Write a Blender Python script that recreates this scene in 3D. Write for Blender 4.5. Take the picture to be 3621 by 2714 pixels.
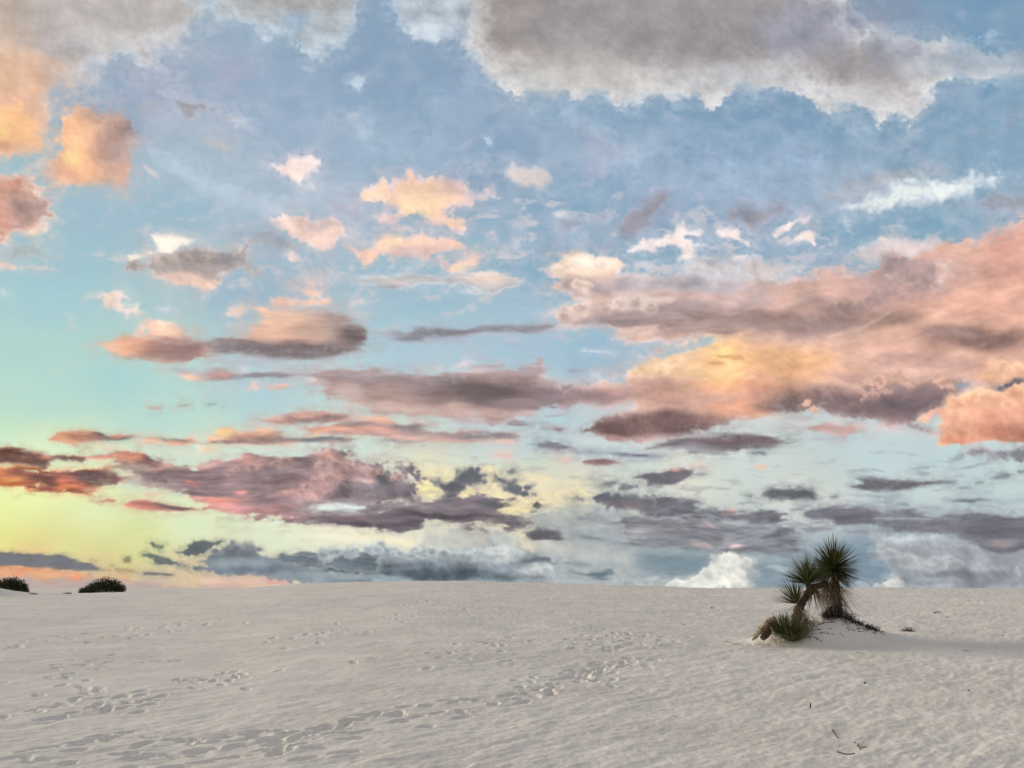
# White gypsum dunes at sunset: soaptree yuccas on a hummock, footprints, two far bushes, a sky full of lit cloud.
# World axes: camera stands near the origin looking along +Y, X is right, Z is up; metres.
import bpy, math, random
import numpy as np
R = math.radians
scene = bpy.context.scene
for o in list(bpy.data.objects): bpy.data.objects.remove(o)

# ------------------------------------------------------------------ camera
PITCH = R(12.4); CAM_Z = 1.6; FPX = 1995.0     # focal length in chart units (chart: 2212 units across the view)
cam = bpy.data.cameras.new("camera"); cam_ob = bpy.data.objects.new("camera", cam)
scene.collection.objects.link(cam_ob)
cam_ob.location = (0, 0, CAM_Z); cam_ob.rotation_euler = (R(90)+PITCH, 0, 0)
cam.sensor_width = 36; cam.lens = 36*FPX/2212.0; cam.clip_start = 0.1; cam.clip_end = 20000
scene.camera = cam_ob

# ------------------------------------------------------------------ exposure, sampling
scene.view_settings.view_transform = 'Standard'; scene.view_settings.look = 'None'
scene.view_settings.gamma = 1; scene.view_settings.use_curve_mapping = False
scene.view_settings.exposure = 0.0
scene.render.engine = 'CYCLES'; scene.cycles.use_denoising = True
scene.cycles.max_bounces = 6; scene.cycles.diffuse_bounces = 4

# ------------------------------------------------------------------ sun: the afterglow low on the left
SUN_AZ, SUN_EL = R(-66), R(12)
sun = bpy.data.lights.new("sun", 'SUN'); sun.energy = 2.9; sun.angle = R(24); sun.color = (1.0, 0.86, 0.69)
sun_ob = bpy.data.objects.new("sun", sun); scene.collection.objects.link(sun_ob)
from mathutils import Vector, Matrix
sd = Vector((math.sin(SUN_AZ)*math.cos(SUN_EL), math.cos(SUN_AZ)*math.cos(SUN_EL), math.sin(SUN_EL)))
sun_ob.rotation_euler = sd.to_track_quat('Z', 'Y').to_euler()

# ------------------------------------------------------------------ sky: a panorama painted here from placed cloud outlines and noise
# clear-air colours (chart x, y, sRGB) and the clouds (outline, core and rim colour, rim width, edge break-up,
# softness, opacity, painted relief shading, noise kind, patches of painted light and shade, side fade)
BG = [(-200,-100,150,170,190),(300,200,150,170,195),(640,250,146,172,200),(800,120,134,163,192),(930,180,134,164,193),(1050,330,138,165,195),(1000,60,132,160,188),(1500,330,126,161,192),(1650,270,122,158,190),(1900,310,124,160,188),(2100,200,120,158,190),(2150,40,112,153,188),(2212,330,135,168,195),(1950,20,122,156,188),(400,430,156,188,204),(200,470,160,190,206),(120,560,160,196,208),(700,330,158,180,203),(560,440,165,188,206),(1250,420,138,170,196),(1500,430,145,172,198),(1800,450,138,172,196),(2000,470,130,168,192),(1200,560,138,175,198),(900,620,158,190,206),(560,620,160,186,203),(100,650,168,205,212),(60,760,178,214,208),(250,820,172,212,212),(350,900,185,220,212),(100,860,182,218,210),(20,860,184,220,208),(560,840,176,208,216),(900,760,172,203,216),(1150,740,165,196,214),(1300,760,155,188,208),(1050,960,190,216,220),(700,960,200,222,215),(420,970,205,226,208),(100,960,218,236,196),(0,930,202,230,198),(1300,960,192,214,216),(1200,900,180,208,218),(1600,1010,205,216,212),(1900,980,196,214,216),(2100,960,192,214,218),(2200,1030,196,214,212),(1500,1040,224,222,205),(1250,1040,222,218,200),(1750,1090,214,216,206),(2000,1070,200,215,214),(900,1040,226,224,200),(1000,1080,236,226,180),(1100,1100,240,226,180),(60,1080,236,246,178),(0,1120,238,246,165),(200,1120,230,242,190),(400,1140,222,238,200),(600,1150,222,234,205),(800,1150,226,230,208),(900,1160,222,222,200),(0,1170,228,232,140),(150,1180,224,230,145),(300,1170,220,230,160),(280,1220,220,214,140),(400,1250,228,200,155),(60,1215,240,180,125),(200,1240,228,190,140),(500,1262,215,180,160),(340,1265,190,175,172),(60,1262,190,170,168),(180,1268,190,172,172),(1300,1150,180,186,182),(1500,1180,150,168,178),(1400,1230,160,172,176),(1700,1220,145,162,175),(1900,1210,132,152,168),(2150,1230,150,150,155),(1100,1230,150,160,168),(2000,1130,165,178,185),(1200,1110,205,205,190),(1250,1200,165,175,178),(2400,600,150,170,190),(2500,1000,180,195,200),(2400,1250,150,155,160),(-200,700,170,210,210),(-200,1100,240,246,160),(-200,1250,235,190,140)]
CL = [
([(-484.8,-82),(431.1,-294.8),(434.8,29.5),(412.7,44.2),(416.4,66.3),(383.2,106.9),(331.6,110.5),(353.8,147.4),(368.5,169.5),(313.2,147.4),(280.1,121.6),(235.8,136.3),(206.4,154.8),(221.1,184.2),(199,195.3),(147.4,199),(117.9,191.6),(110.5,221.1),(121.6,257.9),(88.4,287.4),(0,313.2),(-484.8,100.4)],(198,190,186),(208,208,212),34,12,38,0.95,0.06,'i',[(22.1,221.1,95.8,88.4,(246,194,158),0.9),(44.2,162.1,81.1,44.2,(222,184,160),0.7),(129,95.8,62.6,33.2,(174,168,172),0.6),(313.2,29.5,95.8,40.5,(186,180,176),0.6),(239.5,88.4,81.1,18.4,(206,202,198),0.8),(36.9,22.1,55.3,22.1,(176,168,160),0.6),(36.9,62.6,59,18.4,(176,160,150),0.5),(176.9,165.8,44.2,22.1,(205,198,195),0.6),(-73.7,184.2,110.5,184.2,(235,190,155),0.6)],None),
([(456.9,136.3),(490.1,129),(538,132.7),(534.3,165.8),(501.2,206.4),(456.9,206.4)],(176,172,198),(176,172,198),20,10,40,0.5,0.02,'i',[],None),
([(302.2,239.5),(368.5,228.5),(442.2,239.5),(490.1,257.9),(523.3,313.2),(515.9,331.6),(460.6,316.9),(368.5,294.8),(313.2,294.8)],(184,192,206),(184,192,206),20,10,50,0.6,0.03,'i',[],None),
([(294.8,184.2),(361.1,158.5),(368.5,176.9),(331.6,206.4),(294.8,206.4)],(178,178,196),(178,178,196),20,10,40,0.5,0.02,'i',[],None),
([(-484.8,258),(36.9,206.4),(73.7,239.5),(95.8,272.7),(92.1,316.9),(55.3,339),(22.1,346.4),(-521.8,302.2)],(248,196,156),(232,188,166),22,10,16,0.97,0.05,'i',[(0,285.6,16.2,17.7,(255,238,140),0.95),(14.7,283.7,62.6,47.9,(254,204,150),0.75),(0,316.9,22.1,11.1,(205,150,125),0.7),(-147.4,257.9,73.7,73.7,(250,200,140),0.8),(44.2,324.3,33.2,14.7,(232,190,165),0.6)],None),
([(132.7,254.3),(158.5,230.3),(184.2,228.5),(213.7,241.4),(239.5,235.8),(269,254.3),(294.8,283.7),(305.9,305.9),(287.4,324.3),(294.8,353.8),(287.4,390.6),(272.7,423.8),(254.3,405.3),(221.1,401.7),(184.2,398),(147.4,401.7),(110.5,405.3),(88.4,375.9),(110.5,353.8),(121.6,335.3),(136.3,320.6),(114.2,305.9),(117.9,280.1)],(244,192,160),(228,194,180),16,9,14,1,0.07,'i',[(176.9,313.2,70,70,(252,198,154),0.8),(151.1,344.5,18.4,13.3,(255,224,158),0.8),(176.9,322.4,14.7,11.1,(255,216,158),0.5),(272.7,280.1,55.3,70,(160,138,136),1),(228.5,246.9,47.9,22.1,(196,166,154),0.9),(257.9,331.6,44.2,44.2,(206,170,158),0.7),(121.6,383.2,44.2,18.4,(225,175,150),0.6)],None),
([(-484.8,431.3),(22.1,372.2),(66.3,379.6),(81.1,398),(110.5,394.3),(114.2,405.3),(95.8,420.1),(117.9,434.8),(110.5,460.6),(125.3,475.4),(95.8,479.1),(99.5,497.5),(73.7,512.2),(29.5,504.8),(11.1,530.6),(-484.8,478.9)],(204,166,152),(236,208,194),12,9,14,0.97,0.12,'i',[(77.4,490.1,22.1,14.7,(255,214,186),0.9),(47.9,453.3,51.6,22.1,(172,144,140),0.9),(14.7,394.3,55.3,14.7,(218,160,138),0.8),(0,460.6,29.5,55.3,(222,162,144),0.7),(66.3,390.6,14.7,14.7,(225,190,175),0.8)],None),
([(-300.5,548.5),(36.9,530.6),(73.7,515.9),(103.2,545.4),(129,556.4),(95.8,571.2),(51.6,563.8),(22.1,574.9),(-374.5,560.7)],(188,182,178),(195,198,200),12,8,18,0.6,0.06,'i',[],None),
([(-300.5,566.5),(7.4,562),(36.9,574.9),(66.3,569.3),(84.8,574.9),(114.2,582.2),(88.4,585.9),(51.6,585.2),(22.1,582.2),(-300.5,572.1)],(252,200,172),(225,205,198),5,4,6,0.8,0.05,'i',[],None),
([(353.8,206.4),(398,206.4),(449.6,217.4),(490.1,239.5),(530.6,257.9),(539.9,270.8),(508.5,274.5),(479.1,261.6),(442.2,246.9),(398,257.9),(375.9,239.5)],(170,164,170),(186,192,206),14,7,16,0.9,0.05,'i',[],None),
([(493.8,254.3),(530.6,257.9),(539.9,270.8),(508.5,274.5)],(205,215,225),(205,215,225),8,5,9,0.6,0.05,'i',[],None),
([(298.5,221.1),(331.6,217.4),(339,235.8),(313.2,246.9),(294.8,239.5)],(188,180,186),(188,180,186),10,5,16,0.6,0.04,'i',[],None),
([(442.2,302.2),(490.1,309.5),(515.9,331.6),(493.8,331.6),(464.3,320.6)],(200,196,190),(200,196,190),10,5,14,0.7,0.04,'i',[],None),
([(309.5,357.4),(331.6,368.5),(342.7,383.2),(324.3,379.6),(313.2,368.5)],(222,206,210),(222,206,210),10,4,10,0.8,0.04,'i',[],None),
([(368.5,309.5),(479.1,350.1),(700.1,386.9),(681.7,438.5),(552.8,434.8),(442.2,398),(368.5,346.4)],(174,190,207),(174,190,207),20,10,60,0.6,0.04,'i',[],None),
([(316.9,313.2),(368.5,331.6),(423.8,368.5),(497.5,398),(589.6,423.8),(663.3,416.4),(737,427.5),(755.4,453.3),(681.7,464.3),(589.6,465),(515.9,451.4),(442.2,421.9),(368.5,379.6),(324.3,346.4)],(187,202,216),(187,202,216),20,5,22,0.85,0.04,'i',[],None),
([(681.7,368.5),(737,346.4),(794.1,342.7),(794.1,460.6),(700.1,456.9),(663.3,405.3)],(180,190,207),(180,190,207),20,12,60,0.6,0.05,'i',[],None),
([(460.6,-110.5),(788.6,-110.5),(784.9,22.1),(770.2,47.9),(759.1,81.1),(729.6,103.2),(700.1,123.4),(663.3,121.6),(652.2,101.3),(626.5,88.4),(593.3,92.1),(578.5,99.5),(567.5,70),(534.3,59),(508.5,40.5),(468,44.2),(456.9,18.4)],(184,190,194),(190,203,213),18,11,18,0.93,0.09,'i',[(644.9,7.4,110.5,18.4,(176,172,170),0.9),(589.6,84.8,22.1,14.7,(206,212,218),0.8),(641.2,47.9,33.2,18.4,(158,182,203),0.8),(700.1,92.1,44.2,22.1,(196,208,218),0.6),(515.9,29.5,36.9,18.4,(196,200,203),0.5)],None),
([(644.9,140),(659.6,136.3),(681.7,154.8),(674.4,162.1),(652.2,151.1)],(180,194,210),(180,194,210),8,4,10,0.6,0.04,'i',[],None),
([(755.4,180.6),(770.2,165.8),(792.3,158.5),(792.3,169.5),(777.5,195.3),(762.8,189.8)],(184,198,212),(184,198,212),8,5,10,0.7,0.06,'i',[],None),
([(751.7,239.5),(773.9,239.5),(777.5,257.9),(759.1,269),(744.4,254.3)],(180,196,212),(180,196,212),8,6,12,0.7,0.06,'i',[],None),
([(773.9,272.7),(794.1,272.7),(810.7,291.1),(792.3,316.9),(770.2,294.8)],(178,194,210),(178,194,210),8,6,14,0.6,0.06,'i',[],None),
([(453.3,117.9),(468,114.2),(466.2,121.6),(456.9,125.3)],(184,192,206),(184,192,206),8,4,10,0.5,0.04,'i',[],None),
([(585.9,357.4),(611.7,353.8),(626.5,335.3),(663.3,339),(692.8,350.1),(689.1,372.2),(663.3,383.2),(644.9,398),(626.5,385.1),(604.3,379.6)],(253,230,220),(236,218,222),8,5,9,1,0.05,'i',[],None),
([(663.3,394.3),(678,401.7),(681.7,416.4),(670.7,412.7)],(222,212,216),(222,212,216),8,4,10,0.7,0.04,'i',[],None),
([(305.9,530.6),(331.6,538),(420.1,530.6),(460.6,528.8),(490.1,538),(534.3,530.6),(556.4,574.9),(560.1,600.7),(515.9,589.6),(486.4,604.3),(460.6,619.1),(438.5,632),(405.3,622.8),(368.5,611.7),(328,609.9),(313.2,589.6),(272.7,578.5),(280.1,567.5),(313.2,563.8)],(180,166,162),(205,196,194),12,8,15,0.95,0.09,'i',[(398,608,66.3,16.6,(236,200,182),0.9),(438.5,622.8,33.2,14.7,(248,210,190),0.9),(475.4,563.8,40.5,11.1,(158,148,154),0.9),(423.8,552.8,29.5,14.7,(172,158,156),0.6),(534.3,574.9,29.5,22.1,(176,172,176),0.6),(346.4,556.4,29.5,11.1,(215,200,190),0.6)],None),
([(326.1,507.8),(353.8,506.3),(368.5,504.1),(390.6,507.8),(418.2,519.6),(416.4,527),(390.6,534.3),(372.2,549.1),(342.7,549.1),(313.2,552.8),(280.1,560.1),(278.2,554.6),(305.9,549.8),(331.6,543.5),(337.2,527)],(255,243,226),(240,228,218),7,4,7,1,0.03,'i',[],None),
([(589.6,475.4),(604.3,466.2),(644.9,462.5),(681.7,475.4),(711.2,467.3),(744.4,486.4),(751.7,510.4),(729.6,523.3),(711.2,538),(692.8,544.6),(663.3,527),(633.8,519.6),(619.1,501.2),(593.3,493.8)],(238,206,194),(236,214,210),10,7,12,0.97,0.08,'i',[(692.8,530.6,33.2,14.7,(250,214,200),0.8),(608,475.4,22.1,14.7,(248,222,212),0.8),(681.7,493.8,44.2,14.7,(222,192,184),0.7)],None),
([(541.7,508.5),(589.6,497.5),(626.5,523.3),(633.8,545.4),(571.2,534.3),(538,523.3)],(170,168,176),(170,168,176),10,8,22,0.7,0.05,'i',[],None),
([(700.1,431.1),(773.9,427.5),(796,456.9),(766.5,475.4),(729.6,471.7),(700.1,453.3)],(200,192,204),(190,194,208),14,7,18,0.7,0.05,'i',[],None),
([(608,541.7),(633.8,545.4),(663.3,563.8),(700.1,574.9),(744.4,585.9),(751.7,597),(711.2,608),(700.1,626.5),(670.7,622.8),(678,600.7),(655.9,574.9),(622.8,567.5),(608,552.8)],(208,192,190),(190,190,202),10,8,14,0.85,0.1,'i',[(637.5,552.8,18.4,11.1,(245,220,212),0.9),(626.5,582.2,11.1,11.1,(240,215,210),0.7)],None),
([(839.9,-110.5),(1027.8,-110.5),(1027.8,92.1),(1007.5,92.1),(991,86.6),(968.8,92.1),(950.4,88.4),(943,101.3),(924.6,90.3),(895.1,86.6),(876.7,73.7),(858.3,40.5),(843.5,14.7)],(190,200,210),(184,198,213),14,10,15,0.93,0.09,'i',[(898.8,62.6,36.9,22.1,(206,216,222),0.9),(992.8,33.2,16.6,12.9,(150,166,182),0.9),(906.2,22.1,29.5,11.1,(172,180,190),0.8),(998.3,73.7,22.1,14.7,(165,178,196),0.8)],None),
([(1010,-300),(1010,30),(1018,60),(1012,110),(1040,150),(1080,180),(1105,212),(1135,220),(1150,205),(1190,208),(1240,215),(1280,205),(1310,200),(1340,228),(1385,225),(1420,200),(1460,215),(1500,203),(1530,232),(1560,225),(1600,190),(1640,200),(1680,185),(1720,203),(1770,235),(1810,240),(1850,230),(1880,245),(1882,278),(1915,272),(1940,255),(1975,270),(2000,240),(2020,200),(2030,175),(2080,168),(2140,172),(2212,160),(2764,129),(2690,111),(2150,112),(2080,95),(2040,85),(1980,80),(1920,60),(1850,20),(1800,-60),(1800,-300)],(168,159,159),(224,222,220),92,10,18,0.98,0.06,'i',[(1150,20,110,70,(158,150,149),0.9),(1080,70,40,60,(165,155,152),0.5),(1400,60,200,70,(156,151,156),0.8),(1560,90,120,60,(156,147,148),0.8),(1240,150,110,40,(186,182,178),0.9),(1200,180,100,25,(212,208,202),0.7),(1350,175,110,30,(205,200,196),0.5),(1740,70,90,60,(158,158,176),0.9),(1600,170,110,35,(192,192,196),0.8),(1880,140,120,35,(164,157,160),1),(1870,215,110,30,(208,205,206),0.8),(2100,130,120,25,(178,184,194),0.9),(2040,150,80,20,(198,204,210),0.7),(2200,120,100,30,(165,178,192),0.8)],None),
([(1790,-300),(1990,-300),(1985,30),(1900,70),(1830,60)],(142,152,176),(142,152,176),20,12,40,0.7,0.05,'i',[],None),
([(1880,60),(1960,70),(2010,95),(2040,120),(1920,130),(1860,100)],(155,160,178),(155,160,178),20,10,30,0.6,0.05,'i',[],None),
([(2155,22.1),(2212.1,14.7),(2212.1,36.9),(2155,36.9)],(150,168,188),(150,168,188),20,10,30,0.6,0.05,'i',[],None),
([(2099.7,77.4),(2155,70),(2169.7,75.5),(2118.2,86.6)],(165,188,208),(165,188,208),10,6,14,0.6,0.06,'i',[],None),
([(2055.5,88.4),(2073.9,84.8),(2092.4,103.2),(2073.9,106.9)],(165,185,205),(165,185,205),10,5,12,0.7,0.06,'i',[],None),
([(2147.6,173.2),(2177.1,162.1),(2212.1,169.5),(2212.1,191.6),(2162.4,199)],(155,180,200),(155,180,200),10,8,22,0.7,0.06,'i',[],None),
([(2022.3,294.8),(2051.8,280.1),(2155,257.9),(2184.5,221.1),(2212.1,213.7),(2212.1,316.9),(2118.2,313.2),(2029.7,324.3)],(152,170,192),(140,172,196),18,10,30,0.7,0.07,'i',[],None),
([(1709.1,302.2),(1731.2,298.5),(1738.6,313.2),(1712.8,316.9)],(150,172,198),(150,172,198),10,5,14,0.7,0.06,'i',[],None),
([(1657.5,210),(1676,210),(1672.3,232.2),(1661.2,235.8)],(150,170,196),(150,170,196),10,5,12,0.6,0.06,'i',[],None),
([(1860.2,287.4),(1908.1,287.4),(1904.4,309.5),(1867.6,302.2)],(140,170,198),(140,170,198),10,7,20,0.5,0.06,'i',[],None),
([(983.6,206.4),(998.3,162.1),(1016.7,147.4),(1038.9,158.5),(1053.6,173.2),(1035.2,184.2),(1024.1,210),(991,213.7)],(158,176,202),(158,176,202),14,8,20,0.7,0.06,'i',[],None),
([(920.9,221.1),(939.4,210),(968.8,210),(965.2,224.8),(939.4,228.5)],(158,180,204),(158,180,204),10,5,12,0.7,0.05,'i',[],None),
([(753.3,180.6),(769.9,165.8),(792,162.1),(788.3,173.2),(773.5,195.3),(762.5,191.6)],(186,200,214),(186,200,214),8,5,9,0.8,0.05,'i',[],None),
([(747.7,243.2),(769.9,237.7),(773.5,254.3),(758.8,267.2),(745.9,257.9)],(184,198,213),(184,198,213),8,5,10,0.8,0.05,'i',[],None),
([(773.5,276.4),(792,274.5),(806.7,291.1),(788.3,313.2),(773.5,294.8)],(178,194,212),(178,194,212),8,5,12,0.7,0.05,'i',[],None),
([(1046.2,298.5),(1057.3,294.8),(1066.5,309.5),(1061,316.9),(1053.6,309.5)],(190,210,222),(190,210,222),5,4,7,0.8,0.05,'i',[],None),
([(1186.3,217.4),(1248.9,221.1),(1285.8,257.9),(1341,280.1),(1414.7,305.9),(1462.6,331.6),(1433.2,364.8),(1381.6,390.6),(1307.9,383.2),(1241.5,390.6),(1248.9,353.8),(1278.4,331.6),(1248.9,302.2),(1223.1,272.7)],(176,188,206),(160,182,206),30,10,34,0.8,0.06,'i',[(1263.6,350.1,44.2,36.9,(174,178,200),0.7),(1322.6,287.4,55.3,11.1,(184,196,210),0.5)],None),
([(733,305.9),(843.5,280.1),(991,302.2),(1027.8,353.8),(954.1,368.5),(806.7,368.5),(733,405.3)],(160,184,206),(160,184,206),20,12,60,0.6,0.05,'i',[],None),
([(1418,313.2),(1491.7,331.6),(1639.1,324.3),(1749.7,331.6),(1878.6,350.1),(1933.9,372.2),(1970.8,434.8),(1897,464.3),(1749.7,479.1),(1565.4,460.6),(1418,405.3)],(164,184,206),(164,184,206),20,14,60,0.65,0.08,'i',[],None),
([(1639.1,324.3),(1841.8,346.4),(1878.6,361.1),(1823.3,372.2),(1676,353.8)],(160,180,204),(160,180,204),20,10,30,0.6,0.06,'i',[],None),
([(1786.5,416.4),(1878.6,375.9),(1933.9,364.8),(2007.6,361.1),(2044.5,372.2),(1933.9,405.3),(1860.2,434.8),(1786.5,438.5)],(176,174,182),(176,174,182),20,10,30,0.7,0.06,'i',[],None),
([(1786.5,453.3),(1852.8,434.8),(1908.1,416.4),(1930.2,390.6),(2007.6,379.6),(2044.5,386.9),(2099.7,375.9),(2155,375.9),(2188.2,383.2),(2151.3,398),(2110.8,409),(2099.7,423.8),(2007.6,442.2),(1952.3,445.9),(1878.6,456.9)],(230,236,234),(205,216,224),14,8,16,0.97,0.06,'i',[],None),
([(2081.3,434.8),(2136.6,416.4),(2212.1,409),(2492.4,431.1),(2529.4,453.3),(2212.1,464.3),(2136.6,479.1),(2099.7,453.3)],(168,162,174),(172,180,196),16,9,30,0.8,0.07,'i',[],None),
([(1057.3,364.8),(1086.8,368.5),(1108.9,350.1),(1123.6,361.1),(1167.8,359.3),(1193.6,375.9),(1202.8,394.3),(1182.6,401.7),(1167.8,416.4),(1145.7,407.2),(1116.2,405.3),(1094.1,386.9),(1075.7,372.2)],(218,206,202),(196,198,208),10,5,12,0.95,0.05,'i',[(1156.8,390.6,29.5,11.1,(226,212,204),0.7)],None),
([(1027.8,361.1),(1042.5,363),(1040.7,372.2),(1027.8,370.3)],(190,196,210),(190,196,210),8,3,8,0.7,0.05,'i',[],None),
([(777.2,416.4),(806.7,401.7),(828.8,386.9),(843.5,398),(873,383.2),(880.4,364.8),(909.9,379.6),(954.1,379.6),(998.3,383.2),(1013.1,405.3),(1027.8,416.4),(1057.3,410.9),(1066.5,423.8),(1035.2,438.5),(1005.7,445.9),(987.3,449.6),(972.5,468),(998.3,479.1),(1013.1,493.8),(1002,504.8),(972.5,499.3),(932,479.1),(895.1,464.3),(873,468),(854.6,490.1),(821.4,486.4),(803,468),(836.2,460.6),(854.6,456.9),(821.4,438.5),(799.3,434.8),(780.9,431.1)],(250,212,186),(226,204,204),12,7,12,1,0.07,'i',[(898.8,442.2,33.2,25.8,(254,226,182),0.9),(939.4,423.8,44.2,25.8,(253,216,186),0.8),(961.5,479.1,44.2,11.1,(252,212,188),0.8),(843.5,431.1,44.2,14.7,(252,218,190),0.7),(991,405.3,44.2,18.4,(216,190,188),0.8),(1046.2,420.1,29.5,11.1,(206,200,208),0.8),(832.5,482.7,33.2,11.1,(215,198,200),0.8)],None),
([(733,530.6),(755.1,527),(777.2,538),(806.7,527),(825.1,504.8),(854.6,506.7),(887.8,512.2),(909.9,504.8),(932,514.1),(968.8,508.5),(998.3,519.6),(1013.1,538),(991,541.7),(961.5,541.7),(932,552.8),(961.5,567.5),(968.8,574.9),(939.4,571.2),(898.8,560.1),(854.6,552.8),(821.4,552.8),(806.7,567.5),(788.3,569.3),(766.2,556.4),(755.1,541.7)],(252,212,188),(236,204,196),8,5,9,1,0.07,'i',[(843.5,519.6,29.5,14.7,(253,222,192),0.9),(906.2,541.7,66.3,11.1,(226,196,190),0.9),(954.1,527,29.5,11.1,(240,200,184),0.6),(792,556.4,22.1,11.1,(252,210,190),0.7)],None),
([(961.5,589.6),(991,560.1),(1005.7,545.4),(1027.8,541.7),(1046.2,556.4),(1035.2,574.9),(1027.8,584.1),(1005.7,589.6),(976.2,593.3)],(255,222,186),(238,208,200),8,4,8,1,0.05,'i',[],None),
([(895.1,574.9),(917.2,567.5),(924.6,576.7),(902.5,582.2)],(198,202,212),(198,202,212),6,4,8,0.7,0.06,'i',[],None),
([(773.5,604.3),(814.1,597),(880.4,589.6),(939.4,593.3),(991,589.6),(1064.7,589.6),(1119.9,597),(1134.7,608),(1123.6,622.8),(1064.7,637.5),(1027.8,641.2),(991,622.8),(917.2,619.1),(843.5,622.8),(777.2,619.1)],(198,190,190),(206,208,214),10,7,12,0.9,0.1,'s',[(1064.7,604.3,51.6,11.1,(240,212,196),0.9),(825.1,608,29.5,7.4,(222,206,200),0.6)],None),
([(1049.9,508.5),(1072,504.8),(1086.8,523.3),(1123.6,512.2),(1127.3,530.6),(1101.5,552.8),(1083.1,563.8),(1072,545.4),(1064.7,527)],(196,196,206),(196,196,206),10,8,14,0.8,0.08,'i',[],None),
([(1097.8,479.1),(1123.6,473.5),(1145.7,482.7),(1131,497.5),(1108.9,493.8)],(188,192,204),(188,192,204),8,6,14,0.8,0.05,'i',[],None),
([(1138.3,530.6),(1167.8,523.3),(1182.6,538),(1167.8,552.8),(1142,545.4)],(176,192,206),(176,192,206),8,7,16,0.6,0.05,'i',[],None),
([(1035.2,456.9),(1057.3,456.9),(1057.3,466.2),(1042.5,464.3)],(190,194,206),(190,194,206),5,3,8,0.6,0.05,'i',[],None),
([(1193.6,460.6),(1215.7,453.3),(1234.2,469.8),(1230.5,479.1),(1201,475.4)],(224,222,226),(196,206,218),6,5,9,0.9,0.05,'i',[],None),
([(1189.9,508.5),(1204.7,475.4),(1248.9,468),(1278.4,455.1),(1307.9,456.9),(1330,453.3),(1322.6,479.1),(1285.8,497.5),(1241.5,504.8),(1197.3,519.6)],(168,170,184),(176,188,204),14,8,16,0.85,0.06,'i',[],None),
([(1322.6,490.1),(1344.7,468),(1381.6,442.2),(1414.7,412.7),(1440.5,405.3),(1455.3,420.1),(1447.9,453.3),(1418.4,479.1),(1403.7,501.2),(1359.5,515.9),(1330,512.2)],(160,154,168),(164,170,190),16,8,16,0.9,0.05,'i',[],None),
([(1237.8,497.5),(1263.6,508.5),(1307.9,527),(1322.6,545.4),(1300.5,549.1),(1256.3,527)],(172,186,204),(172,186,204),8,7,13,0.7,0.07,'i',[],None),
([(1193.6,515.9),(1285.8,515.9),(1322.6,541.7),(1248.9,552.8),(1156.8,567.5),(1138.3,545.4)],(176,184,200),(176,184,200),10,9,24,0.6,0.08,'i',[],None),
([(1561.7,475.4),(1576.5,449.6),(1598.6,440.4),(1639.1,449.6),(1676,431.1),(1698.1,431.1),(1712.8,449.6),(1676,479.1),(1639.1,515.9),(1609.6,515.9),(1594.9,486.4),(1565.4,490.1)],(168,160,172),(166,172,190),14,8,20,0.85,0.06,'i',[(1624.4,468,22.1,11.1,(146,146,156),0.9)],None),
([(1543.3,495.6),(1554.3,488.3),(1572.8,491.9),(1598.6,491.9),(1602.2,512.2),(1617,523.3),(1624.4,534.3),(1602.2,527),(1576.5,515.9),(1554.3,515.9),(1545.1,510.4)],(252,232,224),(232,222,224),6,4,8,1,0.04,'i',[],None),
([(1668.6,508.5),(1690.7,486.4),(1712.8,475.4),(1731.2,466.2),(1753.3,471.7),(1746,482.7),(1723.9,486.4),(1709.1,497.5),(1687,508.5),(1676,515.9)],(255,238,228),(236,222,226),6,4,7,1,0.04,'i',[],None),
([(1705.4,527),(1723.9,508.5),(1746,497.5),(1764.4,501.2),(1762.5,515.9),(1764.4,538),(1753.3,523.3),(1738.6,519.6),(1716.5,525.1)],(255,232,220),(234,220,224),6,3,7,1,0.04,'i',[],None),
([(1742.3,475.4),(1786.5,479.1),(1771.8,497.5),(1760.7,508.5)],(172,178,194),(172,178,194),8,6,16,0.6,0.04,'i',[],None),
([(1801.2,512.2),(1808.6,508.5),(1817.8,527),(1808.6,539.9),(1797.6,530.6)],(206,200,208),(206,200,208),6,4,8,0.8,0.04,'i',[],None),
([(1731.2,556.4),(1749.7,545.4),(1760.7,556.4),(1749.7,571.2),(1734.9,563.8)],(190,196,208),(190,196,208),6,6,12,0.7,0.04,'i',[],None),
([(1841.8,545.4),(1878.6,530.6),(1911.8,515.9),(1941.3,510.4),(1992.9,514.1),(2037.1,523.3),(2044.5,538),(2007.6,552.8),(1970.8,563.8),(1926.5,560.1),(1897,574.9),(1860.2,567.5)],(232,216,214),(206,204,210),12,6,13,0.95,0.05,'i',[(1933.9,530.6,51.6,14.7,(240,224,218),0.8)],None),
([(1359,545.4),(1388.5,515.9),(1418,514.1),(1454.8,504.8),(1465.9,479.1),(1477,477.2),(1491.7,490.1),(1517.5,501.2),(1506.4,510.4),(1484.3,514.1),(1528.5,527),(1524.9,538),(1502.8,545.4),(1510.1,556.4),(1550.7,556.4),(1547,567.5),(1491.7,567.5),(1469.6,563.8),(1465.9,541.7),(1447.5,530.6),(1418,541.7),(1388.5,549.1)],(250,230,222),(226,218,222),6,6,8,1,0.08,'i',[],None),
([(1454.8,475.4),(1547,493.8),(1528.5,504.8),(1473.3,501.2)],(196,200,212),(196,200,212),6,7,16,0.5,0.06,'i',[],None),
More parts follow.
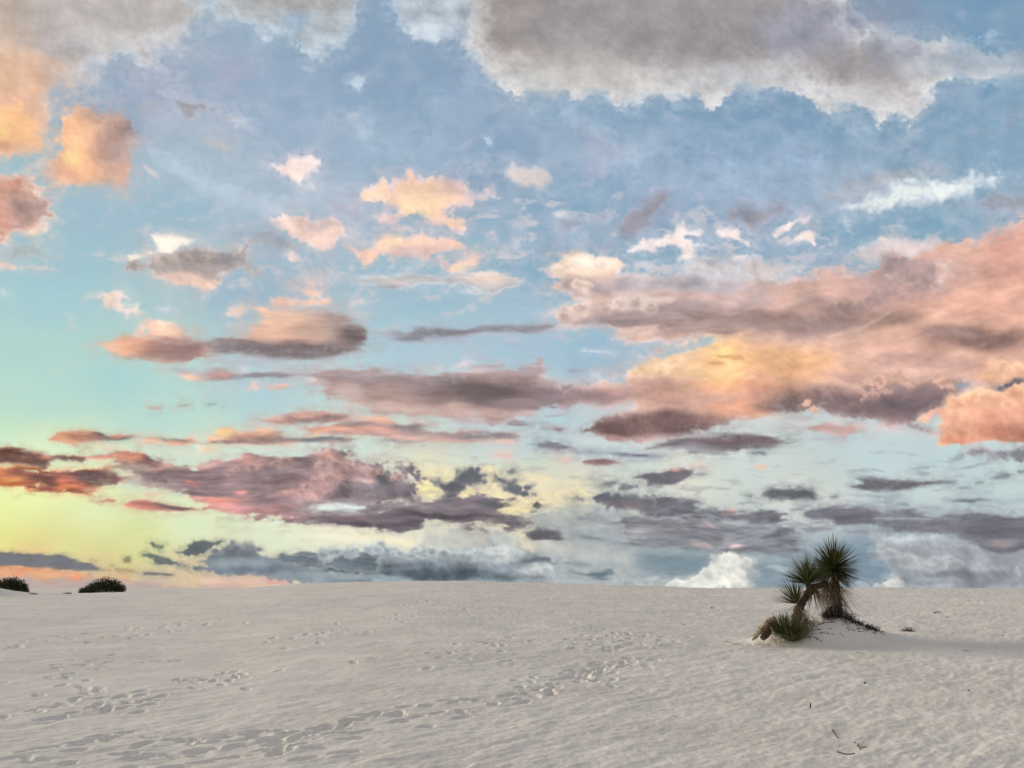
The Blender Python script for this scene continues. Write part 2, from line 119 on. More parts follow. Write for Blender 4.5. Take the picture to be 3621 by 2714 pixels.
([(1469.6,574.9),(1502.8,556.4),(1539.6,563.8),(1565.4,552.8),(1594.9,545.4),(1609.6,552.8),(1631.7,549.1),(1653.8,560.1),(1712.8,563.8),(1749.7,578.5),(1676,611.7),(1565.4,626.5),(1491.7,597)],(212,204,208),(196,202,212),12,9,16,0.9,0.1,'i',[(1602.2,556.4,22.1,7.4,(240,224,218),0.8),(1528.5,589.6,55.3,7.4,(240,220,214),0.7),(1583.8,574.9,29.5,9.2,(188,186,194),0.7),(1639.1,585.9,44.2,14.7,(236,212,200),0.7)],None),
([(215.6,642.6),(235.8,639),(243.2,626.1),(265.3,631.6),(280.1,646.3),(265.3,650),(272.7,661.1),(294.8,662.9),(305.9,679.5),(302.2,690.5),(283.7,683.2),(272.7,685),(257.9,675.8),(239.5,668.4),(221.1,666.6)],(245,222,206),(222,214,212),6,7,8,0.95,0.06,'i',[],None),
([(337.2,666.6),(361.1,661.1),(368.5,653.7),(390.6,659.2),(398,675.8),(383.2,681.3),(361.1,674),(342.7,675.1)],(205,206,206),(190,202,210),8,6,12,0.8,0.06,'i',[],None),
([(0,627.9),(5.5,624.2),(14.7,633.4),(7.4,639)],(205,220,222),(205,220,222),4,3,6,0.8,0.04,'i',[],None),
([(433,642.6),(440.4,639),(445.9,644.5),(438.5,648.2)],(222,218,218),(222,218,218),4,2,5,0.7,0.04,'i',[],None),
([(486.4,679.5),(497.5,661.1),(519.6,655.5),(541.7,662.9),(534.3,679.5),(508.5,688.7),(490.1,685)],(232,206,192),(212,204,204),8,5,10,0.95,0.05,'i',[],None),
([(626.5,627.9),(641.2,620.5),(674.4,622.4),(692.8,633.4),(692.8,646.3),(670.7,646.3),(648.6,635.3)],(246,206,184),(225,208,204),6,5,8,0.95,0.05,'i',[],None),
([(659.6,605.8),(685.4,602.1),(696.5,613.2),(678,620.5),(659.6,615)],(240,206,190),(240,206,190),6,4,8,0.9,0.05,'i',[],None),
([(652.2,580),(711.2,580),(714.9,605.8),(689.1,620.5),(663.3,602.1)],(196,194,202),(196,194,202),6,9,18,0.7,0.06,'i',[],None),
([(585.9,646.3),(608,639),(655.9,642.6),(711.2,648.2),(718.6,655.5),(692.8,664.8),(626.5,668.4),(597,666.6),(585.9,657.4)],(240,202,182),(226,204,196),8,5,10,0.97,0.06,'i',[],None),
([(733.3,661.1),(766.5,642.6),(794.1,642.6),(794.1,657.4),(755.4,668.4)],(222,206,204),(200,202,208),8,6,12,0.8,0.06,'i',[],None),
([(534.3,701.6),(567.5,690.5),(545.4,666.6),(589.6,666.6),(644.9,668.4),(700.1,672.1),(740.7,679.5),(770.2,697.9),(788.6,709),(796,727.4),(788.6,745.8),(755.4,760.6),(718.6,775.3),(663.3,780.8),(589.6,779),(534.3,771.6),(497.5,764.2),(442.2,771.6),(423.8,756.9),(412.7,742.1),(442.2,736.6),(493.8,731.1),(530.6,727.4),(508.5,720),(538,716.3)],(206,168,150),(190,170,166),18,4,17,0.98,0.06,'s',[(608,690.5,70,22.1,(246,202,176),1),(574.9,675.8,44.2,11.1,(248,206,182),0.9),(552.8,716.3,44.2,9.2,(240,190,168),0.8),(608,727.4,59,14.7,(230,184,160),0.8),(729.6,709,40.5,29.5,(172,150,145),1),(626.5,758.7,132.7,18.4,(130,114,120),1),(770.2,734.8,36.9,25.8,(130,114,118),1),(678,712.7,33.2,18.4,(200,168,152),0.8),(497.5,749.5,73.7,11.1,(146,130,138),0.9)],None),
([(302.2,727.4),(316.9,716.3),(294.8,707.1),(302.2,694.2),(324.3,686.9),(346.4,694.2),(375.9,697.9),(390.6,712.7),(409,731.1),(405.3,738.5),(331.6,738.5),(302.2,738.5)],(250,206,182),(230,206,192),8,4,10,0.98,0.04,'i',[(390.6,720,22.1,14.7,(220,180,164),0.7)],None),
([(211.9,744),(235.8,738.5),(265.3,727.4),(294.8,725.6),(353.8,727.4),(398,731.1),(434.8,736.6),(449.6,756.9),(434.8,771.6),(405.3,782.7),(368.5,788.2),(331.6,784.5),(287.4,777.1),(250.6,771.6),(235.8,760.6),(221.1,753.2)],(206,154,138),(222,178,158),12,4,11,1,0.07,'s',[(265.3,745.8,40.5,14.7,(250,192,160),1),(331.6,734.8,44.2,7.4,(232,178,156),0.9),(305.9,742.1,22.1,14.7,(236,182,156),0.7),(390.6,753.2,44.2,22.1,(160,132,134),1),(313.2,775.3,55.3,7.4,(176,150,136),0.9),(368.5,771.6,51.6,11.1,(168,138,134),0.6)],None),
([(497.5,731.1),(523.3,725.6),(534.3,731.1),(508.5,734.8)],(220,190,180),(220,190,180),6,3,8,0.8,0.05,'i',[],None),
([(471.7,771.6),(552.8,775.3),(626.5,786.4),(700.1,779),(681.7,793.7),(552.8,795.6),(479.1,790)],(186,190,202),(186,190,202),8,6,20,0.6,0.06,'s',[],None),
([(379.6,797.4),(398,797.4),(420.1,802.9),(456.9,795.6),(475.4,795.6),(501.2,802.9),(552.8,804.8),(626.5,802.9),(737,804.8),(796,801.1),(796,834.3),(718.6,834.3),(663.3,834.3),(674.4,821.4),(589.6,817.7),(508.5,819.5),(479.1,825.1),(434.8,823.9),(398,821.4),(386.9,812.2)],(170,160,168),(190,184,190),9,4,11,0.97,0.07,'s',[(412.7,812.2,25.8,9.2,(248,198,174),1),(475.4,810.3,29.5,12.9,(206,164,152),1),(552.8,812.9,66.3,6.6,(146,138,150),0.9),(674.4,826.9,14.7,5.2,(238,204,190),0.9)],None),
([(523.3,797.4),(530.6,795.6),(534.3,802.9),(525.1,804.8)],(235,220,215),(235,220,215),4,2,5,0.8,0.04,'i',[],None),
([(525.1,841.6),(539.9,834.3),(545.4,823.2),(556.4,825.1),(562,843.5),(552.8,849),(538,845.3)],(240,206,192),(216,206,206),5,3,7,0.9,0.04,'i',[],None),
([(571.2,832.4),(589.6,830.6),(611.7,828.7),(628.3,832.4),(615.4,839.8),(593.3,844.6),(574.9,839.8)],(234,194,178),(214,196,194),5,3,7,0.95,0.05,'s',[],None),
([(681.4,807.5),(733,800.2),(799.3,797.6),(854.6,800.2),(887.8,803.8),(954.1,804.9),(1009.4,800.2),(1057.3,794.6),(1105.2,799),(1138.3,790.9),(1167.8,781.7),(1186.3,798.3),(1175.2,813),(1208.4,824.1),(1248.9,827.8),(1307.9,827.8),(1388.9,831.5),(1433.2,849.9),(1359.5,875.7),(1285.8,881.2),(1256.3,868.3),(1241.5,879.4),(1175.2,883.1),(1156.8,894.1),(1101.5,908.9),(1064.7,923.6),(1009.4,916.2),(939.4,901.5),(887.8,894.1),(806.7,890.4),(751.4,868.3),(703.5,857.3)],(176,150,148),(196,172,172),16,7,14,0.98,0.07,'s',[(799.3,813,88.4,11.1,(168,154,160),0.8),(1046.2,849.9,121.6,29.5,(118,102,106),1),(1083.1,816.7,55.3,11.1,(178,150,148),0.8),(825.1,861,95.8,18.4,(186,156,150),0.9),(954.1,890.4,117.9,12.9,(202,170,162),1),(854.6,879.4,73.7,11.1,(206,176,166),0.8),(1230.5,853.6,73.7,16.6,(148,128,138),1),(755.1,849.9,29.5,22.1,(206,184,178),0.8),(1027.8,802,51.6,5.2,(210,188,184),0.8),(917.2,827.8,55.3,14.7,(158,140,144),0.7),(1131,872,73.7,11.1,(152,130,136),0.9),(1138.3,798.3,33.2,11.1,(166,156,166),0.8)],None),
([(976.2,792.8),(998.3,779.9),(1024.1,778),(1029.6,783.6),(1013.1,790.9),(991,796.5)],(222,208,208),(205,208,216),5,3,8,0.8,0.05,'i',[],None),
([(909.9,802),(932,789.1),(954.1,794.6),(954.1,803.8)],(206,198,204),(206,198,204),5,4,10,0.8,0.05,'i',[],None),
([(1164.1,809.4),(1182.6,811.2),(1186.3,818.6),(1167.8,816.7)],(220,206,206),(220,206,206),5,3,6,0.8,0.05,'i',[],None),
([(1226.8,800.2),(1263.6,800.2),(1260,806.4),(1234.2,807.5)],(160,164,178),(160,164,178),5,3,7,0.8,0.05,'s',[],None),
([(1260,758.5),(1296.8,757.8),(1326.3,761.5),(1318.9,765.9),(1293.1,763.3)],(222,220,224),(222,220,224),5,2,5,0.85,0.03,'i',[],None),
([(1274.7,820.4),(1282.1,809.4),(1307.9,813),(1300.5,822.3)],(205,204,212),(205,204,212),5,5,10,0.7,0.06,'i',[],None),
([(1307.9,803.8),(1359.5,800.2),(1352.1,813),(1315.2,813)],(188,180,190),(188,180,190),5,5,12,0.7,0.06,'i',[],None),
([(1366.8,768.8),(1381.6,767),(1407.4,772.5),(1407.4,790.9),(1388.9,787.3),(1377.9,776.2)],(214,202,206),(190,196,210),6,5,10,0.8,0.06,'i',[],None),
([(814.1,717.2),(880.4,715.4),(909.9,704.3),(954.1,706.2),(1002,711.7),(1064.7,700.7),(1123.6,704.3),(1175.2,695.1),(1219.4,700.7),(1212,713.6),(1167.8,724.6),(1101.5,724.6),(1035.2,728.3),(961.5,743),(909.9,744.9),(862,739.4),(828.8,728.3)],(148,142,154),(176,178,190),12,5,13,0.9,0.06,'s',[(946.7,715.4,73.7,7.4,(138,130,140),0.9),(1064.7,713.6,55.3,7.4,(150,146,158),0.7),(1138.3,706.2,44.2,7.4,(166,156,162),0.7)],None),
([(549.1,906.1),(574.9,904.3),(626.5,893.2),(652.2,887.7),(700.1,889.5),(759.1,895.1),(755.4,906.1),(733.3,913.5),(700.1,917.2),(648.6,919),(604.3,920.9),(567.5,913.5)],(192,148,140),(206,168,158),7,3,9,0.98,0.08,'s',[(582.2,908,22.1,5.2,(226,176,158),0.9),(681.7,906.1,55.3,7.4,(150,128,134),1),(644.9,893.2,29.5,4.4,(214,168,154),0.8)],None),
([(667,930.1),(681.7,920.9),(718.6,922.7),(766.5,915.3),(796,911.6),(796,944.8),(755.4,943),(700.1,937.4)],(218,170,152),(210,176,164),7,3,10,0.95,0.08,'s',[],None),
([(659.3,925.4),(710.9,923.6),(733,912.5),(777.2,908.9),(799.3,899.6),(828.8,897.8),(854.6,908.9),(862,916.2),(906.2,914.4),(939.4,919.9),(917.2,927.3),(939.4,934.7),(991,932.8),(1046.2,932.8),(1108.9,934.7),(1131,945.7),(1101.5,953.1),(1049.9,956.8),(1020.4,961.2),(961.5,960.5),(924.6,958.6),(873,956.8),(825.1,947.6),(769.9,943.9),(733,942),(674,938.3)],(182,154,152),(202,170,160),8,4,10,0.97,0.09,'s',[(814.1,908.9,44.2,9.2,(240,188,166),1),(710.9,931,51.6,6.6,(240,182,158),1),(814.1,934.7,44.2,7.4,(226,174,156),0.9),(891.5,921.8,40.5,5.9,(144,134,146),0.9),(755.1,923.6,22.1,5.2,(158,138,142),0.8),(887.8,943.9,44.2,5.9,(222,178,164),0.9),(1057.3,943.9,66.3,8.1,(140,130,142),1),(976.2,953.1,59,5.9,(208,170,160),0.9),(968.8,938.3,51.6,5.9,(166,146,150),0.7)],None),
([(1038.9,956.8),(1083.1,949.4),(1123.6,953.1),(1112.6,960.5),(1064.7,963.4)],(230,198,188),(230,198,188),5,3,8,0.9,0.05,'s',[],None),
([(674,949.4),(733,943.9),(762.5,949.4),(758.8,956.8),(710.9,958.6)],(146,140,152),(146,140,152),5,4,9,0.85,0.05,'s',[],None),
([(806.7,947.6),(873,953.1),(917.2,956.8),(880.4,959.7),(821.4,954.9)],(168,162,172),(168,162,172),5,4,9,0.8,0.05,'s',[],None),
([(1123.6,956.8),(1167.8,954.9),(1212,960.5),(1234.2,967.1),(1219.4,973.3),(1175.2,971.5),(1138.3,966)],(144,142,156),(170,176,188),5,4,9,0.9,0.06,'s',[],None),
([(1049.9,985.5),(1072,980.7),(1101.5,981.8),(1116.2,988.1),(1101.5,993.6),(1064.7,992.9)],(232,180,168),(226,200,194),5,3,6,0.95,0.04,'s',[],None),
([(1075.7,973.3),(1105.2,973.3),(1107,980.7),(1079.4,978.9)],(216,200,198),(216,200,198),5,3,7,0.7,0.04,'s',[],None),
([(1213.9,991.8),(1223.1,989.2),(1236,993.6),(1230.5,999.1),(1217.6,998)],(226,196,188),(226,196,188),4,3,6,0.8,0.04,'i',[],None),
([(1250.7,999.1),(1274.7,993.6),(1307.9,991),(1330,995.5),(1348.4,1002.8),(1322.6,1005.4),(1285.8,1006.5)],(150,122,126),(176,150,154),5,3,5,1,0.05,'s',[],None),
([(1248.9,984.4),(1241.5,977),(1285.8,973.3),(1322.6,977),(1359.5,978.9),(1403.7,988.1),(1374.2,989.2),(1337.3,988.1),(1307.9,982.6),(1278.4,981.8)],(140,140,152),(170,176,188),4,4,7,0.9,0.06,'s',[],None),
([(1094.1,912.5),(1131,910.7),(1160.5,918.1),(1156.8,927.3),(1123.6,925.4),(1101.5,919.9)],(160,146,154),(160,146,154),5,4,9,0.85,0.07,'s',[],None),
([(1186.3,923.6),(1204.7,921.8),(1223.1,925.4),(1212,936.5),(1197.3,934.7)],(160,142,148),(190,176,178),5,3,7,0.9,0.05,'s',[],None),
([(1175.2,899.6),(1226.8,893.4),(1212,899.6),(1182.6,904.4)],(168,172,184),(168,172,184),4,3,6,0.8,0.05,'s',[],None),
([(1167.8,923.6),(1189.9,925.4),(1189.9,932.8),(1167.8,929.1)],(176,168,176),(176,168,176),4,3,8,0.7,0.05,'s',[],None),
([(1002,919.9),(1020.4,914.4),(1049.9,918.1),(1046.2,925.4),(1013.1,927.3)],(190,196,206),(190,196,206),5,4,9,0.6,0.05,'i',[],None),
([(320.6,880.3),(346.4,877.7),(353.8,884),(331.6,888.8),(324.3,885.1)],(200,180,170),(200,180,170),4,3,6,0.85,0.06,'s',[],None),
([(379.6,880.3),(390.6,874.1),(412.7,873),(414.6,876.6),(390.6,882.9)],(196,176,170),(196,176,170),4,3,6,0.85,0.06,'s',[],None),
([(438.5,874.8),(449.6,868.2),(468,869.3),(471.7,874.8),(486.4,875.9),(482.7,880.3),(449.6,878.5)],(212,182,170),(176,186,186),4,3,6,0.85,0.06,'s',[],None),
([(530.6,906.1),(552.8,905),(552.8,908),(530.6,908.7)],(186,196,200),(186,196,200),4,2,6,0.6,0.03,'s',[],None),
([(104.9,952.7),(123,936.5),(152,932.8),(188.1,929.9),(213.5,934.6),(231.6,943.7),(253.3,940.1),(289.4,940.1),(311.1,945.5),(296.7,950.9),(253.3,954.5),(224.3,953.8),(188.1,957.4),(159.2,961.8),(130.2,958.2)],(206,150,128),(222,168,146),6,3,6,1,0.1,'s',[(130.2,949.1,25.3,9,(246,180,146),1),(159.2,958.2,21.7,4.3,(244,186,150),0.9),(213.5,941.9,21.7,8.7,(132,106,108),1),(260.5,947.3,43.4,5.8,(140,128,128),1),(180.9,947.3,28.9,6.5,(186,132,118),0.8),(180.9,932.8,21.7,2.9,(226,156,132),0.8)],None),
([(300.3,950.9),(325.6,943),(343.7,945.5),(361.8,950.9),(390.7,950.9),(416.1,943),(423.3,954.5),(401.6,964.7),(369,963.6),(347.3,960),(325.6,962.5),(311.1,958.2)],(228,178,154),(232,194,170),5,3,6,1,0.08,'s',[(361.8,951.6,43.4,3.3,(150,132,130),0.9),(325.6,950.9,18.1,3.6,(220,170,146),0.8)],None),
([(412.5,958.2),(448.6,958.2),(452.2,945.5),(470.3,940.1),(468.5,931),(484.8,924.9),(506.5,926.3),(517.4,932.8),(546.3,931),(560.8,924.9),(586.1,928.5),(607.8,932.8),(615.1,943.7),(636.8,945.5),(669.3,943.7),(687.4,940.1),(723.6,945.5),(763.4,949.1),(759.8,956.4),(687.4,958.2),(644,956.4),(615.1,961.8),(564.4,962.5),(524.6,960),(495.7,962.5),(452.2,962.5)],(206,160,142),(226,180,158),6,3,6,1,0.1,'s',[(488.4,934.6,21.7,10.9,(255,212,154),1),(564.4,932.8,21.7,8,(246,192,158),1),(466.7,947.3,21.7,6.5,(240,184,154),0.9),(535.5,943.7,18.1,7.2,(222,168,146),0.8),(586.1,949.1,36.2,8,(166,138,134),0.9),(506.5,958.2,79.6,3.6,(160,132,132),0.9),(687.4,950.9,72.4,6.5,(138,140,150),1),(615.1,940.1,18.1,6.5,(196,154,142),0.8)],None),
([(421.5,967.2),(452.2,961.8),(481.2,965.4),(474,976.2),(448.6,983.5),(430.5,979.9)],(242,208,176),(226,220,196),6,4,9,0.85,0.05,'i',[],None),
([(209.8,963.6),(267.7,967.2),(303.9,979.9),(253.3,979.9),(217.1,974.4)],(236,212,186),(236,212,186),6,4,16,0.6,0.05,'s',[],None),
([(361.8,972.6),(484.8,978.1),(470.3,987.1),(379.9,981.7)],(222,214,196),(222,214,196),6,4,16,0.5,0.05,'s',[],None),
([(542.7,972.6),(578.9,969.7),(586.1,976.2),(564.4,980.6)],(222,208,196),(222,208,196),6,4,10,0.6,0.05,'i',[],None),
([(173.7,985.3),(202.6,981.7),(231.6,979.9),(267.7,978.1),(300.3,980.6),(314.8,988.9),(332.9,990.7),(354.6,990),(383.5,1001.6),(426.9,1010.6),(448.6,1001.6),(452.2,994.3),(481.2,992.5),(521,990.7),(535.5,981.7),(564.4,988.9),(615.1,988.9),(636.8,982.8),(669.3,983.5),(687.4,976.2),(716.4,977),(745.3,983.5),(752.5,994.3),(806.8,1005.2),(832.1,1102.9),(817.7,1135.4),(770.6,1139.1),(709.1,1135.4),(615.1,1126.4),(593.4,1119.2),(513.8,1115.5),(470.3,1111.9),(434.2,1102.9),(448.6,1092),(416.1,1081.2),(408.8,1073.9),(361.8,1063.1),(311.1,1050.4),(253.3,1041.4),(249.6,1030.5),(282.2,1019.7),(231.6,1012.4),(296.7,1007),(253.3,1003.4),(217.1,994.3)],(158,132,138),(188,152,150),9,9,8,1,0.17,'s',[(275,990.7,36.2,10.1,(246,164,132),1),(238.8,987.1,43.4,8,(236,166,142),0.9),(314.8,994.3,18.1,8,(142,110,114),1),(361.8,998,32.6,5.8,(206,152,140),0.9),(325.6,1012.4,36.2,4.3,(216,162,144),0.8),(383.5,1019.7,72.4,8.7,(138,114,122),0.9),(452.2,1005.2,21.7,7.2,(216,164,154),0.9),(524.6,994.3,43.4,10.9,(204,156,150),0.9),(423.3,1045,16.3,5.1,(240,150,132),1),(513.8,1063.1,10.9,5.1,(232,158,150),0.9),(474,1092,47,13,(232,160,148),1),(542.7,1099.3,72.4,10.9,(196,146,146),0.9),(662.1,979.9,57.9,5.8,(214,166,156),0.9),(723.6,987.1,21.7,5.8,(220,172,160),0.8),(615.1,1023.3,90.5,18.1,(142,122,132),0.9),(777.9,1012.4,21.7,10.9,(222,178,168),0.8),(709.1,1045,50.7,21.7,(190,150,150),0.9),(651.2,1073.9,47,7.2,(216,166,160),0.8),(777.9,1059.5,43.4,21.7,(136,118,130),1),(513.8,1048.6,108.5,7.2,(150,124,134),0.8),(687.4,1128.2,90.5,7.2,(128,110,124),1),(615.1,1121,43.4,5.1,(170,128,134),0.8),(455.9,1077.6,43.4,3.6,(240,160,144),0.9),(777.9,1117.4,43.4,14.5,(132,120,132),0.9),(597,1088.4,72.4,7.2,(166,138,146),0.8)],None),
([(665.7,1099.3),(709.1,1090.2),(741.7,1092),(788.7,1095.6),(785.1,1106.5),(759.8,1111.9),(727.2,1102.9),(687.4,1104.7)],(222,232,228),(190,196,200),5,5,7,0.95,0.03,'s',[],None),
([(303.9,1028.7),(325.6,1028.7),(361.8,1030.5),(383.5,1037.8),(376.3,1054),(354.6,1055.8),(325.6,1045),(307.5,1041.4)],(126,108,116),(150,130,136),5,6,7,0.9,0.08,'i',[],None),
([(253.3,1039.6),(275,1028.7),(307.5,1030.5),(314.8,1045),(282.2,1048.6),(260.5,1045)],(176,168,160),(176,168,160),5,7,9,0.7,0.08,'i',[],None),
([(249.6,1045),(289.4,1045),(325.6,1059.5),(398,1066.7),(390.7,1072.1),(325.6,1066.7),(275,1059.5)],(206,222,198),(206,222,198),5,7,10,0.7,0.04,'s',[],None),
([(296.7,1064.9),(343.7,1066),(354.6,1072.1),(311.1,1071)],(234,200,176),(234,200,176),5,3,6,0.8,0.04,'s',[],None),
([(-298.5,979.2),(21.7,968.3),(39.8,972.6),(72.4,978.1),(108.5,983.5),(137.5,981.7),(170,985.3),(184.5,994.3),(177.3,1001.6),(152,999.8),(123,996.1),(108.5,1005.2),(97.7,1016),(43.4,1008.8),(-372.5,989.6)],(120,90,88),(176,130,120),5,4,6,0.97,0.13,'s',[(14.5,983.5,36.2,8,(112,76,72),0.9),(21.7,970.8,21.7,2.9,(206,150,124),0.8),(101.3,988.9,14.5,3.6,(226,140,122),0.8),(152,994.3,43.4,6.5,(134,122,120),0.8),(72.4,1008.8,43.4,4.3,(150,140,132),0.6)],None),
([(-298.5,1020.4),(21.7,1005.2),(65.1,1012.4),(94.1,1023.3),(144.7,1010.6),(188.1,1008.8),(224.3,1010.6),(253.3,1019.7),(260.5,1037.8),(249.6,1045),(224.3,1052.2),(246,1054),(238.8,1059.5),(217.1,1063.1),(202.6,1066.7),(213.5,1077.6),(195.4,1073.9),(144.7,1063.1),(108.5,1059.5),(72.4,1058.7),(36.2,1054),(-298.5,1033.4)],(156,98,92),(226,140,110),6,8,6,1,0.2,'s',[(18.1,1012.4,47,7.2,(238,150,98),1),(7.2,1041.4,43.4,5.8,(246,172,110),1),(57.9,1019.7,28.9,5.1,(146,88,84),0.9),(39.8,1048.6,43.4,4.3,(216,126,92),0.9),(101.3,1037.8,28.9,14.5,(130,92,94),0.9),(159.2,1041.4,32.6,14.5,(236,138,108),1),(173.7,1034.1,14.5,7.2,(244,158,126),0.9),(144.7,1055.8,21.7,5.8,(250,150,112),0.9),(202.6,1030.5,47,14.5,(122,96,104),1),(162.8,1010.6,21.7,2.9,(196,130,120),0.8),(86.8,1052.2,21.7,5.8,(166,104,92),0.9),(231.6,1045,21.7,7.2,(134,108,112),0.9),(180.9,1063.1,21.7,5.8,(224,140,116),0.8),(-36.2,1030.5,54.3,21.7,(228,140,92),0.7)],None),
([(202.6,1072.1),(224.3,1068.5),(217.1,1083),(202.6,1081.2)],(196,182,164),(196,182,164),4,4,7,0.7,0.06,'i',[],None),
([(213.5,1083),(231.6,1077.6),(249.6,1083),(242.4,1086.6),(220.7,1086.6)],(206,140,126),(206,140,126),4,2,5,0.95,0.06,'s',[],None),
([(269.5,1092),(285.8,1084.8),(318.4,1083),(336.5,1087.7),(369,1092),(405.2,1097.5),(430.5,1102.2),(408.8,1105.1),(361.8,1105.8),(325.6,1105.1),(289.4,1101.1)],(186,130,124),(214,152,140),5,3,5,1,0.08,'s',[(289.4,1092,18.1,5.8,(238,164,144),1),(325.6,1099.3,21.7,4.3,(232,152,134),0.9),(347.3,1093.8,18.1,5.8,(150,112,116),0.9),(383.5,1101.1,39.8,3.6,(128,108,118),1)],None),
([(672,1131.8),(889.1,1139.1),(925.3,1146.3),(918,1175.2),(903.6,1193.3),(852.9,1189.7),(780.5,1175.2),(672,1193.3)],(232,228,206),(232,228,206),5,6,26,0.5,0.03,'s',[],None),
([(726.3,1144.5),(816.7,1155.3),(896.3,1168),(892.7,1186.1),(834.8,1175.2),(780.5,1160.8)],(248,236,202),(248,236,202),5,3,12,0.7,0.03,'s',[],None),
([(578.9,1151.7),(687.4,1153.5),(759.8,1162.6),(796,1146.3),(800.3,1175.2),(687.4,1166.2)],(246,238,208),(246,238,208),5,3,14,0.6,0.03,'s',[],None),
([(896.3,1001.6),(947,1012.4),(997.6,1010.6),(1055.5,1008.8),(1098.9,1023.3),(1178.5,1030.5),(1250.9,1045),(1287.1,1066.7),(1269,1092),(1178.5,1095.6),(1106.2,1117.4),(1077.2,1110.1),(925.3,1088.4),(896.3,1077.6)],(244,228,184),(244,228,184),5,8,24,0.9,0.03,'s',[(932.5,1059.5,32.6,18.1,(255,238,172),1),(1008.5,1066.7,21.7,5.8,(255,234,160),0.9),(1106.2,1102.9,32.6,7.2,(255,232,160),0.9),(1178.5,1055.8,57.9,10.9,(232,222,196),0.8),(925.3,1016,21.7,7.2,(244,232,196),0.6)],None),
([(903.6,1160.8),(925.3,1139.1),(997.6,1131.8),(1055.5,1139.1),(1106.2,1153.5),(1127.9,1196.9),(997.6,1196.9),(903.6,1196.9)],(196,198,190),(216,214,200),10,8,14,0.85,0.07,'i',[(939.7,1149.9,21.7,10.9,(224,218,200),0.8),(1088.1,1171.6,21.7,21.7,(176,184,184),0.8),(1015.7,1160.8,18.1,14.5,(206,204,194),0.6)],None),
([(650.3,979.9),(693.7,975.5),(719,974.4),(748,985.3),(744.4,994.3),(766.1,990.7),(791.4,994.3),(816.7,1005.2),(831.2,1012.4),(852.9,998),(874.6,1001.6),(896.3,1012.4),(899.9,1030.5),(910.8,1041.4),(889.1,1037.8),(903.6,1059.5),(896.3,1073.9),(907.2,1088.4),(889.1,1092),(831.2,1088.4),(773.3,1088.4),(715.4,1083),(650.3,1088.4)],(134,122,132),(160,148,154),8,11,8,1,0.16,'i',[(700.9,987.1,32.6,8.7,(216,162,150),1),(733.5,1005.2,25.3,10.9,(206,162,156),0.9),(693.7,1023.3,43.4,10.9,(186,150,150),0.9),(686.5,1045,21.7,18.1,(170,134,140),0.8),(682.9,1077.6,28.9,5.1,(200,146,148),0.9),(827.6,1026.9,32.6,21.7,(116,112,124),0.9),(787.8,1037.8,21.7,10.9,(150,136,146),0.8),(874.6,1066.7,39.8,14.5,(122,112,124),0.9),(791.4,1034.1,8,4.3,(226,186,180),0.9),(762.5,1070.3,72.4,10.9,(132,112,122),0.8)],(650,737)),
([(827.6,1010.6),(852.9,1008.8),(874.6,1023.3),(867.4,1030.5),(842,1023.3)],(214,218,196),(214,218,196),5,5,7,0.8,0.03,'i',[],None),
([(932.5,1043.2),(950.6,1032.3),(961.4,1045),(975.9,1037.8),(979.5,1028.7),(990.4,1017.9),(1012.1,1014.2),(1033.8,1011.7),(1044.7,1023.3),(1066.4,1021.5),(1062.7,1030.5),(1048.3,1034.1),(1066.4,1041.4),(1055.5,1048.6),(1030.2,1048.6),(1012.1,1055.8),(997.6,1063.1),(990.4,1077.6),(972.3,1088.4),(947,1088.4),(961.4,1063.1),(947,1054)],(114,116,128),(140,142,150),5,5,6,1,0.08,'i',[],None),
([(1091.7,1019.7),(1106.2,1016),(1113.4,1023.3),(1098.9,1028.7)],(132,134,144),(132,134,144),4,4,6,0.85,0.05,'i',[],None),
([(1066.4,1021.5),(1080.8,1030.5),(1098.9,1037.8),(1109.8,1034.1),(1124.2,1048.6),(1142.3,1048.6),(1160.4,1048.6),(1146,1059.5),(1131.5,1059.5),(1146,1066.7),(1142.3,1073.9),(1113.4,1075.7),(1088.1,1063.1),(1091.7,1048.6),(1073.6,1041.4)],(116,118,130),(140,142,150),5,5,6,1,0.07,'i',[],None),
([(889.1,1088.4),(925.3,1083),(975.9,1073.9),(1004.9,1073.9),(1033.8,1064.9),(1066.4,1073.9),(1091.7,1081.2),(1113.4,1081.2),(1098.9,1095.6),(1077.2,1106.5),(1098.9,1117.4),(1153.2,1122.8),(1149.6,1139.1),(1120.6,1144.5),(1062.7,1139.1),(1019.3,1135.4),(972.3,1128.2),(925.3,1124.6),(910.8,1135.4),(903.6,1148.1),(889.1,1149.9),(852.9,1148.1),(816.7,1144.5),(780.5,1139.1),(715.4,1131.8),(650.3,1131.8),(650.3,1106.5),(693.7,1106.5),(744.4,1110.1),(787.8,1111.9),(802.2,1095.6),(852.9,1092)],(130,118,130),(150,138,148),7,8,7,1,0.14,'s',[(947,1117.4,144.7,5.8,(108,96,108),0.9),(1026.6,1088.4,47,14.5,(142,126,136),0.8),(1080.8,1088.4,32.6,10.9,(108,108,122),0.9),(925.3,1095.6,43.4,8.7,(142,130,140),0.8),(816.7,1135.4,94.1,5.8,(112,100,112),1),(726.3,1124.6,72.4,4.3,(136,110,122),0.8),(1124.2,1128.2,32.6,8.7,(126,116,130),0.8),(852.9,1099.3,36.2,5.8,(150,138,146),0.7),(1051.9,1128.2,43.4,5.8,(108,94,108),0.8)],(650,730)),
([(650.3,1093.8),(693.7,1088.4),(737.1,1090.2),(791.4,1093.8),(784.2,1102.9),(769.7,1106.5),(737.1,1102.9),(672,1104.7)],(224,232,224),(196,200,200),4,5,7,0.95,0.03,'s',[],None),
([(999.4,1142.7),(1012.1,1137.3),(1024.8,1142.7),(1019.3,1149.2),(1006.7,1148.1)],(140,120,128),(140,120,128),4,3,6,0.9,0.05,'i',[],None),
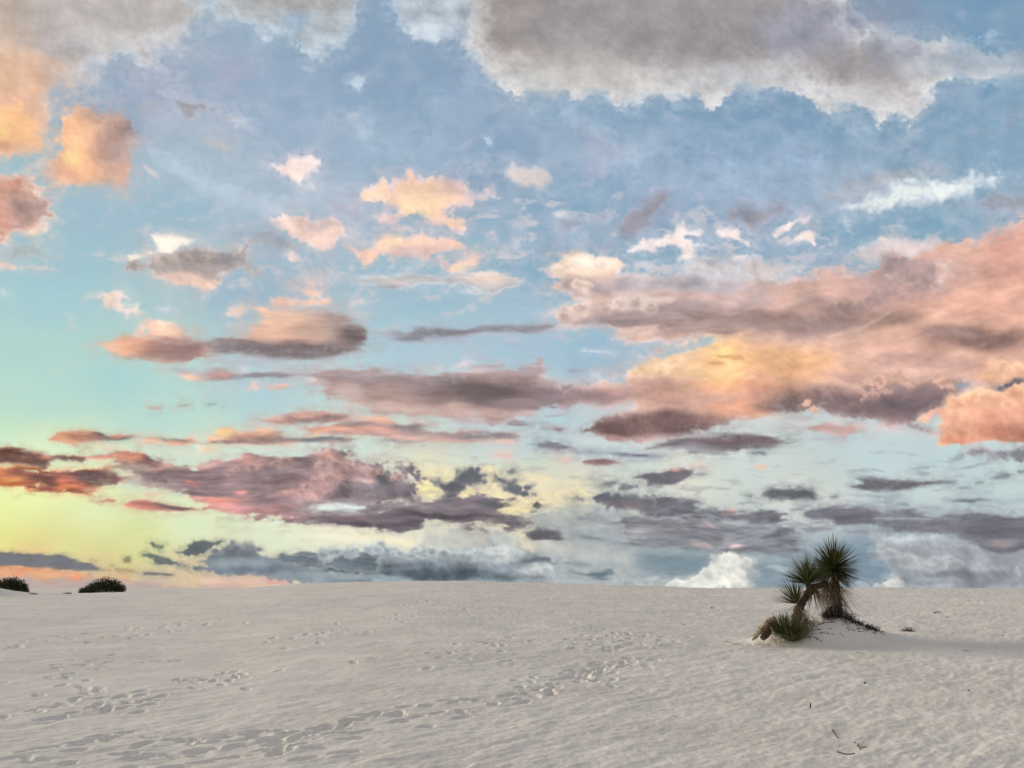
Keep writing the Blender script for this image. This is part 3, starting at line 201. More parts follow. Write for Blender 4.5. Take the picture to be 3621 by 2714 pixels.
([(1028.4,1142.7),(1037.4,1137.3),(1055.5,1144.5),(1051.9,1151.7),(1037.4,1149.9)],(148,140,146),(148,140,146),4,4,7,0.85,0.05,'i',[],None),
([(1149.6,1088.4),(1164,1084.8),(1176.7,1095.6),(1164,1101.1),(1153.2,1095.6)],(106,108,120),(106,108,120),4,3,5,0.95,0.05,'i',[],None),
([(1142.3,1102.9),(1160.4,1102.9),(1167.7,1110.1),(1149.6,1113.7)],(140,136,146),(140,136,146),4,4,7,0.85,0.05,'i',[],None),
([(1232.8,1077.6),(1247.3,1070.3),(1265.4,1077.6),(1261.7,1086.6),(1240,1084.8)],(130,130,142),(130,130,142),4,4,6,0.9,0.05,'i',[],None),
([(1149.6,1066.7),(1160.4,1066),(1158.6,1073.2),(1151.4,1072.1)],(130,132,142),(130,132,142),3,3,5,0.9,0.05,'i',[],None),
([(1274.4,1032.3),(1279.8,1030.5),(1279.1,1037.8),(1274.8,1037)],(150,156,162),(150,156,162),3,2,5,0.8,0.05,'i',[],None),
([(1160.4,1117.4),(1207.5,1099.3),(1287.1,1095.6),(1472.3,1117.4),(1472.3,1287.4),(1472.3,1287.4),(1287.1,1287.4),(1135.1,1287.4),(1127.9,1193.3),(1149.6,1153.5)],(172,178,180),(176,184,184),20,12,26,0.9,0.08,'i',[(1287.1,1211.4,90.5,36.2,(186,190,188),0.8),(1232.8,1124.6,72.4,14.5,(176,178,174),0.8),(1178.5,1175.2,50.7,21.7,(202,200,190),0.7),(1449.9,1211.4,43.4,36.2,(128,146,164),0.9)],(1472,1359)),
([(1120.6,1153.5),(1153.2,1155.3),(1153.2,1193.3),(1124.2,1189.7)],(232,216,188),(232,216,188),4,6,14,0.7,0.03,'i',[],None),
([(1138.7,1155.3),(1164,1139.1),(1182.1,1139.1),(1207.5,1148.1),(1229.2,1162.6),(1207.5,1168),(1153.2,1167.3),(1135.1,1162.6)],(118,112,124),(140,138,148),6,4,7,1,0.09,'s',[],None),
([(1247.3,1117.4),(1272.6,1113.7),(1297.9,1122.8),(1279.8,1128.2),(1254.5,1126.4)],(140,144,154),(140,144,154),5,5,9,0.85,0.08,'s',[],None),
([(1301.5,1131.8),(1341.3,1127.5),(1373.9,1133.6),(1359.4,1138.3),(1316,1137.3)],(140,146,154),(140,146,154),5,4,9,0.85,0.08,'s',[],None),
([(1236.4,1157.2),(1265.4,1155.3),(1316,1162.6),(1359.4,1168),(1424.5,1171.6),(1446.3,1178.9),(1402.8,1186.1),(1341.3,1178.9),(1272.6,1168)],(134,142,152),(152,160,168),6,4,9,0.95,0.08,'s',[],None),
([(1214.7,1215),(1250.9,1216.8),(1279.8,1225.9),(1250.9,1227.7),(1214.7,1220.5)],(146,158,166),(146,158,166),5,4,8,0.8,0.08,'s',[],None),
([(1214.7,1236.7),(1236.4,1229.5),(1265.4,1238.6),(1323.2,1229.5),(1330.5,1244),(1301.5,1251.2),(1250.9,1245.8)],(118,134,146),(146,158,166),5,5,9,0.9,0.08,'s',[],None),
([(1207.5,1204.2),(1229.2,1206),(1225.6,1209.6),(1211.1,1209.6)],(160,166,172),(160,166,172),4,4,8,0.7,0.08,'s',[],None),
([(1355.8,1218.7),(1388.4,1211.4),(1417.3,1222.3),(1413.7,1247.6),(1377.5,1251.2),(1352.2,1236.7)],(184,192,192),(184,192,192),10,8,14,0.7,0.1,'i',[],None),
([(643.1,1196.9),(693.7,1195.1),(744.4,1195.1),(766.1,1191.5),(787.8,1195.1),(798.6,1182.5),(816.7,1176.3),(831.2,1182.5),(838.4,1187.9),(860.1,1187.9),(874.6,1193.3),(903.6,1189.7),(910.8,1180.7),(928.9,1186.1),(939.7,1196.9),(983.1,1193.3),(1012.1,1189.7),(1055.5,1193.3),(1062.7,1175.2),(1088.1,1178.9),(1113.4,1186.1),(1142.3,1193.3),(1160.4,1200.6),(1167.7,1207.8),(1185.8,1206),(1205.7,1218.7),(1193,1227.7),(1200.2,1244),(1185.8,1254.8),(1142.3,1262.1),(997.6,1269.3),(816.7,1269.3),(643.1,1269.3)],(150,160,168),(170,180,184),7,6,5,1,0.16,'i',[(816.7,1189.7,18.1,10.9,(172,180,184),0.8),(1088.1,1193.3,39.8,14.5,(200,206,204),0.9),(1033.8,1204.2,28.9,10.9,(184,190,190),0.8),(889.1,1204.2,72.4,7.2,(170,178,182),0.8),(744.4,1234.9,137.5,12.3,(104,114,130),1),(925.3,1244.7,162.8,14.5,(92,105,124),1),(816.7,1225.9,108.5,7.2,(122,130,146),0.9),(1160.4,1233.1,32.6,10.9,(186,192,190),0.9),(1160.4,1211.4,36.2,5.8,(120,128,140),0.9),(1189.4,1215,18.1,5.8,(122,128,138),0.9),(726.3,1211.4,90.5,5.1,(136,144,154),0.7)],(643,715)),
([(643.1,1233.1),(708.2,1236.7),(780.5,1242.2),(845.7,1244),(889.1,1254.8),(852.9,1269.3),(643.1,1269.3)],(168,182,188),(150,164,176),8,5,12,0.9,0.07,'s',[],(643,708)),
([(390.7,1233.1),(416.1,1225.9),(426.9,1218.7),(445,1224.1),(441.4,1207.8),(459.5,1196.9),(455.9,1189.7),(484.8,1182.5),(499.3,1173.4),(521,1186.1),(542.7,1180.7),(557.2,1193.3),(571.6,1204.2),(593.4,1207.8),(615.1,1211.4),(687.4,1233.1),(800.3,1244),(800.3,1272.9),(687.4,1262.1),(615.1,1254.8),(542.7,1247.6),(470.3,1242.2)],(136,146,158),(140,146,154),6,5,7,1,0.07,'i',[(506.5,1193.3,43.4,10.9,(116,122,132),0.8),(542.7,1236.7,108.5,8.7,(120,132,152),0.9),(524.6,1215,65.1,8.7,(148,158,166),0.9),(651.2,1251.2,72.4,10.9,(152,162,170),0.9),(741.7,1244,72.4,7.2,(160,172,178),0.9)],None),
([(593.4,1211.4),(607.8,1200.6),(651.2,1197.7),(687.4,1198.8),(723.6,1191.5),(745.3,1195.1),(770.6,1189.7),(817.7,1196.9),(817.7,1240.4),(770.6,1239.6),(723.6,1234.9),(669.3,1227.7),(629.5,1220.5)],(118,128,142),(146,152,158),6,5,7,1,0.1,'s',[],None),
([(379.9,1195.1),(405.2,1187.9),(419.7,1171.6),(441.4,1168),(455.9,1171.6),(481.2,1169.8),(474,1178.9),(452.2,1189.7),(437.8,1200.6),(408.8,1203.5)],(114,120,128),(114,120,128),6,4,5,1,0.06,'i',[],None),
([(320.2,1173.4),(331,1170.9),(338.3,1177),(354.6,1180.7),(352.8,1186.1),(336.5,1186.1),(325.6,1179.6)],(130,136,126),(130,136,126),4,3,5,0.95,0.05,'i',[],None),
([(419.7,1215),(434.2,1207.8),(448.6,1213.2),(452.2,1220.5),(430.5,1220.5)],(140,146,146),(140,146,146),4,4,6,0.9,0.05,'i',[],None),
([(309.3,1201.3),(336.5,1197.7),(347.3,1202.4),(365.4,1206),(372.7,1215),(392.6,1220.5),(383.5,1224.1),(354.6,1218.7),(332.9,1216.8),(329.2,1207.8)],(118,124,130),(118,124,130),4,4,5,1,0.05,'s',[],None),
([(392.6,1222.3),(408.8,1220.5),(408.8,1227.7),(394.4,1227.7)],(130,136,142),(130,136,142),4,3,6,0.9,0.05,'i',[],None),
([(267.7,1209.6),(280.4,1206),(280.4,1212.5),(269.5,1213.2)],(150,150,124),(150,150,124),3,3,5,0.9,0.05,'i',[],None),
([(235.2,1222.3),(249.6,1223),(242.4,1226.6)],(170,166,130),(170,166,130),3,3,5,0.9,0.05,'s',[],None),
([(314.8,1191.5),(320.2,1191.5),(318.4,1194.1)],(160,166,134),(160,166,134),3,3,5,0.9,0.05,'i',[],None),
([(311.1,1214.3),(332.9,1215.8),(325.6,1217.9)],(190,190,140),(190,190,140),3,3,5,0.9,0.05,'s',[],None),
([(191.8,1211.4),(209.8,1212.1),(208,1214.3),(191.8,1213.6)],(190,190,136),(190,190,136),3,2,5,0.9,0.05,'s',[],None),
([(217.1,1233.1),(238.8,1233.1),(238.8,1237.5),(220.7,1237.5)],(176,162,132),(176,162,132),3,3,5,0.9,0.05,'s',[],None),
([(249.6,1231.3),(275,1231.3),(300.3,1234.9),(300.3,1239.6),(275,1238.6),(253.3,1239.6)],(172,158,132),(172,158,132),3,3,5,0.9,0.05,'s',[],None),
([(307.5,1238.6),(318.4,1236),(354.6,1237.5),(372.7,1243.3),(361.8,1246.2),(311.1,1244.7)],(134,132,136),(134,132,136),3,2,4,1,0.05,'s',[],None),
([(470.3,1139.1),(499.3,1138.3),(502.9,1141.2),(477.6,1141.2)],(206,216,186),(206,216,186),3,2,5,0.8,0.05,'s',[],None),
([(506.5,1143.4),(578.9,1145.6),(586.1,1149.2),(535.5,1147)],(214,218,190),(214,218,190),3,2,5,0.8,0.05,'s',[],None),
([(-298.5,1245.9),(14.5,1220.5),(57.9,1224.1),(94.1,1227.7),(123,1231.3),(159.2,1236),(202.6,1242.2),(202.6,1247.6),(253.3,1251.2),(275,1247.6),(275,1291),(-372.5,1266.7)],(232,166,128),(240,170,120),8,5,12,0.9,0.06,'s',[(21.7,1224.1,50.7,3.6,(246,156,114),1),(90.5,1229.5,21.7,2.9,(246,156,118),0.9),(36.2,1269.3,72.4,14.5,(188,168,166),1),(144.7,1265.7,90.5,14.5,(186,168,166),1),(90.5,1247.6,43.4,7.2,(236,176,132),0.8)],None),
([(-298.5,1264),(61.5,1244),(72.4,1254.8),(119.4,1258.5),(173.7,1256.6),(202.6,1247.6),(253.3,1251.2),(325.6,1258.5),(398,1265.7),(426.9,1274.7),(426.9,1294.6),(-372.5,1278.1)],(188,170,168),(200,176,162),8,5,8,0.95,0.03,'s',[],None),
([(-298.5,1203.5),(25.3,1193.3),(32.6,1197.7),(94.1,1202.4),(137.5,1201.3),(152,1206),(170,1213.2),(195.4,1218.7),(213.5,1234.9),(173.7,1234.9),(108.5,1231.3),(54.3,1225.9),(-298.5,1212.1)],(128,130,138),(128,130,138),6,3,4,1,0.04,'s',[],None),
([(148.3,1253),(159.2,1247.6),(173.7,1240.4),(177.3,1253),(162.8,1254.8)],(252,152,112),(252,152,112),3,3,4,0.9,0.04,'i',[],None),
([(28.9,1244),(39.8,1234.9),(45.2,1244),(54.3,1244),(43.4,1249.4)],(246,160,118),(246,160,118),3,3,4,0.8,0.04,'i',[],None),
([(188.1,1240.4),(197.2,1240.4),(197.2,1247.6),(189.9,1247.6)],(176,166,140),(176,166,140),3,3,6,0.7,0.04,'i',[],None),
([(426.9,1263.9),(481.2,1262.1),(542.7,1265.7),(506.5,1274.7),(426.9,1272.9)],(200,176,170),(200,176,170),4,3,8,0.8,0.04,'s',[],None),
([(569.8,1254.8),(615.1,1258.5),(625.9,1262.1),(586.1,1265)],(240,150,138),(224,170,160),3,2,5,0.95,0.04,'s',[],None),
([(434.2,1249.4),(564.4,1254.8),(578.9,1265.7),(434.2,1262.1)],(226,190,176),(226,190,176),4,3,10,0.6,0.04,'s',[],None),
([(1279.8,1073.9),(1301.5,1066.7),(1330.5,1064.9),(1359.4,1063.1),(1381.1,1073.9),(1413.7,1073.9),(1442.6,1081.2),(1472.3,1077.6),(1504.1,1102.9),(1504.1,1146.3),(1472.3,1146.3),(1439,1135.4),(1395.6,1117.4),(1373.9,1110.1),(1352.2,1102.9),(1316,1099.3),(1287.1,1088.4)],(116,116,130),(140,142,150),7,6,6,1,0.09,'i',[(1359.4,1088.4,39.8,9.4,(136,118,128),0.9),(1431.8,1117.4,43.4,8.7,(122,112,126),0.9)],None),
([(1352.2,1104.7),(1381.1,1104.7),(1377.5,1111.9),(1363,1111.9)],(222,220,206),(222,220,206),3,3,5,0.9,0.04,'s',[],None),
([(1297.9,1046.8),(1308.8,1037.8),(1334.1,1037.8),(1334.1,1050.4),(1308.8,1053)],(130,134,146),(130,134,146),4,4,6,0.95,0.06,'i',[],None),
([(1334.1,1055.8),(1344.9,1046.8),(1381.1,1048.6),(1377.5,1055.8),(1355.8,1063.1),(1337.7,1063.1)],(124,128,140),(124,128,140),4,4,6,0.95,0.06,'i',[],None),
([(1370.3,1034.1),(1395.6,1025.1),(1431.8,1021.5),(1449.9,1012.4),(1504.1,1016),(1489.7,1030.5),(1472.3,1045),(1442.6,1052.2),(1417.3,1052.2),(1399.2,1054),(1395.6,1041.4)],(124,120,132),(148,140,148),5,4,6,1,0.09,'s',[(1460.7,1016,21.7,5.8,(206,164,158),1)],None),
([(1411.8,1070.3),(1433.5,1072.1),(1455.2,1073.9),(1469.7,1081.2),(1505.9,1077.6),(1516.7,1088.4),(1502.2,1092),(1513.1,1102.9),(1556.5,1106.5),(1614.4,1104.7),(1665.1,1102.9),(1701.2,1110.1),(1712.1,1117.4),(1686.8,1121),(1722.9,1124.6),(1679.5,1135.4),(1643.4,1138.3),(1599.9,1131.8),(1556.5,1126.4),(1531.2,1124.6),(1498.6,1146.3),(1455.2,1139.1),(1411.8,1135.4)],(118,116,130),(140,142,150),6,6,6,1,0.1,'s',[(1466.1,1121,43.4,14.5,(112,104,120),0.8),(1433.5,1095.6,21.7,7.2,(122,116,130),0.7)],None),
([(1339.4,1117.4),(1505.9,1110.1),(1563.8,1124.6),(1614.4,1135.4),(1686.8,1139.1),(1737.4,1160.8),(1722.9,1193.3),(1665.1,1204.2),(1614.4,1202.4),(1534.8,1196.9),(1455.2,1189.7),(1339.4,1178.9)],(142,142,150),(160,164,170),10,10,14,0.92,0.2,'s',[(1527.6,1135.4,21.7,5.1,(196,172,178),0.7),(1578.2,1162.6,14.5,5.1,(206,182,184),0.8),(1505.9,1182.5,18.1,5.8,(216,184,184),0.9),(1598.1,1184.3,10.9,5.8,(220,184,188),0.9),(1665.1,1191.5,86.8,6.5,(120,112,130),0.9),(1520.3,1153.5,43.4,10.9,(128,120,134),0.8),(1614.4,1153.5,39.8,10.9,(162,166,176),0.8),(1466.1,1160.8,72.4,7.2,(140,134,148),0.6)],None),
([(1567.4,1104.7),(1578.2,1100),(1589.1,1102.9),(1585.5,1107.2)],(230,182,174),(230,182,174),3,2,4,0.95,0.04,'i',[],None),
([(1636.1,1160.8),(1665.1,1153.5),(1683.2,1139.1),(1722.9,1139.1),(1719.3,1153.5),(1686.8,1166.2),(1650.6,1168)],(118,116,132),(140,144,156),5,5,9,0.95,0.08,'s',[],None),
([(1534.8,1196.9),(1549.3,1195.1),(1571,1197.7),(1599.9,1200.6),(1614.4,1206),(1643.4,1207.8),(1643.4,1247.6),(1628.9,1272.9),(1556.5,1280.2),(1534.8,1276.5),(1440.7,1276.5),(1448,1262.1),(1469.7,1253),(1484.2,1245.8),(1498.6,1247.6),(1509.5,1236.7),(1524,1234.9),(1534.8,1222.3),(1538.4,1207.8)],(222,222,212),(206,208,202),7,8,5,1,0.16,'i',[(1581.8,1233.1,39.8,28.9,(234,232,222),0.9),(1556.5,1211.4,21.7,10.9,(226,224,214),0.8),(1628.9,1233.1,18.1,32.6,(176,184,188),0.9),(1484.2,1265.7,43.4,10.9,(196,202,200),0.8),(1505.9,1251.2,21.7,7.2,(216,216,208),0.7)],None),
([(1411.8,1251.2),(1433.5,1244),(1448,1251.2),(1444.4,1269.3),(1411.8,1269.3)],(178,188,188),(178,188,188),5,5,8,0.8,0.08,'i',[],None),
([(1353.9,1186.1),(1534.8,1196.9),(1531.2,1233.1),(1498.6,1244),(1440.7,1247.6),(1353.9,1247.6)],(130,148,162),(140,156,168),10,6,20,0.9,0.05,'s',[],(1354,1412)),
([(1628.9,1204.2),(1665.1,1200.6),(1773.6,1196.9),(1882.1,1204.2),(1882.1,1287.4),(1643.4,1287.4),(1628.9,1247.6)],(140,156,168),(146,160,170),10,8,30,0.85,0.07,'s',[(1686.8,1233.1,25.3,4.3,(190,200,206),0.9),(1665.1,1218.7,21.7,7.2,(166,176,182),0.6)],None),
([(1643.4,1073.9),(1657.8,1057.7),(1708.5,1054),(1759.1,1055.8),(1768.2,1070.3),(1762.7,1084.8),(1722.9,1084.1),(1694,1079.4),(1665.1,1083)],(110,112,122),(136,138,146),6,4,6,1,0.08,'s',[],None),
([(1835.1,1053),(1864,1045),(1849.6,1034.1),(1882.1,1032.3),(1918.3,1035.9),(1961.7,1037.8),(1990.7,1041.4),(2026.9,1040.7),(2063,1043.2),(2026.9,1046.8),(1990.7,1050.4),(1969,1057.7),(1940,1063.8),(1903.8,1066.7),(1860.4,1061.3)],(118,114,124),(136,136,146),6,3,6,1,0.09,'s',[],None),
([(2041.3,1083),(2070.3,1078.3),(2117.3,1075.7),(2164.3,1083),(2128.2,1087),(2070.3,1088.4)],(118,124,134),(150,160,168),4,3,6,0.95,0.07,'s',[],None),
([(2092,1092.7),(2164.3,1092),(2135.4,1095.6)],(172,184,190),(172,184,190),4,2,6,0.8,0.07,'s',[],None),
([(2095.6,1045),(2120.9,1041.4),(2142.6,1044.3),(2110.1,1048.6)],(136,142,150),(136,142,150),4,3,6,0.9,0.07,'s',[],None),
([(2070.3,1055.1),(2088.4,1052.2),(2095.6,1056.6),(2081.1,1058.7)],(160,168,174),(160,168,174),4,3,6,0.8,0.07,'s',[],None),
([(2142.6,1034.1),(2164.3,1025.1),(2189.7,1026.9),(2182.4,1034.1),(2157.1,1037.8)],(140,146,154),(140,146,154),4,4,7,0.9,0.07,'s',[],None),
([(2196.9,1017.9),(2243.9,1012.4),(2243.9,1023.3),(2204.1,1022.6)],(140,140,150),(140,140,150),4,4,7,0.9,0.07,'s',[],None),
([(2048.6,1028.7),(2081.1,1026.9),(2099.2,1033.4),(2063,1032.3)],(176,188,194),(176,188,194),4,3,7,0.8,0.07,'s',[],None),
([(1976.2,1012.4),(1994.3,1008.1),(2012.4,1008.8),(2005.2,1013.2),(1983.4,1014.6)],(170,182,188),(170,182,188),4,3,6,0.85,0.07,'s',[],None),
([(2168,1079.4),(2212.1,1078.3),(2212.1,1083),(2178.8,1081.9)],(176,188,194),(176,188,194),4,2,6,0.8,0.07,'s',[],None),
([(1902,1085.5),(1918.3,1085.5),(1914.7,1091.3),(1907.5,1089.1)],(140,148,156),(140,148,156),3,3,5,0.9,0.07,'s',[],None),
([(1927.4,1092.7),(1961.7,1090.2),(1965.4,1094.2),(1936.4,1095.6)],(150,158,166),(150,158,166),3,3,6,0.85,0.07,'s',[],None),
([(1795.3,1073.9),(1809.8,1070.3),(1817,1077.6),(1802.5,1081.9)],(150,158,164),(150,158,164),3,4,7,0.85,0.07,'s',[],None),
([(1616.2,1072.1),(1625.3,1071),(1625.3,1075.4),(1618,1075.4)],(130,132,134),(130,132,134),3,2,4,0.9,0.05,'i',[],None),
([(1498.6,1004.5),(1509.5,999.8),(1524,1001.6),(1516.7,1007),(1502.2,1008.1)],(236,206,190),(236,206,190),3,2,4,0.95,0.03,'s',[],None),
([(1632.5,1010.6),(1643.4,1005.2),(1659.6,1005.9),(1654.2,1013.2),(1636.1,1014.6)],(238,200,180),(238,200,180),3,2,4,0.95,0.03,'s',[],None),
([(1498.6,1025.1),(1524,1022.6),(1527.6,1026.2),(1509.5,1027.6)],(150,156,162),(150,156,162),3,2,5,0.85,0.05,'s',[],None),
([(1737.4,1117.4),(1737.4,1102.9),(1773.6,1095.6),(1820.6,1092.7),(1860.4,1095.6),(1903.8,1102.9),(1947.3,1102.9),(1976.2,1104.7),(2005.2,1111.9),(2048.6,1110.1),(2081.1,1104.7),(2135.4,1106.5),(2171.6,1111.9),(2243.9,1113.7),(2243.9,1193.3),(2212.1,1193.3),(2189.7,1204.2),(2149.9,1207.8),(2128.2,1189.7),(2092,1175.2),(2063,1160.8),(2005.2,1153.5),(1947.3,1155.3),(1911.1,1146.3),(1893,1135.4),(1838.7,1135.4),(1795.3,1128.2),(1759.1,1124.6)],(124,122,138),(146,148,160),7,5,7,1,0.09,'s',[(1846,1110.1,90.5,8.7,(134,130,144),0.8),(2135.4,1146.3,94.1,18.1,(112,112,132),0.9),(2164.3,1178.9,32.6,8.7,(162,150,158),0.9),(1936.4,1131.8,65.1,8.7,(118,118,134),0.8),(2171.6,1124.6,72.4,5.8,(122,124,136),0.7),(2026.9,1121,72.4,7.2,(128,124,140),0.6)],None),
([(1726.6,1130),(1773.6,1127.5),(1791.7,1131.8),(1759.1,1135.4),(1730.2,1134.7)],(140,142,154),(140,142,154),4,4,7,0.9,0.08,'s',[],None),
([(1730.2,1140.9),(1773.6,1137.3),(1791.7,1144.5),(1759.1,1153.5),(1730.2,1149.9)],(150,154,164),(150,154,164),4,5,9,0.8,0.1,'s',[],None),
([(1824.3,1151.7),(1864,1144.5),(1918.3,1153.5),(1900.2,1159),(1846,1157.2)],(150,148,160),(150,148,160),4,4,8,0.85,0.1,'s',[],None),
([(1722.9,1099.3),(1737.4,1097.8),(1744.7,1102.9),(1722.9,1105.8),(1708.5,1104.3)],(140,144,154),(140,144,154),4,3,6,0.85,0.1,'s',[],None),
([(1893,1121),(1918.3,1119.2),(2077.5,1121),(2077.5,1123.1),(1918.3,1124.6)],(196,206,206),(196,206,206),3,2,5,0.6,0.04,'s',[],None),
([(1885.8,1153.5),(1954.5,1155.3),(2026.9,1155.3),(2063,1164.4),(2092,1175.2),(2120.9,1189.7),(2149.9,1211.4),(2212.1,1211.4),(2212.1,1287.4),(1969,1287.4),(1918.3,1247.6),(1932.8,1211.4),(1893,1204.2),(1885.8,1175.2)],(170,174,180),(180,186,190),12,8,14,0.95,0.13,'i',[(1990.7,1164.4,57.9,8,(192,202,206),0.9),(1900.2,1186.1,18.1,8.7,(192,192,188),0.9),(1976.2,1215,21.7,13,(200,200,194),0.9),(1954.5,1222.3,21.7,7.2,(186,188,188),0.7),(2063,1240.4,65.1,7.2,(134,134,148),0.9),(2153.5,1251.2,86.8,14.5,(144,146,158),1),(2063,1204.2,72.4,14.5,(162,164,172),0.8),(2171.6,1218.7,43.4,10.9,(164,170,176),0.7),(1990.7,1258.5,57.9,7.2,(150,158,166),0.8),(1929.2,1193.3,21.7,7.2,(160,162,168),0.7)],None),
([(1788.1,1160.8),(1889.4,1168),(1893,1211.4),(1932.8,1222.3),(1918.3,1247.6),(1925.6,1287.4),(1773.6,1287.4),(1788.1,1211.4)],(128,148,168),(142,160,174),10,6,34,0.85,0.05,'s',[],(1774,1864)),
([(1914.7,1258.5),(1918.3,1251.9),(1929.2,1251.2),(1940,1262.1),(1943.6,1276.5),(1914.7,1276.5)],(208,208,202),(208,208,202),5,3,5,0.95,0.06,'i',[],None),
([(1885.8,1260.3),(1896.6,1255.6),(1907.5,1262.1),(1911.1,1276.5),(1882.1,1276.5)],(186,192,192),(186,192,192),5,4,6,0.9,0.06,'i',[],None),
([(1838.7,1262.1),(1860.4,1251.2),(1878.5,1262.1),(1882.1,1276.5),(1838.7,1276.5)],(170,180,186),(170,180,186),5,4,8,0.8,0.06,'i',[],None),
([(1189.2,681.6),(1222.5,667.3),(1255.8,653.1),(1236.7,648.3),(1222.5,629.3),(1175,622.2),(1189.2,615),(1208.2,605.5),(1184.5,596),(1189.2,577),(1208.2,567.5),(1227.2,548.5),(1246.3,543.8),(1265.3,558),(1303.3,553.3),(1341.3,558),(1355.6,572.3),(1346.1,586.5),(1388.8,591.3),(1493.4,596),(1564.7,605.5),(1636,596),(1683.5,600.8),(1731.1,591.3),(1778.6,579.4),(1845.1,581.8),(1892.7,577),(1906.9,548.5),(1930.7,543.8),(1968.7,553.3),(1997.2,548.5),(2040,524.7),(2092.3,517.6),(2139.8,505.7),(2173.1,486.7),(2212.1,467.7),(2634,597.4),(2671,708.7),(2212.1,828.9),(2158.8,857.5),(2092.3,843.2),(2063.8,862.2),(2049.5,886),(1987.7,905),(1978.2,914.5),(2025.7,938.3),(1921.2,928.7),(1864.1,909.7),(1778.6,890.7),(1731.1,886),(1683.5,897.9),(1636,907.4),(1588.5,919.2),(1560,926.4),(1521.9,938.3),(1445.9,952.5),(1398.4,962),(1312.8,952.5),(1255.8,938.3),(1251,928.7),(1284.3,914.5),(1341.3,881.2),(1360.3,876.5),(1208.2,881.2),(1208.2,838.4),(1303.3,824.2),(1350.8,824.2),(1341.3,809.9),(1398.4,786.2),(1455.4,771.9),(1521.9,743.4),(1540.9,729.1),(1464.9,743.4),(1350.8,748.1),(1322.3,733.9),(1331.8,714.9),(1293.8,705.4),(1255.8,714.9),(1208.2,705.4),(1194,691.1)],(220,182,168),(226,206,202),16,9,12,1,0.11,'d',[(1588.5,648.3,237.7,23.8,(200,174,170),0.6),(1445.9,667.3,118.8,19,(176,160,162),0.8),(1873.7,657.8,142.6,28.5,(186,156,150),0.6),(1659.8,705.4,71.3,11.4,(176,152,148),0.7),(2135.1,648.3,199.6,133.1,(232,182,162),1),(2182.6,553.3,61.8,71.3,(222,170,156),0.8),(1968.7,724.4,142.6,38,(236,190,168),0.8),(1826.1,691.1,133.1,23.8,(168,136,130),1),(1944.9,615,104.6,28.5,(192,160,156),0.9),(1754.8,710.1,71.3,19,(172,146,144),0.8),(1921.2,562.8,33.3,19,(172,150,152),0.9),(2063.8,577,57,23.8,(206,172,164),0.8),(1550.4,691.1,152.1,19,(168,142,138),0.9),(1407.9,676.8,85.6,19,(172,154,154),1),(1303.3,695.9,76,11.4,(164,152,156),0.9),(1469.6,714.9,61.8,14.3,(182,152,146),0.9),(1493.4,615,114.1,14.3,(192,186,196),0.9),(1360.3,648.3,38,19,(222,200,192),0.9),(1255.8,667.3,28.5,19,(226,200,190),0.9),(1636,648.3,61.8,19,(206,180,176),0.8),(1693,648.3,28.5,19,(224,182,168),0.8),(1802.4,615,28.5,23.8,(234,190,178),0.9),(1750.1,676.8,23.8,14.3,(220,178,164),0.8),(1436.4,648.3,19,9.5,(226,208,198),0.8),(1255.8,577,61.8,28.5,(250,226,204),0.9),(1317.5,567.5,28.5,14.3,(250,224,200),0.8),(1274.8,619.8,42.8,19,(196,182,186),0.9),(1360.3,610.3,57,14.3,(184,176,184),0.8),(1384.1,714.9,57,12.4,(222,194,184),0.9),(1555.2,776.7,57,42.8,(255,206,148),0.9),(1557.6,758.6,21.9,17.1,(255,222,156),0.8),(1559,756.7,9.5,8.6,(255,234,158),0.7),(1683.5,781.4,123.6,28.5,(250,196,146),0.9),(1731.1,809.9,95.1,19,(249,192,150),0.9),(1455.4,790.9,85.6,23.8,(250,208,164),1),(1398.4,809.9,42.8,19,(242,200,178),0.9),(1564.7,819.4,42.8,19,(252,208,154),0.8),(1588.5,838.4,104.6,14.3,(246,186,142),0.9),(1617,881.2,85.6,19,(242,178,146),1),(1645.5,847.9,71.3,14.3,(214,160,138),0.8),(1398.4,847.9,104.6,19,(206,164,150),0.9),(1255.8,857.5,95.1,14.3,(162,138,144),0.9),(1464.9,867,85.6,14.3,(214,168,152),0.8),(1422.1,914.5,142.6,20.9,(134,106,108),1),(1317.5,931.1,80.8,13.3,(132,104,108),1),(1502.9,933.5,80.8,13.3,(124,98,102),1),(1350.8,950.1,66.5,6.7,(196,156,154),0.8),(1873.7,869.3,166.4,28.5,(118,98,104),1),(1754.8,876.5,95.1,14.3,(140,118,122),1),(1968.7,886,95.1,28.5,(134,114,124),1),(1992.5,838.4,95.1,19,(150,126,132),0.9),(1873.7,900.2,57,9.5,(150,126,130),0.8),(2016.2,914.5,38,19,(136,112,122),0.9),(1849.9,809.9,66.5,12.4,(206,168,158),0.8),(1944.9,776.7,76,12.4,(190,154,146),0.8),(2063.8,786.2,76,11.4,(196,158,150),0.7),(2111.3,733.9,109.3,20.9,(140,112,110),1),(2063.8,724.4,57,11.4,(172,144,140),0.8),(1930.7,743.4,95.1,14.3,(216,174,158),0.6)],None),
([(1540.9,769.5),(1555.2,766.2),(1602.7,769.5),(1607.5,776.7),(1588.5,777.6),(1555.2,774.3)],(226,176,132),(226,176,132),4,3,5,0.9,0.06,'s',[],None),
([(1524.3,786.2),(1540.9,781.4),(1564.7,786.2),(1540.9,790.9)],(226,174,130),(226,174,130),4,3,5,0.9,0.06,'s',[],None),
([(1859.4,824.2),(1873.7,809.9),(1902.2,812.3),(1925.9,814.7),(1944.9,807.5),(1968.7,824.2),(2006.7,814.7),(2054.3,812.3),(2063.8,833.7),(2054.3,838.4),(2002,828.9),(1959.2,838.4),(1921.2,828.9),(1902.2,843.2),(1864.1,862.2),(1864.1,852.7),(1892.7,838.4)],(222,178,162),(206,166,154),5,5,6,1,0.1,'i',[],None),
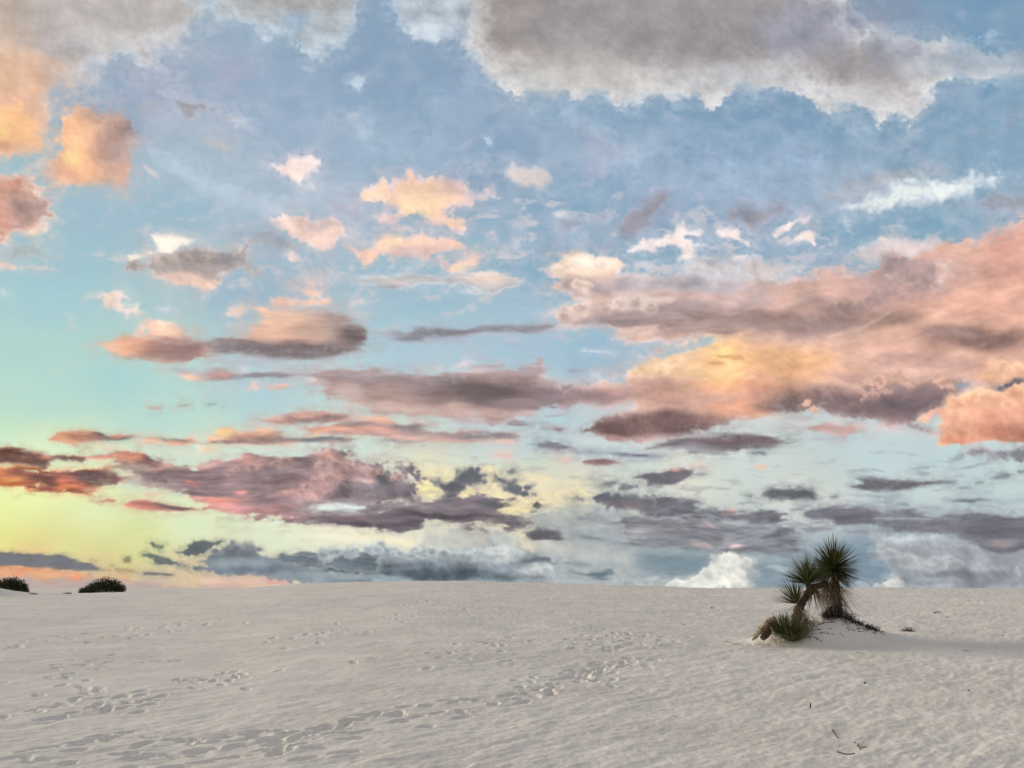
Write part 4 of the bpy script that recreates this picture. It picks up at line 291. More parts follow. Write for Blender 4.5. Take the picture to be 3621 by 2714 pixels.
([(1731.1,876.5),(1740.6,862.2),(1754.8,864.6),(1750.1,876.5),(1738.2,881.2)],(224,178,162),(224,178,162),4,2,4,1,0.06,'i',[],None),
([(1747.7,886),(1759.6,877.4),(1773.8,886),(1764.3,893.1),(1750.1,891.7)],(230,180,162),(230,180,162),4,2,4,1,0.06,'i',[],None),
([(2101.8,819.4),(2130.3,790.9),(2125.6,781.4),(2158.8,776.7),(2212.1,781.4),(2612.9,794.7),(2538.9,806.1),(2212.1,819.4),(2168.3,833.7),(2130.3,828.9)],(246,192,160),(232,180,156),6,5,7,1,0.09,'i',[],None),
([(2125.6,838.4),(2168.3,833.7),(2196.9,817.1),(2212.1,814.7),(2528.4,832.7),(2565.4,844.2),(2212.1,852.7),(2168.3,855.1),(2149.3,845.6)],(106,102,122),(120,122,146),5,4,6,0.95,0.06,'i',[],None),
([(2056.6,828.9),(2092.3,826.6),(2106.5,838.4),(2078,843.2)],(150,158,178),(150,158,178),4,4,7,0.8,0.06,'i',[],None),
([(1940.2,790.9),(1987.7,781.4),(1968.7,795.7)],(222,180,162),(222,180,162),4,4,6,0.8,0.06,'i',[],None),
([(1987.7,909.7),(1997.2,895.5),(2025.7,881.2),(2049.5,878.8),(2059,862.2),(2082.8,847.9),(2106.5,840.8),(2135.1,840.8),(2154.1,852.7),(2173.1,852.7),(2192.1,833.7),(2212.1,828.9),(2634,875.5),(2671,915.4),(2212.1,959.6),(2135.1,954.9),(2078,962),(2030.5,962),(2035.3,943),(2040,914.5),(2025.7,895.5),(2002,914.5)],(244,184,156),(246,196,166),7,4,5,1,0.1,'i',[(2111.3,862.2,33.3,19,(255,208,160),1),(2196.9,847.9,38,23.8,(250,200,164),1),(2173.1,928.7,57,23.8,(196,134,118),1),(2158.8,900.2,38,19,(222,158,138),0.8),(2063.8,947.8,42.8,11.4,(240,162,134),0.9),(2201.6,886,33.3,28.5,(240,180,154),0.8),(2087.5,900.2,42.8,28.5,(246,188,158),0.8),(2025.7,890.7,23.8,14.3,(224,176,160),0.8),(2201.6,947.8,47.5,9.5,(206,138,118),0.9),(2116.1,933.5,28.5,19,(232,168,142),0.6)],None),
([(2059,985.8),(2092.3,973.9),(2135.1,971.5),(2177.8,966.8),(2528.4,981.5),(2565.4,990),(2173.1,999.1),(2139.8,995.3),(2130.3,981),(2087.5,985.8),(2063.8,995.3)],(140,138,150),(162,158,166),6,6,7,0.95,0.1,'i',[(2111.3,973.9,47.5,5.7,(176,156,160),0.7)],None),
([(1683.5,914.5),(1707.3,900.2),(1754.8,902.6),(1750.1,926.4),(1697.8,928.7)],(200,190,194),(200,190,194),5,6,14,0.7,0.08,'s',[],None),
([(1750.1,926.4),(1778.6,914.5),(1802.4,909.7),(1840.4,912.1),(1878.4,921.6),(1873.7,933.5),(1835.6,943),(1826.1,954.9),(1802.4,954.9),(1788.1,940.6),(1759.6,935.9)],(206,172,164),(196,184,186),7,5,10,0.95,0.08,'s',[(1802.4,912.1,14.3,5.7,(232,196,184),0.9),(1826.1,928.7,47.5,6.7,(196,160,154),0.7)],None),
([(1759.6,947.8),(1792.8,945.4),(1797.6,952.5),(1769.1,954.9)],(186,188,196),(186,188,196),4,5,9,0.6,0.08,'s',[],None),
([(1398.4,971.5),(1426.9,957.3),(1464.9,947.8),(1512.4,935.9),(1560,933.5),(1612.2,938.3),(1683.5,947.8),(1726.3,954.9),(1702.5,964.4),(1664.5,969.1),(1602.7,971.5),(1588.5,981),(1560,985.8),(1512.4,983.4),(1474.4,976.3),(1436.4,973.9)],(132,120,130),(158,152,160),8,5,9,0.97,0.09,'s',[(1588.5,950.1,123.6,7.6,(126,106,114),0.9),(1502.9,973.9,47.5,7.6,(162,156,166),0.8)],None),
([(1241.5,980.1),(1293.8,978.7),(1336.6,976.3),(1369.8,981),(1445.9,983.4),(1417.4,988.2),(1360.3,988.2),(1293.8,983.4)],(130,132,146),(160,166,178),4,3,6,0.95,0.06,'s',[],None),
([(1160.7,954.9),(1189.2,954.9),(1232,965.8),(1208.2,972.5),(1160.7,966.8)],(140,136,150),(140,136,150),4,3,7,0.9,0.06,'s',[],None),
([(1621.7,978.7),(1645.5,977.2),(1652.6,983.4),(1626.5,983.4)],(140,146,158),(140,146,158),4,3,5,0.9,0.06,'s',[],None),
([(1203.5,988.2),(1232,990.5),(1232,997.7),(1213,999.1)],(232,198,188),(232,198,188),3,2,5,0.8,0.04,'i',[],None),
([(1852.3,553.3),(1864.1,543.8),(1902.2,539),(1940.2,543.8),(1892.7,558)],(214,206,208),(214,206,208),5,5,10,0.7,0.06,'i',[],None),
([(1909.3,598.4),(1921.2,586.5),(1949.7,579.4),(1940.2,596),(1921.2,605.5)],(222,200,196),(222,200,196),5,4,8,0.8,0.06,'i',[],None),
([(2016.2,610.3),(2021,596),(2040,591.3),(2030.5,577),(2021,569.9),(2049.5,569.9),(2049.5,586.5),(2035.3,615)],(230,206,198),(230,206,198),5,5,7,0.9,0.06,'i',[],None),
([(1365.1,572.3),(1384.1,562.8),(1417.4,565.1),(1419.7,579.4),(1384.1,579.4)],(214,208,214),(196,202,214),5,5,8,0.8,0.06,'i',[],None),
([(1488.7,577),(1512.4,567.5),(1540.9,565.1),(1588.5,572.3),(1636,591.3),(1683.5,596),(1636,605.5),(1588.5,605.5),(1521.9,593.7)],(216,206,208),(200,202,212),6,7,12,0.8,0.1,'i',[],None),
([(1788.1,729.1),(1873.7,700.6),(1930.7,667.3),(1921.2,681.6),(1849.9,724.4)],(236,202,182),(236,202,182),4,3,10,0.6,0.05,'i',[],None),
([(1412.6,752.9),(1436.4,748.1),(1445.9,762.4),(1426.9,767.1),(1417.4,762.4)],(220,192,186),(220,192,186),4,4,8,0.8,0.05,'i',[],None),
([(1369.8,767.1),(1403.1,769.5),(1407.9,781.4),(1388.8,786.2)],(222,204,204),(200,204,214),4,4,8,0.8,0.05,'i',[],None),
([(108.5,1002.3),(123,998),(152,1000.9),(180.9,1003.4),(173.7,1008.8),(144.7,1010.6),(115.8,1010.6)],(214,224,190),(214,224,190),4,5,7,0.8,0.03,'s',[],None),
([(231.6,1010.6),(289.4,1012.4),(325.6,1020.4),(282.2,1020.4),(249.6,1028.7),(235.2,1023.3)],(206,196,176),(206,196,176),4,7,10,0.55,0.05,'s',[],None),
([(202.6,1055.8),(231.6,1050.4),(253.3,1054),(275,1059.5),(253.3,1066.7),(217.1,1066.7)],(214,226,184),(214,226,184),4,6,9,0.8,0.03,'s',[],None),
([(325.6,983.5),(398,1001.6),(448.6,998),(445,1005.2),(426.9,1008.1),(383.5,1002.3),(347.3,994.3)],(214,222,200),(214,222,200),4,4,9,0.5,0.03,'s',[],None),
([(607.8,1066.7),(636.8,1055.8),(669.3,1034.1),(705.5,1019.7),(752.5,1005.2),(796,1005.2),(796,1030.5),(723.6,1059.5),(687.4,1081.2),(633.1,1073.9)],(186,152,152),(206,168,164),8,8,12,0.7,0.16,'i',[(651.2,1070.3,32.6,7.2,(220,170,166),0.9),(759.8,1008.8,21.7,5.8,(216,176,170),0.8)],None),
([(1726.3,710.1),(1778.6,695.9),(1849.9,681.6),(1902.2,662.6),(1944.9,629.3),(1921.2,615),(1864.1,648.3),(1778.6,667.3),(1707.3,686.3)],(166,142,142),(166,142,142),8,9,20,0.7,0.14,'i',[],None),
([(1293.8,691.1),(1360.3,681.6),(1445.9,681.6),(1521.9,695.9),(1588.5,691.1),(1655,705.4),(1588.5,717.2),(1493.4,724.4),(1398.4,705.4),(1327.1,703)],(170,150,150),(170,150,150),8,8,16,0.7,0.14,'s',[],None),
([(1921.2,558),(1959.2,553.3),(2016.2,572.3),(2040,600.8),(1997.2,629.3),(1944.9,615),(1916.4,586.5)],(168,148,150),(168,148,150),8,9,18,0.7,0.14,'i',[],None),
([(1312.8,657.8),(1336.6,643.6),(1374.6,638.8),(1398.4,648.3),(1388.8,672.1),(1350.8,672.1),(1317.5,669.7)],(228,208,198),(228,208,198),6,6,10,0.8,0.12,'i',[],None),
([(1222.5,672.1),(1246.3,653.1),(1279.5,653.1),(1293.8,667.3),(1279.5,686.3),(1236.7,686.3)],(230,206,194),(230,206,194),6,6,10,0.8,0.12,'i',[],None),
([(980.6,1201.4),(971.6,1210.4),(958.5,1213.2),(945.8,1205.9),(947.8,1196.7),(958.9,1189.8),(971.6,1193.1)],(159,167,172),(193,199,200),7.99678,2.5,3,0.8,0.08,'i',[(965.6,1210.1,16,8.7,(143,151,156),0.7)],None),
([(1118.7,1190.6),(1113.5,1197.7),(1101.2,1200.1),(1092.3,1195.9),(1089.6,1186.2),(1101.1,1180),(1115.1,1182.9)],(167,175,180),(201,207,208),7.35745,2.5,3,0.8,0.08,'i',[(1107.6,1198.6,14.7,8,(151,159,164),0.7)],None),
([(1014.6,1204.3),(1010.2,1209.4),(1002,1211.8),(995.9,1207.7),(995,1201.2),(1001.6,1197),(1010.6,1198.4)],(164,172,177),(198,204,205),5.16467,2.5,3,0.8,0.08,'i',[(1006.1,1209.9,10.3,5.6,(148,156,161),0.7)],None),
([(742,1195.2),(735.7,1203),(722.1,1203.9),(713.9,1199.3),(710.2,1191.1),(722,1183.8),(736.1,1187.5)],(160,168,173),(194,200,201),7.1491,2.5,3,0.8,0.08,'i',[(728.1,1203,14.3,7.8,(144,152,157),0.7)],None),
([(931.1,1193.7),(922.8,1202.9),(911.9,1203.4),(900.9,1198.8),(902,1188.7),(911.4,1184.2),(923.6,1186.4)],(156,164,169),(190,196,197),7.14295,2.5,3,0.8,0.08,'i',[(917.4,1201.5,14.3,7.8,(140,148,153),0.7)],None),
([(773.4,1201.6),(771.1,1206.7),(763.2,1208.3),(755.7,1204.5),(756.7,1199.1),(762.7,1196.1),(771.1,1195.9)],(157,165,170),(191,197,198),4.56073,2.5,3,0.8,0.08,'i',[(766.8,1206.6,9.1,5,(141,149,154),0.7)],None),
([(1039.2,1200.8),(1034.2,1210),(1022.5,1211.1),(1009.9,1206),(1010,1196.3),(1022.3,1189.8),(1035.2,1193)],(160,168,173),(194,200,201),7.31724,2.5,3,0.8,0.08,'i',[(1028.4,1208.8,14.6,8,(144,152,157),0.7)],None),
([(776.8,1201.7),(769.3,1209.7),(755.8,1214.1),(742.4,1206.6),(742.8,1196.2),(755.3,1189.7),(770.7,1192.9)],(164,172,177),(198,204,205),8.07319,2.5,3,0.8,0.08,'i',[(762.2,1210.5,16.1,8.8,(148,156,161),0.7)],None),
([(821.6,1192),(817.5,1200),(805.3,1201.9),(796.1,1196.5),(795.2,1187.2),(804.7,1181.3),(816.6,1183.8)],(164,172,177),(198,204,205),6.88989,2.5,3,0.8,0.08,'i',[(810.6,1199.5,13.8,7.5,(148,156,161),0.7)],None),
([(1080.4,1194.9),(1074.8,1203.6),(1059.8,1204.7),(1047.5,1200.3),(1049,1189.7),(1059.6,1183.2),(1072.4,1185.4)],(162,170,175),(196,202,203),7.67761,2.5,3,0.8,0.08,'i',[(1066.2,1203.2,15.4,8.4,(146,154,159),0.7)],None),
([(997.2,1200.9),(989.6,1208.3),(978.1,1211.6),(968.9,1205.7),(967.2,1196.9),(978.1,1191.4),(989.6,1193.5)],(159,167,172),(193,199,200),7.2587,2.5,3,0.8,0.08,'i',[(984.1,1208.8,14.5,7.9,(143,151,156),0.7)],None),
([(780.5,1190.2),(776.5,1196.4),(765.6,1197.3),(757.8,1193.7),(757.8,1186.9),(765.6,1182.1),(775.3,1183.3)],(157,165,170),(191,197,198),5.89745,2.5,3,0.8,0.08,'i',[(770.8,1196.6,11.8,6.4,(141,149,154),0.7)],None),
([(934.9,1198.2),(927.9,1207.7),(912.8,1208.4),(900.8,1203.4),(899.1,1192.4),(912.5,1187.2),(928.2,1190.4)],(157,165,170),(191,197,198),8.06652,2.5,3,0.8,0.08,'i',[(919.4,1207,16.1,8.8,(141,149,154),0.7)],None),
([(944.9,1193.5),(937.9,1200.4),(926.6,1204.2),(917.5,1198.2),(915.5,1189.2),(926.6,1182.7),(938.1,1186.1)],(159,167,172),(193,199,200),6.61961,2.5,3,0.8,0.08,'i',[(931.9,1200.7,13.2,7.2,(143,151,156),0.7)],None),
([(1135.4,1197.5),(1132,1203.9),(1121.4,1206.8),(1114.8,1201.3),(1113.9,1193.3),(1121.4,1189.8),(1131.6,1191.5)],(167,175,180),(201,207,208),5.94852,2.5,3,0.8,0.08,'i',[(1126.5,1204,11.9,6.5,(151,159,164),0.7)],None),
([(829.3,1189.3),(822.6,1197.5),(811.9,1198.8),(802.9,1193.2),(802.2,1185.1),(811.9,1179.1),(823.8,1182.7)],(159,167,172),(193,199,200),6.68746,2.5,3,0.8,0.08,'i',[(817.3,1196.6,13.4,7.3,(143,151,156),0.7)],None),
([(899.2,1202.5),(896,1209.8),(884.9,1211.7),(876.3,1206.9),(876.7,1198.7),(884.8,1194.4),(895.7,1194.7)],(156,164,169),(190,196,197),6.25061,2.5,3,0.8,0.08,'i',[(890.3,1209.3,12.5,6.8,(140,148,153),0.7)],None),
([(1084.5,1190.1),(1078.8,1195.9),(1070.5,1197.3),(1063.8,1193),(1063,1186.6),(1070.8,1183.4),(1080.2,1183.8)],(163,171,176),(197,203,204),5.10999,2.5,3,0.8,0.08,'i',[(1074.7,1195.7,10.2,5.6,(147,155,160),0.7)],None),
([(724.4,1205.9),(717.9,1214.5),(702.1,1219.2),(689.6,1210.5),(691.5,1200),(702.7,1193.8),(716.6,1197.5)],(163,171,176),(197,203,204),8.24267,2.5,3,0.8,0.08,'i',[(709.1,1214.9,16.5,9,(147,155,160),0.7)],None),
([(712.6,1199.3),(710.9,1204.5),(703.4,1205.1),(697.7,1202),(697.3,1196.3),(703.2,1194.1),(710.8,1195)],(163,171,176),(197,203,204),4.16682,2.5,3,0.8,0.08,'i',[(706.6,1203.8,8.3,4.5,(147,155,160),0.7)],None),
([(921.8,1198.5),(917,1206.5),(905.9,1206.8),(897.6,1202.5),(895.7,1194.7),(905.8,1188.7),(916.5,1190.6)],(157,165,170),(191,197,198),6.58186,2.5,3,0.8,0.08,'i',[(911.4,1205.6,13.2,7.2,(141,149,154),0.7)],None),
([(768.7,1195),(763.6,1202.5),(748.8,1204.5),(739.7,1200.5),(737.3,1190.6),(749.5,1182.5),(763.2,1185.4)],(157,165,170),(191,197,198),7.70848,2.5,3,0.8,0.08,'i',[(755.5,1203.4,15.4,8.4,(141,149,154),0.7)],None),
([(969.1,1195.8),(964.2,1201.2),(954.8,1203.7),(946.6,1199.1),(946.5,1192.5),(955,1188.1),(965,1190)],(157,165,170),(191,197,198),5.31637,2.5,3,0.8,0.08,'i',[(959.5,1201.6,10.6,5.8,(141,149,154),0.7)],None),
([(717.6,1196.2),(710.1,1205),(697.5,1207.6),(687.2,1201.1),(688.6,1191.8),(698.2,1185.6),(711.3,1186.4)],(157,165,170),(191,197,198),7.76273,2.5,3,0.8,0.08,'i',[(704.3,1204.7,15.5,8.5,(141,149,154),0.7)],None),
([(805.2,1187.4),(801.1,1193.9),(793.1,1195.6),(785.2,1190.8),(785.8,1183.7),(793.3,1179.8),(801.6,1181.3)],(164,172,177),(198,204,205),5.11303,2.5,3,0.8,0.08,'i',[(797.2,1193,10.2,5.6,(148,156,161),0.7)],None),
([(771.2,1191.1),(769.6,1196.4),(760.2,1197.9),(753.8,1194.4),(752.6,1188.3),(760.3,1183.9),(769.5,1185.3)],(161,169,174),(195,201,202),4.86408,2.5,3,0.8,0.08,'i',[(764.1,1196.4,9.7,5.3,(145,153,158),0.7)],None),
([(1128.3,1194.5),(1123.1,1204),(1110.1,1204.4),(1101.5,1198.5),(1098.1,1190),(1109.7,1185.6),(1122.3,1187.4)],(160,168,173),(194,200,201),7.27876,2.5,3,0.8,0.08,'i',[(1116.1,1202.5,14.6,7.9,(144,152,157),0.7)],None),
([(725,1199),(723.3,1204.3),(713.1,1206.1),(705.7,1201.8),(706.3,1196.1),(713.1,1190.7),(722.5,1192.4)],(158,166,171),(192,198,199),5.19618,2.5,3,0.8,0.08,'i',[(717.4,1204.6,10.4,5.7,(142,150,155),0.7)],None),
([(712,1201.3),(708,1209.4),(696.4,1210.1),(686,1204.9),(688.6,1197.5),(696.6,1191.5),(708.3,1194.4)],(157,165,170),(191,197,198),6.36426,2.5,3,0.8,0.08,'i',[(701.5,1208.2,12.7,6.9,(141,149,154),0.7)],None),
([(738.4,1195),(732.6,1201.9),(723.8,1202.4),(716,1198.5),(716.6,1191.4),(723.6,1186.2),(733.7,1187.7)],(163,171,176),(197,203,204),5.73606,2.5,3,0.8,0.08,'i',[(728.2,1201.2,11.5,6.3,(147,155,160),0.7)],None),
([(1049.7,1196.6),(1043.8,1205.6),(1030.2,1208.1),(1019.9,1200.8),(1021.3,1192.4),(1030.2,1185.5),(1042.5,1189.2)],(165,173,178),(199,205,206),7.44392,2.5,3,0.8,0.08,'i',[(1036.2,1204.7,14.9,8.1,(149,157,162),0.7)],None),
([(925.3,1192.7),(923,1197.9),(914.6,1198.8),(908.5,1195.4),(909.4,1189.8),(914.2,1186),(921.5,1187.6)],(158,166,171),(192,198,199),4.42252,2.5,3,0.8,0.08,'i',[(918.1,1197.5,8.8,4.8,(142,150,155),0.7)],None),
([(1020,1205.2),(1017.2,1213.5),(1003.1,1215.5),(991.5,1210.5),(992.4,1200),(1002.9,1196.1),(1016.9,1197.1)],(156,164,169),(190,196,197),7.34701,2.5,3,0.8,0.08,'i',[(1009.1,1213.3,14.7,8,(140,148,153),0.7)],None),
([(1128.7,1199.9),(1121.9,1206.3),(1112.3,1208.5),(1104.1,1204),(1104.5,1196.3),(1112.3,1190.2),(1123.4,1192.4)],(163,171,176),(197,203,204),5.97077,2.5,3,0.8,0.08,'i',[(1117,1206.4,11.9,6.5,(147,155,160),0.7)],None),
([(863.5,1200.4),(859.5,1207.7),(849.5,1208.1),(840.3,1204),(840.7,1196.2),(849.8,1191.1),(860.2,1194.6)],(162,170,175),(196,202,203),6.0065,2.5,3,0.8,0.08,'i',[(854.8,1206.9,12,6.6,(146,154,159),0.7)],None),
([(942.9,1196.3),(940.1,1202.2),(930.9,1203.5),(922.2,1199.9),(922.4,1192.8),(930.9,1188.8),(940.9,1190.6)],(163,171,176),(197,203,204),5.24587,2.5,3,0.8,0.08,'i',[(935.4,1202,10.5,5.7,(147,155,160),0.7)],None),
([(998.5,1197.9),(996.5,1203),(988.8,1203.5),(981.9,1200.3),(982.4,1195.6),(988.8,1191.6),(997.1,1192.5)],(164,172,177),(198,204,205),4.19209,2.5,3,0.8,0.08,'i',[(992.4,1202.4,8.4,4.6,(148,156,161),0.7)],None),
([(1084.6,1191.7),(1080.3,1197.9),(1072.3,1198.2),(1066.9,1194.6),(1066.4,1188.5),(1072.1,1184.1),(1081,1186.5)],(157,165,170),(191,197,198),4.76848,2.5,3,0.8,0.08,'i',[(1076.3,1196.9,9.5,5.2,(141,149,154),0.7)],None),
([(1009.4,1202.4),(1003.3,1208.3),(993.9,1211.2),(987.3,1206),(985.4,1199.3),(994.4,1194.5),(1004.4,1195.5)],(164,172,177),(198,204,205),5.49568,2.5,3,0.8,0.08,'i',[(998.6,1208.4,11,6,(148,156,161),0.7)],None),
([(879.3,1198.5),(874.4,1208.6),(860.6,1208),(850.8,1203.5),(848.7,1194),(860.6,1187),(874.5,1189.1)],(164,172,177),(198,204,205),7.83083,2.5,3,0.8,0.08,'i',[(866.7,1207,15.7,8.5,(148,156,161),0.7)],None),
([(1079.6,1190.8),(1075,1200.5),(1061.5,1202.2),(1049,1195.6),(1052.2,1186.5),(1061.5,1181.4),(1073.5,1181.9)],(183,190,191),(209,213,211),7.55879,2.5,3,0.85,0.08,'i',[(1067.5,1199.1,15.1,8.2,(167,174,175),0.7)],None),
([(1117.9,1196.2),(1112.6,1204.5),(1098.4,1205),(1090.5,1200.1),(1090.1,1191.9),(1098.9,1185.7),(1112,1189.2)],(186,193,194),(212,216,214),7.05226,2.5,3,0.85,0.08,'i',[(1104.7,1203.9,14.1,7.7,(170,177,178),0.7)],None),
([(1098.9,1187.5),(1094.4,1195.8),(1082.7,1195.4),(1073.2,1191.8),(1074.8,1184),(1083.1,1178.9),(1095,1179.4)],(186,193,194),(212,216,214),6.37038,2.5,3,0.85,0.08,'i',[(1088.4,1194.5,12.7,6.9,(170,177,178),0.7)],None),
([(1090.9,1191.3),(1084.6,1200.1),(1072.7,1199.9),(1063,1195.4),(1062.1,1187.4),(1072.9,1182.6),(1085,1182.2)],(188,195,196),(214,218,216),7.0037,2.5,3,0.85,0.08,'i',[(1078.5,1198.9,14,7.6,(172,179,180),0.7)],None),
([(1100.2,1186),(1095.3,1192.1),(1085.3,1193.3),(1077.1,1189.4),(1076.9,1183),(1085.1,1177),(1094.6,1179.7)],(183,190,191),(209,213,211),5.57404,2.5,3,0.85,0.08,'i',[(1089.5,1192.1,11.1,6.1,(167,174,175),0.7)],None),
([(1093.7,1191.1),(1091.3,1197.9),(1079.8,1200.8),(1070.7,1195.1),(1072.8,1187.8),(1079.6,1182.7),(1091.5,1183.5)],(192,199,200),(218,222,220),6.07578,2.5,3,0.85,0.08,'i',[(1084.9,1197.7,12.2,6.6,(176,183,184),0.7)],None),
([(1101.9,1192.6),(1097.5,1202.1),(1084.2,1202.1),(1074.6,1196.9),(1074.4,1188.3),(1084.6,1183.4),(1096.8,1184.3)],(182,189,190),(208,212,210),7.34287,2.5,3,0.85,0.08,'i',[(1090.8,1200.6,14.7,8,(166,173,174),0.7)],None),
([(1095.7,1193.9),(1094.1,1199.8),(1084.6,1200.5),(1075.9,1197.5),(1078.5,1191),(1084.4,1187.2),(1093.7,1188.4)],(191,198,199),(217,221,219),5.04855,2.5,3,0.85,0.08,'i',[(1088.5,1199.4,10.1,5.5,(175,182,183),0.7)],None),
([(1081.9,1193),(1078.7,1200.3),(1066.6,1202.4),(1056.6,1197.8),(1057.9,1188.6),(1066.7,1183.3),(1079,1186.2)],(187,194,195),(213,217,215),6.71662,2.5,3,0.85,0.08,'i',[(1072,1200.3,13.4,7.3,(171,178,179),0.7)],None),
([(1174.9,1233.5),(1171.6,1238.4),(1162.1,1239.6),(1155.4,1236.5),(1156.4,1230.5),(1162.2,1226),(1171.8,1228)],(180,186,188),(200,204,203),5.00185,2.5,3,0.8,0.08,'i',[(1166.3,1238.9,10,5.5,(164,170,172),0.7)],None),
([(1192.7,1234.8),(1189.5,1241.3),(1176.8,1244.7),(1167.3,1238.8),(1165.8,1230.9),(1176.7,1224.5),(1187.4,1227.6)],(179,185,187),(199,203,202),6.56707,2.5,3,0.8,0.08,'i',[(1182.2,1241.9,13.1,7.2,(163,169,171),0.7)],None),
([(1166.6,1233.4),(1163.9,1238.7),(1157.5,1238.8),(1151.1,1236.2),(1152.2,1230.7),(1157.3,1227.9),(1164.7,1229.2)],(177,183,185),(197,201,200),4.01452,2.5,3,0.8,0.08,'i',[(1160.7,1237.8,8,4.4,(161,167,169),0.7)],None),
([(1189.7,1231.4),(1187.7,1236.4),(1179.9,1236.7),(1172.6,1234.1),(1172.5,1229),(1179.5,1226),(1187.6,1226.3)],(181,187,189),(201,205,204),4.33656,2.5,3,0.8,0.08,'i',[(1183.2,1236.1,8.7,4.7,(165,171,173),0.7)],None),
([(1159.4,1236.9),(1155,1241.4),(1148.5,1243.3),(1142.4,1239.1),(1142.6,1234.1),(1148.8,1230.8),(1155.3,1232.6)],(174,180,182),(194,198,197),4.02611,2.5,3,0.8,0.08,'i',[(1151.9,1241.3,8.1,4.4,(158,164,166),0.7)],None),
([(1185.4,1233.6),(1182,1240.2),(1173.6,1239.9),(1166.5,1236.4),(1166.3,1230.2),(1173.2,1227),(1181.7,1227.7)],(182,188,190),(202,206,205),5.13021,2.5,3,0.8,0.08,'i',[(1177.6,1239.2,10.3,5.6,(166,172,174),0.7)],None),
([(1166.3,1239.2),(1163.6,1244.7),(1156,1245.6),(1150.2,1242.2),(1149.2,1236.7),(1156.3,1233.7),(1163.3,1233.9)],(177,183,185),(197,201,200),4.24891,2.5,3,0.8,0.08,'i',[(1159.5,1243.9,8.5,4.6,(161,167,169),0.7)],None),
([(534.6,1187.7),(530,1192.7),(523,1193.8),(518.4,1190.7),(517.6,1185),(523.1,1182.2),(530.5,1183.2)],(123,130,138),(143,147,151),4.1703,2.5,3,0.8,0.08,'i',[(526.7,1192.3,8.3,4.5,(107,114,122),0.7)],None),
([(481.3,1193.5),(477.3,1201.5),(466.8,1203.4),(458.1,1197),(458.4,1189.9),(467.4,1184.5),(477.5,1187.2)],(128,135,143),(148,152,156),6.24161,2.5,3,0.8,0.08,'i',[(472.2,1200.3,12.5,6.8,(112,119,127),0.7)],None),
([(569.8,1188.7),(565.9,1192.8),(558.2,1194.6),(552.8,1191.1),(552.5,1185.7),(558.6,1183.3),(565.9,1183.4)],(126,133,141),(146,150,154),4.13257,2.5,3,0.8,0.08,'i',[(562,1193.2,8.3,4.5,(110,117,125),0.7)],None),
([(542.9,1182.7),(536.9,1190.6),(527.3,1191.2),(517.2,1186.7),(518.6,1179.2),(527,1174.8),(537.9,1175.3)],(129,136,144),(149,153,157),6.07994,2.5,3,0.8,0.08,'i',[(532.3,1189.4,12.2,6.6,(113,120,128),0.7)],None),
([(479.4,1193.8),(475.5,1199.8),(466.3,1202),(457.2,1197.9),(458.7,1189.9),(466.3,1185.3),(475.7,1187.4)],(122,129,137),(142,146,150),5.85481,2.5,3,0.8,0.08,'i',[(470.8,1200.2,11.7,6.4,(106,113,121),0.7)],None),
([(536.3,1187.6),(532.2,1193.7),(523.5,1194),(517.5,1191),(518,1184.7),(523.9,1179.9),(531.5,1182)],(131,138,146),(151,155,159),4.77529,2.5,3,0.8,0.08,'i',[(527.8,1192.9,9.6,5.2,(115,122,130),0.7)],None),
([(535.7,1189.2),(530.8,1195.1),(522.5,1195.6),(515.4,1192.2),(515.4,1186.1),(522.5,1183.2),(531,1184.6)],(131,138,146),(151,155,159),4.70922,2.5,3,0.8,0.08,'i',[(526.6,1194.3,9.4,5.1,(115,122,130),0.7)],None),
([(553.6,1182.7),(548.9,1189.6),(539.8,1189.6),(531.5,1186.2),(532.9,1179.2),(540.3,1175.7),(548.5,1176.4)],(128,135,143),(148,152,156),5.32189,2.5,3,0.8,0.08,'i',[(544.5,1188.5,10.6,5.8,(112,119,127),0.7)],None),
([(544.9,1185.4),(540.7,1191.1),(532.3,1192.4),(526.7,1188.1),(524.7,1182.7),(532.5,1179.7),(541,1180.7)],(127,134,142),(147,151,155),4.69264,2.5,3,0.8,0.08,'i',[(536.1,1190.5,9.4,5.1,(111,118,126),0.7)],None),
([(518.2,1183.5),(516.1,1189.8),(506,1191.3),(498.1,1187.2),(498.4,1180.7),(505.9,1174.9),(515,1178.3)],(126,133,141),(146,150,154),5.28489,2.5,3,0.8,0.08,'i',[(510.6,1189.3,10.6,5.8,(110,117,125),0.7)],None),
([(1479.5,1258.3),(1476.8,1264.1),(1468.8,1264.4),(1460.6,1261.7),(1461.3,1255.5),(1468.8,1251.5),(1477,1253.6)],(213,214,207),(231,231,223),4.81884,2.5,3,0.85,0.08,'i',[(1472.7,1263.5,9.6,5.3,(197,198,191),0.7)],None),
([(1582.1,1216.3),(1576.7,1224.8),(1563.5,1226.5),(1553.1,1221.1),(1552.9,1212.1),(1563.7,1207.1),(1574.9,1208.1)],(217,218,211),(235,235,227),6.85492,2.5,3,0.85,0.08,'i',[(1569.1,1223.8,13.7,7.5,(201,202,195),0.7)],None),
([(1500.1,1262.9),(1496.9,1268.4),(1487.7,1269.5),(1480.9,1266.2),(1481,1259.9),(1487.5,1254.1),(1497.9,1257)],(219,220,213),(237,237,229),5.45877,2.5,3,0.85,0.08,'i',[(1492.1,1268.8,10.9,6,(203,204,197),0.7)],None),
([(1472.6,1258.2),(1469.1,1263.3),(1461.9,1264.8),(1455.8,1260.9),(1456.8,1255.7),(1461.9,1251.9),(1468.7,1253.9)],(217,218,211),(235,235,227),4.10733,2.5,3,0.85,0.08,'i',[(1465.3,1262.7,8.2,4.5,(201,202,195),0.7)],None),
